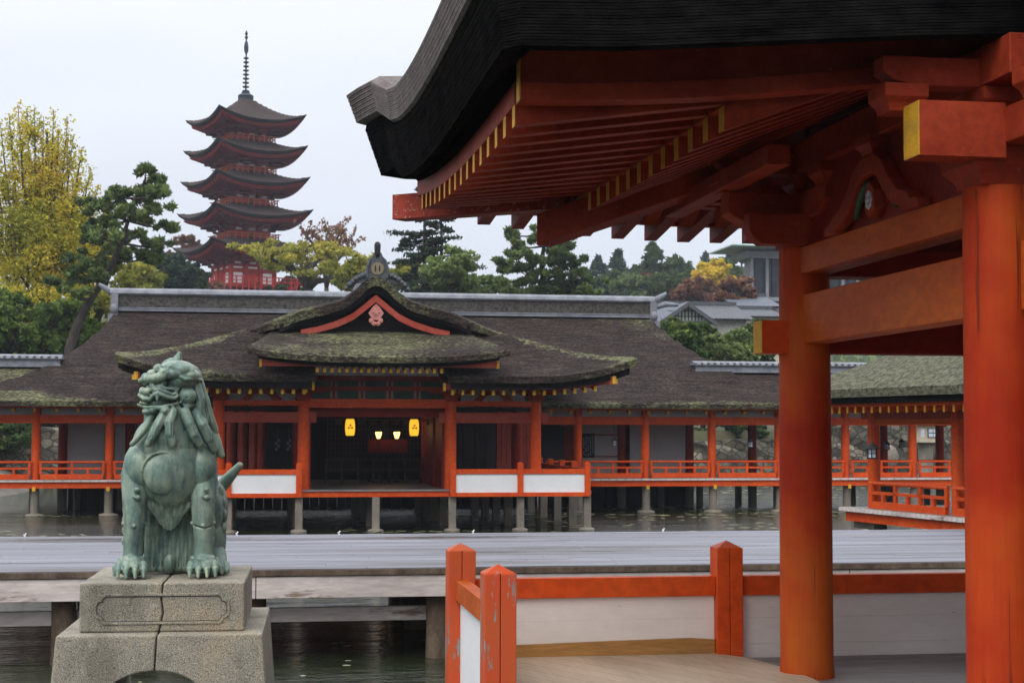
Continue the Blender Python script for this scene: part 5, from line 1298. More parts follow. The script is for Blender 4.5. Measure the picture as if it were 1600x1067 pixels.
m = MB(); xe = XU(971, 51.9); m.box(XU(929, 51.9) + 0.005, xe, 51.91, 51.94, bz0 + 0.02, bz0 + 0.06); m.box(XU(929, 51.9) + 0.005, xe, 51.91, 51.94, bz1 - 0.06, bz1 - 0.02); m.build('frame', VERM_D, nbT)

# ================================================================ CORRIDORS
def corridor(lab, front_u, back_u, xa, xb, fl, roofl, roof_x, moss, tips=0.62, ridge_v=(555, 572), yel=True):
    t = thing('corridor', lab, 'corridor', ((xa + xb) / 2, 50.6, 0))
    P = lambda name, x0, x1, y0, y1, z0, z1, mat, bev=0: bx(name, x0, x1, y0, y1, z0, z1, mat, t, bev)
    zb_ = ZV(663, CFY, 800); zt_ = ZV(650.5, CFY, 800); EZ = ZV(637, EY, 800)
    fx = [XU(u, CFY) for u in front_u]
    for x in fx:
        m = MB(); column(m, x, CFY, 0, EZ + 0.1, 0.135); m.build('column', VERM, t, smooth=True, angle=50)
    for u in back_u:
        x = XU(u, CBY); m = MB(); column(m, x, CBY, 0, 2.4, 0.15); m.build('column', VERM_D, t, smooth=True, angle=50)
    P('floor', xa, xb, CFY - 0.35, CBY + 0.6, -0.06, 0.0, GREYDECK)
    m = MB(); x = xa
    while x < xb:      # plank ends on the floor edge
        m.box(x, x + 0.24, CFY - 0.42, CFY - 0.352, -0.055, 0.004); x += 0.26
    m.build('plank_ends', PLANK, t)
    P('edge_beam', xa, xb, CFY - 0.36, CFY - 0.26, -0.24, -0.062, VERM)
    P('tie_beam', xa, xb, CFY - 0.08, CFY + 0.08, zb_, zt_, VERM)
    P('head_beam', xa, xb, CFY - 0.1, CFY + 0.1, EZ - 0.02, EZ + 0.1, VERM_D)
    P('back_beam', xa, xb, CBY - 0.08, CBY + 0.08, 1.78, 2.0, VERM_D)
    P('plaster_strip', xa, xb, CFY + 0.01, CFY + 0.05, zt_, EZ - 0.02, WHITE_G)
    P('eave_board', xa, xb, EY + 0.25, EY + 0.37, ZV(640, EY, 800), ZV(635.5, EY, 800), VERM)
    # rafters with ochre tips under the eave
    n = int((xb - xa) / tips)
    n = min(n, 60)
    for k in range(n):
        x = xa + 0.2 + k * tips; z = ZV(646, EY + 0.4, 800)
        m = MB(); m.beam((x, EY + 0.40, z), (x, CBY - 0.4, z + 0.9), 0.09, 0.10, 0, 1); m.build('rafter', [RAFT, YELLOW], t)
    m = MB(); m.grid([[(x, EY + 0.3, EZ + 0.06), (x, CBY - 0.3, EZ + 1.1)] for x in (xa, xb)]); m.build('soffit', WHITE_G, t, recalc=False)
    # railing between the columns
    ry = CFY - 0.18; sp = sorted([f for f in fx if xa < f < xb]); ends = [xa] + sp + [xb]
    for a, b in zip(ends[:-1], ends[1:]):
        if b - a < 0.6: continue
        a += 0.16; b -= 0.16
        m = MB(); m.tube([(a - 0.05, ry, 0.525), (b + 0.05, ry, 0.525)], 0.035, 8); m.box(a, b, ry - 0.03, ry + 0.03, 0.31, 0.37); m.box(a, b, ry - 0.045, ry + 0.045, 0.02, 0.17)
        nn = max(2, int(round((b - a) / 0.45)))
        for k in range(nn + 1):
            x = a + (b - a) * k / nn; h = 0.50 if k % 2 == 0 else 0.31
            m.box(x - 0.035, x + 0.035, ry - 0.028, ry + 0.028, 0.17, h)
        m.build('railing', VERM, t)
    # back railing
    m = MB(); m.box(xa, xb, CBY + 0.3, CBY + 0.36, 0.45, 0.51); m.box(xa, xb, CBY + 0.3, CBY + 0.36, 0.25, 0.30); m.build('back_railing', VERM_D, t)
    for x in fx + [x + 0.0 for x in []]:
        pier(t, x, CFY - 0.1, -0.25, 0.13, True, False)
        m = MB(); m.box(x - 0.05, x + 0.05, CFY - 0.37, CFY - 0.362, -0.33, -0.20); m.build('bracket_tip', YELLOW, t)
    for u in back_u: pier(t, XU(u, CBY), CBY, -0.06, 0.15, False, False)
    m = MB(); k = 0; x = xa + 0.6
    while x < xb: pier(t, x, CBY + 0.5, -0.06, 0.12, False, False); x += 1.35
    # roof
    rx0, rx1 = roof_x; Yr = 51.2
    zR = ZV(ridge_v[1], Yr, roofl)
    def cz(X, Y): return interp(Y, [EY + 0.02, EY + 0.6, EY + 1.6, Yr, 54.2], [ZV(629.5, EY, 800), ZV(629.5, EY, 800) + 0.24, zR - 0.55, zR, 2.4])
    m = MB(); m.slab(lin(rx0, rx1, 24), [EY + 0.02, EY + 0.1] + lin(EY + 0.4, 54.2, 14), cz, 0.15)
    m.build('roof', THATCH, t, smooth=True, angle=50, attr={'moss': moss})
    m = MB(); m.box(rx0, rx1, EY + 0.09, EY + 0.6, ZV(636, EY, 800), ZV(631, EY, 800)); m.build('bark_eave', BARK, t)
    rr0, rr1 = fl; zz2 = ZV(ridge_v[0], Yr, roofl)
    m = MB(); m.box(rr0, rr1, Yr - 0.24, Yr + 0.24, zR - 0.03, zR + 0.05); m.box(rr0 + .03, rr1 - .03, Yr - 0.17, Yr + 0.17, zR + 0.05, zz2 - 0.10)
    m.ring([[(x, Yr + 0.25 * math.cos(a), zz2 - 0.10 + 0.14 * math.sin(a)) for a in lin(0, math.pi, 9)] for x in (rr0 - 0.05, rr1 + 0.05)])
    x = rr0
    while x < rr1: m.tube([(x, Yr - 0.26, zz2 - 0.06), (x, Yr - 0.18, zz2 - 0.02)], 0.05, 6); x += 0.22
    m.build('ridge', TILE, t, smooth=True, angle=35)
    return t
XLf = XU(-60, CFY); XLr = XU(352, CFY)
corridor('left vermilion corridor on stone piers with a moss covered bark roof, behind the bronze beast', (-58, 57, 172, 287), (-20, 99, 205, 300),
         XLf - 3, XLr, (XLf - 5, XU(94, 51.2)), 40, (XLf - 5, XU(150, EY)), lambda x, y, z: 0.42 - 0.10 * max(0, x - XU(20, 50)) if x < XU(95, 50) else (0.28 if y < EY + 0.3 else 0.02), ridge_v=(555.5, 572))
XRl = XU(846, CFY); XRr = XU(1640, CFY)
corridor('right vermilion corridor on stone piers with brown bark roof, running behind the near pillars', (903, 1008, 1112, 1216, 1320.5, 1425.5, 1531, 1636), (971, 1077, 1175, 1284, 1380, 1468, 1560),
         XRl, XRr, (XU(1084, 51.2), XRr), 1150, (XU(1050, EY), XRr), lambda x, y, z: (0.33 if y < EY + 0.4 else 0.10), ridge_v=(566.5, 581))

# hanging iron lanterns along the corridors
def iron_lantern(u, v, Y, s, lab, ztop, first=[None]):
    p = WP(u, v, Y)
    if first[0] is None:
        t = thing('hanging_lantern', lab, 'lantern', (0, 0, 0), group='iron lanterns hanging under the corridor eaves'); first[0] = t
        m = MB(); m.lathe([(0.085, -0.11), (0.09, 0.06)], n=6); m.build('pane', GLASS_P, t, local=True)
        m = MB()
        for k in range(6): a = k * math.pi / 3; m.box(0.092 * math.cos(a) - 0.008, 0.092 * math.cos(a) + 0.008, 0.092 * math.sin(a) - 0.008, 0.092 * math.sin(a) + 0.008, -0.12, 0.07)
        m.lathe([(0.11, -0.14), (0.115, -0.115), (0.09, -0.11)], n=12); m.lathe([(0.10, -0.035), (0.10, -0.02)], n=6); m.build('frame', METAL_B, t, local=True)
        m = MB(); m.lathe([(0.15, 0.06), (0.155, 0.075), (0.10, 0.12), (0.05, 0.15), (0.04, 0.17), (0.02, 0.20), (0.006, 0.21)], n=12); m.build('cap', METAL_B, t, local=True, smooth=True, angle=40)
        m = MB(); m.tube([(0, 0, 0.2), (0, 0, 0.75)], 0.008, 6); m.build('chain', METAL_B, t, local=True)
    else: t = dup(first[0], (0, 0, 0), lab)
    t.location = p; t.scale = (s, s, s); return t
iron_lantern(1363, 706, 29.2, 0.95, 'largest black iron lantern hanging at the near pillar of the right pavilion', 2)
iron_lantern(960, 691, 49.2, 0.85, 'small iron lantern hanging before the white wall just right of the dark name board', 2)
iron_lantern(1173, 693, 49.2, 0.85, 'small iron lantern hanging just left of the big near pillar', 2)
iron_lantern(1386, 697, 51.4, 0.9, 'small iron lantern with pale panes hanging right of the large one, against the stone wall', 2)
iron_lantern(1409, 693, 52.2, 0.9, 'small all-dark iron lantern hanging before the stone wall, left of the stone lantern', 2)

# ================================================================ RIGHT PAVILION (turned a little toward us)
rp = thing('side_pavilion', 'low vermilion side pavilion with grey-green bark roof between the two near pillars', 'pavilion', (XU(1313, 31.2), 31.2, 0), R(9.5 - 90))
# local frame: +x runs toward the camera along the deck edge, +y goes right (away from water)
def q(u, v=667, off=0.0):
    """local x of the point on the facade line (at distance off behind the deck edge) seen at column u"""
    o = Vector((XU(1313, 31.2), 31.2)); a = R(9.5 - 90); dx = Vector((math.cos(a), math.sin(a))); dy = Vector((-math.sin(a), math.cos(a)))
    d = ray(u, v); d2 = Vector((d.x, d.y)); oo = o + dy * off
    # solve oo + dx*s = d2*k
    det = dx.x * (-d2.y) - (-d2.x) * dx.y
    s_ = ((-oo.x) * (-d2.y) - (-d2.x) * (-oo.y)) / det
    k = (dx.x * (-oo.y) - dx.y * (-oo.x)) / det
    return s_, k
def B_(name, x0, x1, y0, y1, z0, z1, mat, bev=0): m = MB(); m.box(min(x0,x1), max(x0,x1), y0, y1, z0, z1); return m.build(name, mat, rp, bevel=bev, local=True)
def zq(u, v, off): s_, k = q(u, v, off); return 1.6 + ray(u, v).z * k
L0, L1 = 0.0, 11.0
B_('floor', L0, L1, 0, 6, -0.09, 0.0, GREYDECK)
m = MB(); x = L0
while x < L1: m.box(x, x + 0.15, -0.05, -0.002, -0.075, 0.004); x += 0.165
m.build('plank_ends', PLANK, rp, local=True)
B_('edge_beam', L0 + 0.1, L1, 0.05, 0.18, -0.27, -0.095, VERM)
pc = [q(1365.5, 700, 0.45)[0], q(1497, 700, 0.45)[0]]; step = pc[1] - pc[0]
ztb, ztt = zq(1365, 655, 0.45), zq(1365, 639, 0.45)
eL = -0.9
for k in range(4):
    x = pc[0] + step * k
    for y in (0.45, 4.2):
        m = MB(); column(m, x, y, 0, 2.15, 0.125); m.build('column', VERM, rp, smooth=True, angle=50, local=True)
B_('tie_beam', pc[0] - 0.35, L1, 0.38, 0.52, ztb, ztt, VERM_F); B_('tie_beam', pc[0] - 0.35, L1, 4.13, 4.27, ztb, ztt, VERM_F)
B_('nuki_beam', pc[0], L1, 0.40, 0.50, ztb - 0.10, ztb - 0.004, BEAMP)
B_('plaster_strip', pc[0], L1, 0.43, 0.47, ztt, 2.2, WHITE_G)
B_('head_beam', pc[0] - 0.4, L1, 0.37, 0.53, 2.15, 2.27, VERM)
for y0 in (0.3,):
    for k in range(3):
        a = pc[0] + step * k + 0.15; b = a + step - 0.3
        m = MB(); m.tube([(a - 0.05, y0, 0.50), (b + 0.05, y0, 0.50)], 0.04, 8); m.box(a, b, y0 - 0.03, y0 + 0.03, 0.28, 0.34); m.box(a, b, y0 - 0.045, y0 + 0.045, 0.0, 0.14)
        for j in range(7):
            x = a + (b - a) * j / 6; m.box(x - 0.04, x + 0.04, y0 - 0.03, y0 + 0.03, 0.14, 0.48 if j % 2 == 0 else 0.28)
        m.build('railing', VERM, rp, local=True)
m = MB(); m.tube([(pc[0], 4.4, 0.5), (L1, 4.4, 0.5)], 0.04, 8); m.box(pc[0], L1, 4.35, 4.42, 0.1, 0.3); m.build('railing', VERM_D, rp, local=True)
ez = zq(1365, 640, -0.5)
def pup(x): return 0.14 * max(0, (1.6 - (x - eL)) / 1.6) ** 2
k = 0; x = eL + 0.2
while x < L1 and k < 40:
    m = MB(); m.beam((x, -0.48, ez + pup(x) - 0.06), (x, 1.4, ez + pup(x) + 0.55), 0.07, 0.12, 0, 1); m.build('rafter', [VERM, YELLOW], rp, local=True); x += 0.30; k += 1
xs_ = lin(eL, L1, 30)
m = MB(); m.ring([[(x, -0.50, ez + 0.06 + pup(x)), (x, -0.38, ez + 0.06 + pup(x)), (x, -0.38, ez + 0.19 + pup(x)), (x, -0.50, ez + 0.19 + pup(x))] for x in xs_]); m.build('eave_board', VERM, rp, local=True)
def rz_(x, y):
    d = min(y + 0.75, x - (eL - 0.3)); return ez + 0.40 + pup(x) * max(0, 1 - (y + 0.75)) + 0.50 * min(d, 3.2) ** 0.97 * 0.92
m = MB(); m.slab([eL - 0.3, eL - 0.2] + lin(eL, L1, 30), [-0.75, -0.65] + lin(-0.5, 2.4, 10) + [5.4], lambda a, b: rz_(a, b if b < 2.5 else -0.6), 0.16)
m.build('roof', THATCH_G, rp, smooth=True, angle=50, local=True, attr={'moss': lambda x, y, z: 0.35})
m = MB(); m.slab(lin(eL - 0.2, L1, 24), [-0.66, -0.3, 0.2], lambda a, b: rz_(a, -0.75) - 0.145, 0.13); m.build('bark_eave', BARK, rp, local=True)
m = MB(); m.grid([[(x, -0.4, ez + 0.14 + pup(x)), (x, 1.5, ez + 0.78)] for x in xs_]); m.build('soffit', WHITE_G, rp, recalc=False, local=True)
for k in range(5):
    for y in (0.5, 3.0, 5.5): 
        m = MB(); m.box(0.6 + k * 2.4 - 0.12, 0.6 + k * 2.4 + 0.12, y - 0.12, y + 0.12, -1.5, -0.27 if y < 1 else -0.095); m.build('pier', STONEP, rp, local=True)
m = MB(); m.box(0.12, 0.9, 0.22, 0.5, -0.42, -0.28); m.build('stone_block', STONEP, rp, local=True)
# ================================================================ STONE WALL, STONE LANTERN, HOUSES
sw = MB()
def swz(x): return ZV(672, 72, 100) + 0.12 * math.sin(x * 0.5) if x < 0 else (1.0 if x < XU(1240, 72) else 1.7) + 0.08 * math.sin(x * 0.9)
xs_ = lin(-50, 60, 111)
sw.grid([[(x, 71.6 + 0.16 * z + 0.10 * math.sin(x * 3.1 + z * 5), min(z, swz(x)) if z < 1.4 else swz(x)) for z in (-1.4, -0.9, -0.4, 0.1, 0.6, 1.1, 1.5)] for x in xs_], flip=True)
sw.grid([[(x, 71.6 + 0.16 * 1.5, swz(x)), (x, 72.9, swz(x) + 0.02), (x, 73.2, -1.4)] for x in xs_], flip=True)
tag(sw.build('stone_wall', STONEWALL, recalc=False), 'rough rubble stone wall along the far bank, seen between the corridor columns', 'stone wall')
sl = thing('stone_lantern', 'cream stone lantern house with paned window on a round pedestal against the far wall', 'stone lantern', (XU(1445, 64), 64, -0.6))
CREAM = basic('cream_stone', (0.52, 0.46, 0.34), (0.42, 0.36, 0.27), 2, rough=0.8)
def slb(n, u0, u1, v0, v1, y0, y1, mat): bx(n, XU(u0, 64), XU(u1, 64), 64 + y0, 64 + y1, ZV(v1, 64, 1445), ZV(v0, 64, 1445), mat, sl)
slb('lamp_house', 1431, 1462, 664, 686, -0.4, 0.4, CREAM); slb('capstone', 1425, 1468, 652, 664, -0.55, 0.55, CREAM); slb('ledge', 1428, 1464, 686, 691, -0.5, 0.5, CREAM)
slb('window_frame', 1443, 1459, 669, 683, -0.44, -0.405, METAL_B)
for a in (1444, 1451.5):
    for b in (670, 676.8): slb('pane', a, a + 6.5, b, b + 5.6, -0.455, -0.442, GLASS_P)
slb('pane', 1433, 1438, 670, 683, -0.42, -0.402, GLASS_P)
m = MB(); m.lathe([(0.32, ZV(691, 64, 1445)), (0.30, 0.2), (0.33, -0.9)], (XU(1446, 64), 64, 0), 16)
m.v = [(a, b, max(c, -1.4)) for a, b, c in m.v]; m.build('pedestal', STONEP, sl, smooth=True, angle=40)
bo_ = MB(); bo_.ell((0, 0, 0), (0.62, 0.35, 0.62), n=16); o = bo_.build('boulder', STONEP, smooth=True); o.location = (XU(1392, 70), 70.6, ZV(715, 70)); tag(o, 'large rounded boulder at the foot of the far stone wall, left of the stone lantern', 'boulder')

def house(name, lab, cat, Y, depth, u0, u1, v_eave, v_ridge, v_base, roofmat, wallmat, gable=False, extra=None):
    x0, x1 = XU(u0, Y), XU(u1, Y); t = thing(name, lab, cat, ((x0 + x1) / 2, Y, ZV(v_base, Y, u0)))
    ze, zr, zb2 = ZV(v_eave, Y, u0), ZV(v_ridge, Y + depth / 2, u0), ZV(v_base, Y, u0)
    bx('wall', x0 + 0.5, x1 - 0.5, Y + 0.5, Y + depth - 0.5, zb2 - 2, ze + 0.05, wallmat, t)
    m = MB()
    if not gable:
        n = int((x1 - x0) / 0.32)
        for a, b, za, zb3 in ((Y, Y + depth / 2, ze, zr), (Y + depth, Y + depth / 2, ze, zr)):
            m.grid([[(x0 + (x1 - x0) * i / (2 * n), a, za + 0.05 * (i % 2)), (x0 + (x1 - x0) * i / (2 * n), b, zb3 + 0.05 * (i % 2))] for i in range(2 * n + 1)])
            m.grid([[(x0, a, za - 0.15), (x0, b, zb3 - 0.15)], [(x1, a, za - 0.15), (x1, b, zb3 - 0.15)]])
        m.build('roof', roofmat, t, recalc=False)
        bx('ridge', x0 - 0.05, x1 + 0.05, Y + depth / 2 - 0.2, Y + depth / 2 + 0.2, zr, zr + 0.28, TILE_D, t)
        m = MB(); 
        for x in (x0 + 0.5, x1 - 0.55): m.add([(x, Y + 0.5, ze), (x, Y + depth - 0.5, ze), (x, Y + depth / 2, zr - 0.2)], [(0, 1, 2)])
        m.build('gable_wall', wallmat, t, recalc=False)
    else:
        xm = (x0 + x1) / 2
        n = int(depth / 0.32)
        for a in (x0, x1):
            m.grid([[(a, Y - 0.5 + (depth + 0.5) * i / (2 * n), ze - 0.2 + 0.05 * (i % 2)), (xm, Y - 0.5 + (depth + 0.5) * i / (2 * n), zr + 0.05 * (i % 2))] for i in range(2 * n + 1)])
        m.build('roof', roofmat, t, recalc=False)
        for s, a in ((-1, x0), (1, x1)):
            mm = MB(); mm.prism([(a, ze - 0.42), (a, ze - 0.12), (xm, zr + 0.02), (xm, zr - 0.28)], lambda p, q_: (p, Y - 0.55, q_), lambda p, q_: (p, Y - 0.42, q_)); mm.build('bargeboard', TILE_D, t)
        mm = MB(); mm.add([(x0 + 0.4, Y + 0.4, ze), (x1 - 0.4, Y + 0.4, ze), (xm, Y + 0.4, zr - 0.1)], [(0, 1, 2)]); mm.build('gable_wall', WHITE, t, recalc=False)
        mm = MB(); w_ = (x1 - x0)
        for i in range(17):
            f = (i + 0.5) / 17; hh = (zr - ze) * (1 - abs(2 * f - 1)) * 0.8
            if hh > 0.12: mm.box(x0 + w_ * f - 0.035, x0 + w_ * f + 0.035, Y + 0.33, Y + 0.39, ze + 0.02, ze + hh)
        for z in (0.25, 0.55): mm.box(x0 + w_ * 0.2, x1 - w_ * 0.2, Y + 0.29, Y + 0.325, ze + z * (zr - ze) - 0.04, ze + z * (zr - ze) + 0.02)
        mm.build('gable_lattice', TILE_D, t)
    return t
TILE_H = basic('blue_grey_house_tile', (0.13, 0.145, 0.17), (0.09, 0.10, 0.12), 2, rough=0.5)
WALLC = basic('house_plaster', (0.36, 0.35, 0.32), (0.28, 0.27, 0.25), 0.6, rough=0.85)
WOODW = basic('dark_house_boards', (0.07, 0.06, 0.055), (0.045, 0.04, 0.036), 0.8, rough=0.8)
house('tiled_house', 'grey tiled house roof behind the ridge end, with its white latticed gable facing the pond', 'house', 108, 9, 1028, 1118, 500, 480, 540, TILE_H, WALLC, gable=True)
house('tiled_house', 'long dark grey tiled house roof rising just behind the white latticed gable', 'house', 118, 10, 1040, 1180, 497, 476, 540, TILE_D, WALLC)
house('tiled_house', 'small pale house with blue-grey roof directly below the modern tower building', 'house', 135, 10, 1150, 1225, 478, 463, 520, TILE_H, WALLC)
house('tiled_house', 'low house with dark roof, second below the modern tower building', 'house', 128, 8, 1168, 1230, 494, 483, 530, TILE_D, CREAM)
tw = thing('modern_building', 'modern building with flat pale green eaves, dark glass and white columns above the old roofs', 'building', (XU(1190, 150), 156, 14))
CONC = basic('pale_concrete', (0.25, 0.26, 0.275), (0.20, 0.21, 0.22), 0.3); COPP = basic('green_copper_eave', (0.30, 0.40, 0.37), (0.25, 0.34, 0.32), 0.4)
GLZ = basic('dark_glazing', (0.03, 0.035, 0.045), (0.05, 0.055, 0.065), 0.3, rough=0.2)
x0, x1 = XU(1172, 150), XU(1420, 150)
zz = lambda v: ZV(v, 150, 1180)
bx('core', x0 + 0.6, x1, 150.8, 153.5, zz(520), zz(400), CONC, tw); bx('glazing', x0 + 0.3, x1 - 0.4, 150.5, 150.78, zz(463), zz(404), GLZ, tw)
for i in range(9): a = x0 + 0.2 + i * 1.55; bx('column', a, a + 0.28, 150.15, 150.45, zz(466), zz(400), CONC, tw)
for i in range(16): a = x0 + 0.7 + i * 0.86; bx('mullion', a, a + 0.07, 150.4, 150.49, zz(463), zz(404), METAL_B, tw)
bx('floor_band', x0 - 0.2, x1 + 0.2, 150.0, 153.8, zz(470), zz(464), CONC, tw); bx('parapet', x0 - 0.3, x1 + 0.2, 150.1, 153.9, zz(403), zz(392), CONC, tw)
m = MB(); m.ring([[(x0 - 2.3, 148, zz(388)), (x0 - 2.3, 156, zz(388)), (x0 - 2.3, 156, zz(386)), (x0 - 2.3, 148, zz(386))], [(x0 + 2, 148, zz(388)), (x0 + 2, 156, zz(388)), (x0 + 2, 154, zz(378)), (x0 + 2, 150, zz(378))], [(x1, 148, zz(388)), (x1, 156, zz(388)), (x1, 154, zz(374)), (x1, 150, zz(374))]])
m.build('roof', COPP, tw)

# ================================================================ FIVE-STOREY PAGODA
PGY = 170.0; pu = 378
pgx = XU(pu, PGY); gz0 = ZV(462, PGY, pu)
PRED = basic('pagoda_red', (0.42, 0.040, 0.022), (0.33, 0.028, 0.018), 0.5, rough=0.6)
PRED_D = basic('pagoda_dark_red', (0.26, 0.022, 0.014), (0.16, 0.014, 0.010), 0.8, rough=0.7)
PORG = basic('pagoda_orange_rail', (0.58, 0.13, 0.045), (0.48, 0.09, 0.03), 0.8, rough=0.6)
PROOF = basic('pagoda_bark_roof', (0.036, 0.026, 0.024), (0.052, 0.036, 0.032), 1.2, rough=0.95, bmp=0.4, bscale=8)
PBLK = basic('pagoda_dark_edge', (0.006, 0.006, 0.007), (0.010, 0.009, 0.009), 2, rough=0.9)
PSPI = basic('spire_bronze', (0.035, 0.045, 0.055), (0.05, 0.06, 0.07), 2, rough=0.5)
pg = thing('pagoda', 'tall five-storey red pagoda with dark upswept roofs and ringed spire on the hill', 'pagoda', (pgx, PGY, gz0), R(22.6))
tipv = [183, 231, 279.5, 330, 383]
def pz(v, Y=PGY): return ZV(v, Y, pu) - gz0
halfs = [4.85, 5.0, 5.2, 5.45, 5.8]
for k in range(5):
    hf_ = halfs[k]; ztip = pz(tipv[k]) ; zm = ztip - 0.95; H = (pz(153.5) - zm) if k == 0 else 1.45
    rtop = 0.09 if k == 0 else 0.42
    G = []
    N = 28
    def surf(a, b):
        r = max(abs(a), abs(b)); mn = min(abs(a), abs(b)) / max(r, 1e-6)
        t = max(0, (1 - r) / (1 - rtop)) if r > rtop else 1.0
        zt_ = zm + H * (t ** 1.35) * (1 if k == 0 else 1) + 0.95 * mn ** 2.2 * r ** 3
        return zt_
    lins = [math.copysign(abs(s) ** 0.8, s) for s in lin(-1, 1, N)]
    m = MB(); T = [[(a * hf_, b * hf_, surf(a, b)) for b in lins] for a in lins]; B = [[(p[0], p[1], p[2] - 0.10) for p in r] for r in T]
    closed(m, T, B); rf = m.build('roof', PROOF, pg, smooth=True, angle=50, local=True)
    m = MB(); rings = []
    for sc_, dz in ((0.995, -0.09), (0.975, -0.34), (0.86, -0.38), (0.88, -0.09)):
        ring_ = []
        for side in range(4):
            for s in lin(-1, 1, 15)[:-1]:
                a, b = [(s, -1), (1, s), (-s, 1), (-1, -s)][side]
                z = zm + 0.95 * (abs(s)) ** 2.2 + dz
                ring_.append((a * hf_ * sc_, b * hf_ * sc_, z))
        rings.append(ring_)
    m.ring(rings + [rings[0]], cap=False); m.build('bark_eave', PBLK, rf, local=True)
    # red underside with rafters
    bh = [1.75, 1.85, 1.98, 2.1, 2.45][k]
    zw = zm - 1.15
    m = MB()
    for side in range(4):
        ca, sa = [(1, 0), (0, 1), (-1, 0), (0, -1)][side]
        def rt(x, y): return (x * ca - y * sa, x * sa + y * ca)
        rows = []
        for s in lin(-1, 1, 31):
            pts_ = []
            for (f, z) in ((0.93, zm - 0.36 + 0.93 * abs(s) ** 2.2), (0.90, zm - 0.66 + 0.88 * abs(s) ** 2.2), (0.66, zm - 0.62 + 0.5 * abs(s) ** 2.6), (0.64, zm - 0.85 + 0.45 * abs(s) ** 2.6), (bh / hf_ + 0.12, zm - 0.45)):
                x, y = rt(s * hf_ * f, -hf_ * f); pts_.append((x, y, z))
            rows.append(pts_)
        m.grid(rows)
        for j in range(27):
            s = -0.92 + 1.84 * j / 26
            p0 = rt(s * hf_ * 0.91, -hf_ * 0.91); p1 = rt(s * hf_ * 0.5, -hf_ * 0.5)
            m.beam((p0[0], p0[1], zm - 0.74 + 0.8 * abs(s) ** 2.2), (p1[0], p1[1], zm - 0.72), 0.10, 0.13)
    m.build('eave_underside', PRED_D, pg, recalc=False, local=True)
    # body, brackets, white infill, balcony
    zb_ = (pz(tipv[k + 1]) + 0.15) if k < 4 else 0.75
    m = MB(); m.box(-bh, bh, -bh, bh, zb_, zm + 0.2); m.build('body', PRED, pg, local=True)
    m = MB()
    for side in range(4):
        ca, sa = [(1, 0), (0, 1), (-1, 0), (0, -1)][side]
        for j in range(4):
            s = -1 + 2 * j / 3.0
            for lvl in range(3):
                f = bh + 0.18 + 0.34 * lvl; w_ = 0.24 + 0.16 * lvl; z = zw - 0.25 + lvl * 0.26
                x, y = s * f, -f
                X, Y_ = x * ca - y * sa, x * sa + y * ca
                m.box(X - w_, X + w_, Y_ - w_, Y_ + w_, z, z + 0.2)
    m.build('bracket_cluster', PRED_D, pg, local=True)
    m = MB()
    for side in range(4):
        ca, sa = [(1, 0), (0, 1), (-1, 0), (0, -1)][side]
        def q4(x0, x1, z0, z1, d=0.012):
            P = []
            for (x, z) in ((x0, z0), (x1, z0), (x1, z1), (x0, z1)):
                y = -bh - d; P.append((x * ca - y * sa, x * sa + y * ca, z))
            m.add(P, [(0, 1, 2, 3)])
        for j in range(3):
            c = (-2 / 3 + j * 2 / 3) * bh
            q4(c - 0.34, c + 0.34, zw - 0.12, zw + 0.10)
            if k == 4:
                q4(c - 0.50, c + 0.50, zw - 0.60, zw - 0.42)
                if j != 1: q4(c - 0.50, c + 0.50, zw - 2.15, zw - 1.05); q4(c - 0.50, c + 0.50, zw - 2.75, zw - 2.40)
    m.build('white_infill', WHITE, pg, local=True, recalc=False)
    if k < 4:
        br = bh + 0.62; zf = zb_ + 0.15
        m = MB(); m.box(-br, br, -br, br, zf - 0.16, zf); m.build('balcony_floor', PORG, pg, local=True)
        m = MB()
        for (xa_, ya_, xb_, yb_) in ((-br, -br, br, -br), (br, -br, br, br), (br, br, -br, br), (-br, br, -br, -br)):
            d = Vector((xb_ - xa_, yb_ - ya_, 0)).normalized() * 0.25
            m.beam((xa_ - d.x, ya_ - d.y, zf + 0.62), (xb_ + d.x, yb_ + d.y, zf + 0.62), 0.10, 0.09); m.beam((xa_, ya_, zf + 0.36), (xb_, yb_, zf + 0.36), 0.07, 0.07)
            for j in range(9): f = j / 8.0; x, y = xa_ + (xb_ - xa_) * f, ya_ + (yb_ - ya_) * f; m.box(x - 0.05, x + 0.05, y - 0.05, y + 0.05, zf, zf + 0.66)
        m.build('balcony_rail', PORG, pg, local=True)
        m = MB()
        for side in (0, 3):
            ca, sa = [(1, 0), (0, 1), (-1, 0), (0, -1)][side]
            P = []
            for (x, z) in ((-0.32, zf), (0.32, zf), (0.32, zf + 0.6), (0.2, zf + 0.8), (-0.2, zf + 0.8), (-0.32, zf + 0.6)):
                y = -bh - 0.015; P.append((x * ca - y * sa, x * sa + y * ca, z))
            m.add(P, [tuple(range(6))])
        m.build('door', DARK, pg, local=True, recalc=False)
    else:
        m = MB()
        for s in (-1, -1 / 3, 1 / 3, 1):
            for side in range(4):
                ca, sa = [(1, 0), (0, 1), (-1, 0), (0, -1)][side]; x, y = s * bh, -bh - 0.06
                m.lathe([(0.17, 0.7), (0.17, zw)], (x * ca - y * sa, x * sa + y * ca, 0), 8)
        for z in (zw - 0.85, zw - 2.3): m.box(-bh - 0.1, bh + 0.1, -bh - 0.1, bh + 0.1, z, z + 0.16)
        m.build('column', PRED, pg, local=True)
        br = bh + 2.2
        m = MB(); m.box(-br, br, -br, br, 0.45, 0.7); m.build('terrace_floor', PRED_D, pg, local=True)
        m = MB()
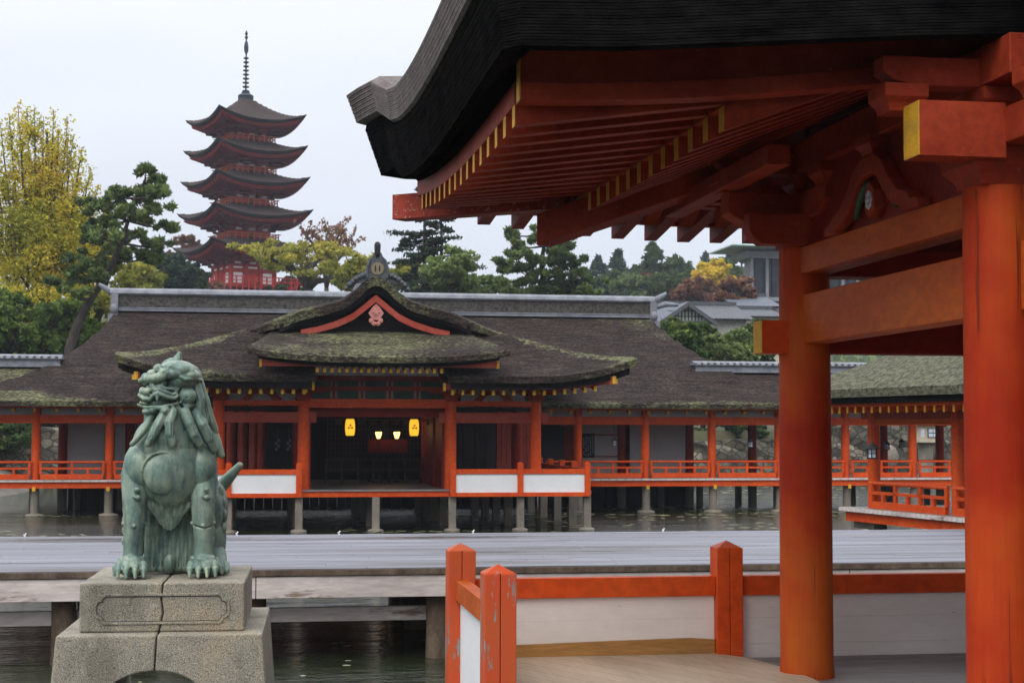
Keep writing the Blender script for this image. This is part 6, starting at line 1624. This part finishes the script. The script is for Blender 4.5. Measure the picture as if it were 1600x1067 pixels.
        for (xa_, ya_, xb_, yb_) in ((-br, -br, br, -br), (br, -br, br, br), (br, br, -br, br), (-br, br, -br, -br)):
            m.beam((xa_, ya_, 1.55), (xb_, yb_, 1.55), 0.11, 0.1); m.beam((xa_, ya_, 1.15), (xb_, yb_, 1.15), 0.08, 0.08)
            for j in range(15): f = j / 14.0; x, y = xa_ + (xb_ - xa_) * f, ya_ + (yb_ - ya_) * f; m.box(x - 0.07, x + 0.07, y - 0.07, y + 0.07, -0.6, 1.62)
        m.build('terrace_rail', PRED, pg, local=True)
m = MB(); zt0 = pz(153.5)
m.box(-0.62, 0.62, -0.62, 0.62, zt0 - 0.25, zt0 + 0.18); m.lathe([(0.85, zt0 + 0.18), (0.75, zt0 + 0.32), (0.42, zt0 + 0.5), (0.28, zt0 + 0.75)], n=14)
m.lathe([(0.10, zt0 + 0.6), (0.075, pz(50))], n=8)
for k in range(9):
    z = pz(142.5 - k * 6.4); r = 0.36 - 0.010 * k
    m.lathe([(0.10, z - 0.13), (r, z - 0.05), (r, z + 0.05), (0.12, z + 0.13)], n=14)
m.lathe([(0.1, pz(147)), (0.48, pz(144.5)), (0.3, pz(143.5)), (0.1, pz(143))], n=8)
m.lathe([(0.09, pz(85)), (0.24, pz(80)), (0.26, pz(73)), (0.16, pz(66)), (0.08, pz(64))], n=6)
m.lathe([(0.07, pz(62)), (0.20, pz(58.5)), (0.08, pz(56)), (0.17, pz(53)), (0.03, pz(48))], n=10)
m.build('spire', PSPI, pg, local=True, smooth=True, angle=40)
for s, (cu, cv) in enumerate(((290, 0),)):
    pass

# ================================================================ TREES
def leaves_mesh(name, P, Nrm, size, tint, mat, parent, aspect=1.6, jitter=0.35, rng=None):
    """P: Nx3 centres, Nrm: Nx3 preferred long axis (may be zero)"""
    n = len(P)
    A = rng.normal(size=(n, 3)) * jitter + Nrm; A /= np.linalg.norm(A, axis=1, keepdims=True) + 1e-9
    Bv = rng.normal(size=(n, 3)); Bv -= A * (A * Bv).sum(1, keepdims=True); Bv /= np.linalg.norm(Bv, axis=1, keepdims=True) + 1e-9
    sz = size * rng.uniform(0.6, 1.35, (n, 1))
    a = A * sz * aspect * 0.5; b = Bv * sz * 0.5
    V = np.stack([P - a, P + b * 0.9 - a * 0.1, P + a, P - b * 0.9 - a * 0.1], 1).reshape(-1, 3)
    L = world_loc(parent); V = V - np.array(L)
    me = bpy.data.meshes.new(name); me.vertices.add(4 * n); me.vertices.foreach_set('co', V.astype('f').ravel())
    me.loops.add(4 * n); me.loops.foreach_set('vertex_index', np.arange(4 * n, dtype='i'))
    me.polygons.add(n); me.polygons.foreach_set('loop_start', np.arange(0, 4 * n, 4, dtype='i')); me.polygons.foreach_set('loop_total', np.full(n, 4, 'i'))
    me.update(calc_edges=True)
    at = me.attributes.new('tint', 'FLOAT', 'FACE'); at.data.foreach_set('value', np.clip(tint, 0, 1).astype('f'))
    me.materials.append(mat); o = bpy.data.objects.new(name, me); COL.objects.link(o); o.parent = parent
    return o
def fnoise(P, sc, seed=0):
    x, y, z = (P * sc).T; s = seed * 1.7
    return 0.5 + 0.25 * (np.sin(x * 1.9 + s + 1.3 * np.sin(y * 1.1 + z)) + np.sin(z * 2.3 + 2 * s + 1.1 * np.sin(x * 1.4)))
class Tree:
    def __init__(s, name, lab, x, y, z0, seed, group=None, cat='tree'):
        s.rng = np.random.default_rng(seed); s.r = random.Random(seed); s.t = thing(name, lab, cat, (x, y, z0), group=group)
        s.wood = MB(); s.P = []; s.N = []; s.T = []; s.o = Vector((x, y, z0))
    def limb(s, pts, rad, n=7): s.wood.tube(pts, rad, n)
    def clump(s, c, r, n, nrm=(0, 0, 0), tint=0.5, shell=0.0):
        d = s.rng.normal(size=(n, 3)); d /= np.linalg.norm(d, axis=1, keepdims=True)
        rr = s.rng.uniform(shell, 1, (n, 1)) ** 0.5
        P = np.array(c) + d * rr * np.array(r); s.P.append(P); s.N.append(np.tile(np.array(nrm, float), (n, 1)) + d * 0.5)
        s.T.append(np.full(n, tint) + d[:, 2] * 0.16 + s.rng.normal(size=n) * 0.13)
    def along(s, p, q, n, spread, nrm, tint):
        p = np.array(p); q = np.array(q); t = s.rng.random((n, 1)); w = spread * (1 - 0.7 * t)
        P = p + (q - p) * t + s.rng.normal(size=(n, 3)) * w * 0.5; s.P.append(P); s.N.append(np.tile(np.array(nrm, float), (n, 1)))
        s.T.append(np.full(n, tint) + s.rng.normal(size=n) * 0.14)
    def done(s, mat, size, aspect=1.6, jitter=0.6):
        if s.wood.v: s.wood.build('trunk', TRUNK, s.t, smooth=True)
        P = np.concatenate(s.P); N = np.concatenate(s.N); T = np.concatenate(s.T) + (fnoise(P, 0.6, s.r.random() * 9) - 0.5) * 0.5
        leaves_mesh('crown', P, N, size, T, mat, s.t, aspect, jitter, s.rng); return s.t
def rounded(lab, u, v0, v1, wpx, Y, mat, seed, nclump=26, per=170, size=0.26, group=None, tint=0.5, name='broadleaf_tree', cat='tree', trunk=True, zb=None, flat=0.8):
    x = XU(u, Y); zt, zbm = ZV(v0, Y, u), ZV(v1, Y, u); W_ = wpx * Y / F_PX / 2; H = (zt - zbm)
    z0 = zb if zb is not None else max(ground_z(x, Y), -1) if Y > 72.3 else 0.0
    T = Tree(name, lab, x, Y, min(z0, zbm), seed, group, cat)
    cz = zbm + H * 0.45
    if trunk: T.limb([(x, Y, min(z0, zbm) - 0.3), (x + 0.1, Y, (z0 + cz) / 2), (x, Y, cz), (x, Y, cz + H * 0.3)], [0.06 * W_ + 0.1, 0.05 * W_ + 0.07, 0.04 * W_ + 0.05, 0.03])
    for k in range(nclump):
        a = T.r.uniform(0, 6.283); e_ = T.r.uniform(-0.55, 1.0); rr = T.r.uniform(0.55, 1.0)
        ce = math.sqrt(max(0, 1 - e_ * e_)); px_, py_, pz_ = math.cos(a) * ce * W_ * 0.82 * rr, math.sin(a) * ce * W_ * 0.8 * rr, e_ * H * 0.46 * rr
        c = (x + px_, Y + py_, cz + pz_ + H * 0.04); r = T.r.uniform(0.16, 0.36) * min(W_, H * 0.7)
        if trunk and k % 2 == 0: T.limb([(x, Y, cz - H * 0.2), (x + px_ * 0.6, Y + py_ * 0.6, cz + pz_ * 0.4), c], [0.03 * W_ + 0.04, 0.02 * W_ + 0.02, 0.015], 5)
        tt = tint + T.r.uniform(-0.18, 0.18)
        T.clump(c, (r * 1.1, r * 1.1, r * flat), int(per * 1.1), (0, 0, 0), tt, 0.3)
        for q_ in range(5):
            a2 = T.r.uniform(0, 6.28); cc = (c[0] + math.cos(a2) * r * 1.1, c[1] + math.sin(a2) * r * 1.1, c[2] + T.r.uniform(-0.5, 1.0) * r * flat)
            T.clump(cc, (r * 0.45, r * 0.45, r * 0.35), int(per * 0.22), (0, 0, 0.3), tt + T.r.uniform(-0.15, 0.2), 0.0)
    return T.done(mat, size * 0.72)
def conifer(lab, u, v0, v1, wpx, Y, mat, seed, tiers=13, per=60, size=0.3, droop=0.12, group=None, gap=0.25, twin=False, name='conifer_tree', taper=0.9, tint=0.5, lean=0.0, pad=0.2):
    x = XU(u, Y); zt, zbm = ZV(v0, Y, u), ZV(v1, Y, u); W_ = wpx * Y / F_PX / 2; z0 = ground_z(x, Y) if Y > 72.3 else 0.0
    T = Tree(name, lab, x, Y, min(z0, zbm), seed, group); H = zt - zbm
    stems = [(0, 1.0)] if not twin else [(-0.35, 1.0), (0.55, 0.93)]
    for dx, f in stems: T.limb([(x + dx * 0.6, Y, min(z0, zbm) - 0.3), (x + dx, Y, zbm), (x + dx * 1.2 + lean * H * 0.5, Y, zbm + H * 0.5 * f), (x + dx + lean * H, Y, zbm + H * f)], [0.035 * H * 0.5 + 0.1, 0.02 * H * 0.5 + 0.1, 0.1, 0.03])
    tiers *= 3
    for k in range(tiers):
        f = (k + T.r.uniform(0, 1)) / tiers; z = zt - H * f * 0.97; rad = W_ * min(1.0, 0.12 + taper * f); nb_ = T.r.choice((1, 2, 2, 3))
        if T.r.random() < gap * 0.5: continue
        for j in range(nb_):
            a = T.r.uniform(0, 6.283); L_ = rad * T.r.choice((T.r.uniform(0.4, 0.85), T.r.uniform(0.75, 1.2))); dx, f2 = stems[T.r.randint(0, len(stems) - 1)]
            bx_, by_ = x + dx + lean * H * (1 - f), Y
            tip = (bx_ + math.cos(a) * L_, by_ + math.sin(a) * L_, z - droop * L_ * T.r.uniform(-0.4, 1.8))
            T.limb([(bx_, by_, z + 0.05 * L_), ((bx_ + tip[0]) / 2, (by_ + tip[1]) / 2, z + 0.03 * L_), tip], [0.05, 0.035, 0.012], 4)
            for s_ in (0.45, 0.7, 0.95):
                c = (bx_ + (tip[0] - bx_) * s_, by_ + (tip[1] - by_) * s_, z + (tip[2] - z) * s_ + 0.08)
                T.clump(c, ((L_ * 0.24 + 0.2) * T.r.uniform(0.6, 1.3), (L_ * 0.24 + 0.2) * T.r.uniform(0.6, 1.3), pad * T.r.uniform(0.6, 1.6)), per // 3 + 4, (0, 0, 0.35), tint + T.r.uniform(-0.15, 0.2), 0.0)
    T.clump((x + lean * H, Y, zt - 0.2), (0.25, 0.25, 0.5), 20, (0, 0, 1), 0.6)
    return T.done(mat, size, 2.2, 0.7)
def pads(lab, Y, stem, padlist, mat, seed, per=220, size=0.22, name='pine_tree', tint=0.45, r0=0.25, group=None):
    """pine with hand-placed needle pads; stem and pads given where they stand, at distance Y"""
    p0 = WP(stem[0][0], stem[0][1], Y); z0 = min(p0.z, ground_z(p0.x, Y))
    T = Tree(name, lab, p0.x, Y, z0, seed, group); sp = [WP(u, v, Y + 0.4 * math.sin(i)) for i, (u, v) in enumerate(stem)]
    T.limb([Vector((p0.x, Y, z0 - 0.3))] + sp, [r0 * 1.15] + [r0 * (1 - 0.8 * i / (len(sp) - 1)) for i in range(len(sp))], 9)
    for (u, v, w_, h_) in padlist:
        dy = T.r.uniform(-0.5, 0.5) * 3.0; c = WP(u, v, Y + dy); W_ = w_ * Y / F_PX / 2; H_ = h_ * Y / F_PX / 2
        near = min(sp, key=lambda q_: (q_ - c).length + max(0, q_.z - c.z) * 2)
        T.limb([near, (near + c) / 2 + Vector((0, 0, -0.15)), c - Vector((0, 0, H_ * 0.4))], [0.07, 0.05, 0.02], 5)
        nn = max(7, int(W_ * 11))
        for j in range(nn):
            cc = c + Vector((T.r.gauss(0, 0.55) * W_, T.r.gauss(0, 0.5) * W_, T.r.gauss(0, 0.5) * H_)); rr = T.r.uniform(0.14, 0.33)
            T.clump(cc, (rr, rr, rr * 0.75), int(per * 1.5) // nn + 10, (0, 0, 0.5), tint + T.r.uniform(-0.22, 0.25), 0.0)
            if j % 3 == 0: T.limb([c, (c + cc) / 2 - Vector((0, 0, 0.05)), cc], [0.03, 0.022, 0.01], 4)
    return T.done(mat, size, 2.6, 0.75)
# --- ginkgo
def ginkgo(lab, u, v0, v1, wpx, Y, seed, spikes, n, size=0.26, tint=0.62):
    x = XU(u, Y); zt, zbm = ZV(v0, Y, u), ZV(v1, Y, u); W_ = wpx * Y / F_PX / 2; z0 = ground_z(x, Y); H = zt - zbm
    T = Tree('ginkgo_tree', lab, x, Y, min(z0, zbm), seed)
    T.limb([(x, Y, z0 - 0.3), (x, Y, zbm + H * 0.3), (x + 0.2, Y, zbm + H * 0.6), (x + 0.1, Y, zt - H * 0.12)], [0.5, 0.38, 0.2, 0.05], 9)
    for (du, vt, vb) in spikes:                       # upright leaders
        tip = WP(u + du, vt, Y + T.r.uniform(-2, 2)); base = Vector((x + (tip.x - x) * 0.35, Y + (tip.y - Y) * 0.3, ZV(vb, Y, u)))
        mid = base.lerp(tip, 0.5) + Vector(((tip.x - x) * 0.10, 0, -0.02 * H))
        T.limb([Vector((x, Y, base.z - 1.2)), base, mid, tip], [0.12, 0.09, 0.06, 0.015], 5)
        L_ = (tip - base).length
        for seg in ((base, mid), (mid, tip)):
            T.along(seg[0], seg[1], int(n * L_ * (0.42 if seg[0] is base else 0.24)), 1.6 if seg[0] is base else 0.75, (0, 0, 0.5), tint + T.r.uniform(-0.12, 0.12))
        for q_ in range(9):                            # side twigs
            s_ = T.r.uniform(0.1, 0.85); c = base.lerp(tip, s_); a = T.r.uniform(0, 6.28); l_ = (1 - s_) * T.r.uniform(0.8, 1.9) + 0.3
            e_ = c + Vector((math.cos(a) * l_ * 0.7, math.sin(a) * l_ * 0.7, l_ * 0.75))
            T.limb([c, e_], [0.03, 0.008], 4); T.along(c, e_, int(n * 0.45 * l_), 0.42, (0, 0, 0.4), tint + T.r.uniform(-0.2, 0.2))
    for k in range(110):
        a = T.r.uniform(0, 6.283); f = T.r.random() ** 1.2; rr = W_ * (1.0 - 0.45 * f) * math.sqrt(T.r.random()) ; zc2 = zbm + H * 0.60 * f
        T.clump((x + math.cos(a) * rr, Y + math.sin(a) * rr, zc2), (0.95, 0.95, 0.7), int(n * 1.5), (0, 0, -0.2), tint - 0.15 + T.r.uniform(-0.25, 0.25), 0.2)
    return T.done(L_GINKGO, size, 1.1, 1.0)
gs = [(-62, 190, 420), (-48, 180, 400), (-34, 163, 400), (-20, 172, 380), (-8, 168, 390), (6, 182, 380), (22, 172, 380), (30, 205, 390), (44, 185, 400), (52, 215, 400), (66, 232, 410), (80, 262, 430), (92, 290, 440), (-75, 225, 440), (-92, 240, 450), (-110, 270, 460), (15, 230, 420), (-28, 220, 420), (60, 262, 430), (100, 330, 450)]
ginkgo('tall ginkgo with yellow-green upright branches filling the left edge', 62, 155, 590, 205, 84, 11, gs, 190, 0.125)
rounded('bushy yellow-green tree between the tall ginkgo and the leaning pine', 150, 330, 560, 110, 88, L_YG, 21, 30, 150, 0.27, name='ginkgo_tree', tint=0.42)
rounded('dense green broadleaf tree below the tall ginkgo, at the far left', 8, 440, 600, 120, 78, L_GREEN, 31, 30, 180, 0.24)
rounded('green broadleaf tree below the ginkgo, against the left end of the big roof', 95, 470, 600, 130, 76.5, L_GREEN, 32, 30, 180, 0.24, tint=0.62)
rounded('dark evergreen behind the left corridor, seen between its columns', 20, 600, 720, 130, 75.5, L_DARKG, 33, 22, 150, 0.2)
pads('leaning pine with a crooked trunk in front of the ginkgo, left of the pagoda', 74,
     [(108, 545), (122, 505), (140, 470), (160, 440), (178, 408), (190, 380), (200, 345), (212, 310), (225, 285)],
     [(228, 268, 26, 16), (240, 285, 44, 18), (222, 305, 50, 20), (252, 300, 26, 14), (205, 330, 60, 24), (235, 330, 64, 26), (258, 352, 40, 22), (186, 300, 30, 12), (175, 322, 40, 18), (150, 318, 44, 20), (160, 345, 60, 26), (140, 372, 58, 28), (178, 372, 64, 28),
      (215, 362, 64, 28), (248, 380, 44, 22), (230, 400, 44, 18), (196, 398, 60, 24), (155, 402, 66, 26), (125, 420, 50, 28), (150, 432, 44, 18), (110, 455, 44, 20), (92, 440, 40, 22)], L_PINE, 41, 400, 0.125, r0=0.22, tint=0.62)
for (u, v0, v1, wp, Y, sd_, mt, lab) in ((250, 372, 470, 70, 135, 51, L_PINE_D, 'dark evergreen beside the pagoda, just right of the leaning pine'), (276, 398, 470, 74, 150, 52, L_PINE_D, 'blackish evergreen partly behind the left eaves of the pagoda base'),
                                 (262, 410, 470, 90, 128, 55, L_PINE_D, 'low dark evergreen right behind the left end of the tiled ridge'), (306, 420, 468, 44, 140, 53, L_DARKG, 'small dark evergreen left of the pagoda base'), (292, 362, 420, 60, 178, 54, L_RED, 'russet tree showing behind the left side of the lowest pagoda roof')):
    rounded(lab, u, v0, v1, wp, Y, mt, sd_, 20, 130, 0.34)
def open_tree(lab, u, vtrunk, Y, limbs, mat, seed, size, per, tint=0.6, name='deciduous_tree', r=0.3):
    p = WP(u, vtrunk, Y); T = Tree(name, lab, p.x, Y, min(p.z, ground_z(p.x, Y)), seed)
    T.limb([(p.x, Y, min(p.z, ground_z(p.x, Y)) - 0.4), tuple(p)], [r * 1.2, r])
    for pts_ in limbs:
        sp = [WP(a, b, Y + T.r.uniform(-1.2, 1.2)) for a, b in pts_]
        T.limb([p] + sp, [r * 0.8] + [r * 0.6 * (1 - i / len(sp)) + 0.03 for i in range(len(sp))], 6)
        for i, c in enumerate(sp[1:] if len(sp) > 1 else sp):
            for q_ in range(9):
                cc = c + Vector((T.r.gauss(0, 0.95), T.r.gauss(0, 0.9), T.r.gauss(0.3, 0.5)))
                if per: T.clump(cc, (0.5, 0.5, 0.3), per // 2, (0, 0, 0), tint + T.r.uniform(-0.2, 0.2), 0.0)
            for q_ in range(5):
                e_ = c + Vector((T.r.uniform(-1.4, 1.4), T.r.uniform(-1, 1), T.r.uniform(0.2, 1.5))); T.limb([c, e_], [0.035, 0.01], 4)
                if not per: T.along(c, e_, 26, 0.5, (0, 0, 1), tint)
    return T.done(mat, size)
open_tree('spreading yellow-green tree with dark forked limbs just right of the pagoda base', 482, 452, 118,
          [[(478, 435), (465, 424), (455, 415)], [(484, 430), (482, 412), (472, 396)], [(490, 432), (505, 418), (520, 408)], [(495, 440), (518, 436), (540, 430), (556, 424)], [(480, 425), (498, 405), (508, 396)], [(465, 428), (440, 412), (422, 404), (410, 400)]], L_YG, 61, 0.17, 130)
open_tree('nearly bare russet tree rising behind the yellow-green tree right of the pagoda', 510, 450, 135, [[(512, 410), (508, 385), (512, 362)], [(516, 405), (524, 380), (530, 365)], [(505, 410), (492, 385), (480, 370)], [(520, 415), (538, 395), (545, 380)]], L_RED, 62, 0.2, 0, 0.6, r=0.2)
rounded('yellow-green tree top just left of the ridge ornament', 562, 398, 470, 84, 112, L_YG, 63, 26, 130, 0.25, tint=0.5)
rounded('yellow-green tree top just right of the ridge ornament', 634, 402, 470, 60, 108, L_YG, 64, 20, 130, 0.25, tint=0.42)
conifer('tall twin-stemmed cedar with flat drooping boughs right of the prayer hall gable', 672, 286, 470, 150, 96, L_PINE_D, 71, 11, 130, 0.14, 0.20, twin=True, taper=1.15, tint=0.6, pad=0.11, gap=0.5)
rounded('light green pine low beside the twin-stemmed cedar', 705, 386, 470, 96, 90, L_PINE, 72, 30, 130, 0.22, tint=0.8, name='pine_tree')
pads('broad red-trunked pine with bristling pads in the middle of the tree line', 92,
     [(848, 468), (850, 440), (846, 410), (850, 385), (846, 365)],
     [(848, 362, 26, 14), (835, 375, 44, 16), (862, 372, 40, 16), (800, 366, 22, 12), (808, 382, 36, 14), (790, 410, 50, 14), (820, 398, 50, 20), (868, 392, 54, 22), (890, 385, 26, 14), (845, 405, 60, 24), (895, 408, 44, 22), (815, 422, 60, 22), (875, 420, 66, 26), (912, 432, 36, 22),
      (850, 436, 70, 26), (800, 440, 50, 22), (895, 446, 60, 26), (925, 450, 30, 20), (835, 455, 70, 22), (785, 452, 40, 18)], L_PINE, 73, 620, 0.14, tint=0.55, r0=0.26)
rounded('small green tree at the foot of the bristling pine, left side', 770, 430, 470, 56, 100, L_PINE, 74, 16, 120, 0.24)
rounded('low green tree behind the ridge, under the right side of the bristling pine', 905, 448, 482, 90, 97, L_PINE, 75, 18, 140, 0.24, tint=0.4)
rounded('low green tree behind the ridge, between the twin-stemmed cedar and the bristling pine', 745, 446, 482, 80, 99, L_PINE, 76, 18, 140, 0.24, tint=0.55)
rounded('low green tree behind the ridge, straight below the bristling pine trunk', 866, 440, 486, 90, 98, L_PINE, 179, 20, 150, 0.24, tint=0.4)
rounded('low green tree behind the ridge, just right of the ridge ornament', 668, 440, 486, 70, 100, L_PINE, 178, 20, 150, 0.24, tint=0.6)
rounded('yellow-green tree low behind the crooked trunk of the leaning pine', 215, 408, 490, 90, 104, L_YG, 77, 24, 150, 0.24, tint=0.35)
rounded('low dark tree behind the ridge, under the pagoda terrace on the right', 455, 448, 480, 90, 126, L_DARKG, 78, 14, 130, 0.24, tint=0.5)
dist = [(936, 405, 46, 225, L_PINE_D, 'far slender conifer, leftmost of the misty row right of the bristling pine'), (967, 394, 52, 215, L_PINE_D, 'far pointed conifer, second of the misty row right of the bristling pine'),
        (1020, 384, 74, 205, L_DARKG, 'broadest and tallest misty tree in the far row'), (1056, 400, 56, 215, L_DARKG, 'misty tree just right of the tallest one in the far row'), (1078, 425, 50, 220, L_PINE_D, 'low misty conifer behind the red trees')]
for i, (u, v0, wp, Y, mt, lab) in enumerate(dist): conifer(lab, u, v0, 475, wp * 1.35, Y, mt, 80 + i, 8, 70, 0.36, 0.10, taper=1.5, tint=0.75, pad=0.4, gap=0.3, group='misty conifers on the far slope')
rounded('russet tree top above the tiled houses, left of the yellow tree', 1084, 432, 482, 84, 160, L_RED, 90, 18, 140, 0.36)
rounded('dark reddish tree inside the misty row', 1008, 420, 475, 54, 190, L_RED, 91, 18, 140, 0.36, tint=0.3)
rounded('bright yellow tree above the tiled houses, left of the modern building', 1116, 402, 470, 76, 165, L_GINKGO, 92, 24, 150, 0.36, tint=0.72)
rounded('russet low tree between the yellow tree and the modern building', 1142, 434, 486, 90, 140, L_RED, 93, 18, 140, 0.36)
conifer('lone dark pine on the skyline left of the modern building', 1104, 396, 430, 22, 330, L_PINE_D, 94, 6, 60, 0.5, 0.0, taper=1.2, pad=0.4)
rounded('tree behind the modern building roof', 1160, 384, 420, 60, 300, L_DARKG, 95, 16, 120, 0.6)
rounded('green tree behind the modern building, upper right', 1142, 402, 470, 60, 240, L_DARKG, 96, 18, 160, 0.5, tint=0.7)
for i, (u, v0, v1, wp, Y, mt, ti, lab) in enumerate(((1070, 502, 590, 84, 78, L_GREEN, 0.45, 'clipped green shrub tree right of the big roof end, the leftmost of four'), (1098, 500, 585, 56, 84, L_GREEN, 0.25, 'dark green shrub tree in the middle of the four by the right roof'),
                       (1138, 506, 600, 90, 80, L_PINE, 0.7, 'grey-green pine shrub directly above the right corridor ridge'), (1185, 498, 600, 90, 82, L_GREEN, 0.35, 'green shrub tree nearest the big near pillar'), (1045, 490, 560, 50, 86, L_PINE, 0.6, 'pine top peeping over the end of the big ridge'))):
    rounded(lab, u, v0, v1, wp, Y, mt, 100 + i, 26, 170, 0.22, tint=ti, name='shrub_tree')
for i, (u, v0, v1, wp, lab) in enumerate(((8, 640, 735, 110, 'dark bush before the far wall, at the far left between the corridor columns'), (1145, 655, 700, 150, 'dark bush overhanging the low stone wall left of the big near pillar'))):
    rounded(lab, u, v0, v1, wp, 70.8 if i == 0 else 73.5, L_DARKG, 150 + i, 20, 130, 0.16, tint=0.6, name='bush', cat='bush', trunk=False)
for i, (u, v0, wp, Y, mt, ti, lab) in enumerate(((950, 425, 90, 196, L_DARKG, 0.6, 'misty green tree low in the far row, right behind the bristling pine'), (988, 432, 80, 188, L_PINE, 0.5, 'misty green tree low in the far row, second from the bristling pine'),
        (1045, 428, 90, 186, L_DARKG, 0.8, 'misty green tree low in the far row, left of the russet trees'), (1070, 412, 70, 232, L_DARKG, 0.7, 'misty green tree top behind the low conifer of the far row'), (1165, 418, 90, 225, L_DARKG, 0.8, 'green tree beside the modern building glass, left'), (1000, 404, 70, 226, L_DARKG, 0.6, 'misty green tree top left of the tallest tree in the far row'))):
    rounded(lab, u, v0, 482, wp, Y, mt, 160 + i, 22, 140, 0.42, tint=ti)
hed = [(1140, 'dark hedge tree over the far stone wall, left of the big near pillar'), (1260, 'dark hedge tree over the far stone wall, hidden by the big near pillar'), (1350, 'dark hedge tree over the far stone wall, left of the side pavilion'), (1440, 'dark hedge tree over the far stone wall above the stone lantern'), (1530, 'dark hedge tree over the far stone wall, farthest right')]
for i, (u, lab) in enumerate(hed): rounded(lab, u, 590, 688, 130, 75, L_DARKG, 120 + i, 22, 150, 0.2, group='dark hedge trees on the far bank', name='hedge_tree', tint=0.55)
for i, (u, lab) in enumerate(((60, 'dark evergreen behind the left corridor, seen just above the stone wall'), (-60, 'dark evergreen behind the left corridor, at the very left'))): rounded(lab, u, 600, 690, 120, 74.5, L_DARKG, 130 + i, 20, 150, 0.2, tint=0.6)
# trees on the far hill: one mass of wood
Th = np.random.default_rng(9); n = 26000
X = Th.uniform(-60, 330, n); Yv = Th.uniform(340, 640, n)
Z = np.array([hz(a, b) for a, b in zip(X, Yv)]) + Th.uniform(0, 5.5, n) * (0.5 + 0.5 * np.sin(X * 0.45) * np.sin(Yv * 0.4))
dm = bpy.data.objects.new('hillside_wood', None)
class _P: pass
P = np.stack([X, Yv, Z], 1)
root = thing('tmp', None, None); 
wd = leaves_mesh('hillside_wood', P, np.zeros((n, 3)), 2.6, fnoise(P, 0.05) + Th.normal(size=n) * 0.12, L_GREEN, root, 1.2, 1.0, Th); wd.parent = None
bpy.data.objects.remove(root); bpy.data.objects.remove(dm)
tag(wd, 'misty wooded hillside far behind the modern building', 'woods', kind='stuff')
# near brush on the pagoda hill hiding its slope
for i, (u, v0, v1, wp, Y, mt, lab) in enumerate(((330, 440, 475, 60, 160, L_RED, 'low russet brush in front of the pagoda terrace, left'), (430, 446, 475, 50, 160, L_DARKG, 'low dark brush right of the pagoda terrace'), (452, 425, 470, 40, 182, L_DARKG, 'dark shrub behind the pagoda base, right side'))):
    rounded(lab, u, v0, v1, wp, Y, mt, 140 + i, 14, 110, 0.3, tint=0.4, name='shrub', cat='shrub')

# ================================================================ HAZE
HAZE = 0.00032
m = MB(); m.box(-430, 470, -320, 735, -4.0, 75.0)
hm, nt, b = new_mat('haze_air'); nt.nodes.remove(b)
pv = nt.nodes.new('ShaderNodeVolumePrincipled'); pv.inputs['Density'].default_value = HAZE; pv.inputs['Color'].default_value = (0.80, 0.87, 1.0, 1); pv.inputs['Anisotropy'].default_value = 0.2
nt.links.new(pv.outputs[0], nt.nodes['Material Output'].inputs['Volume'])
tag(m.build('haze', hm), kind='stuff')
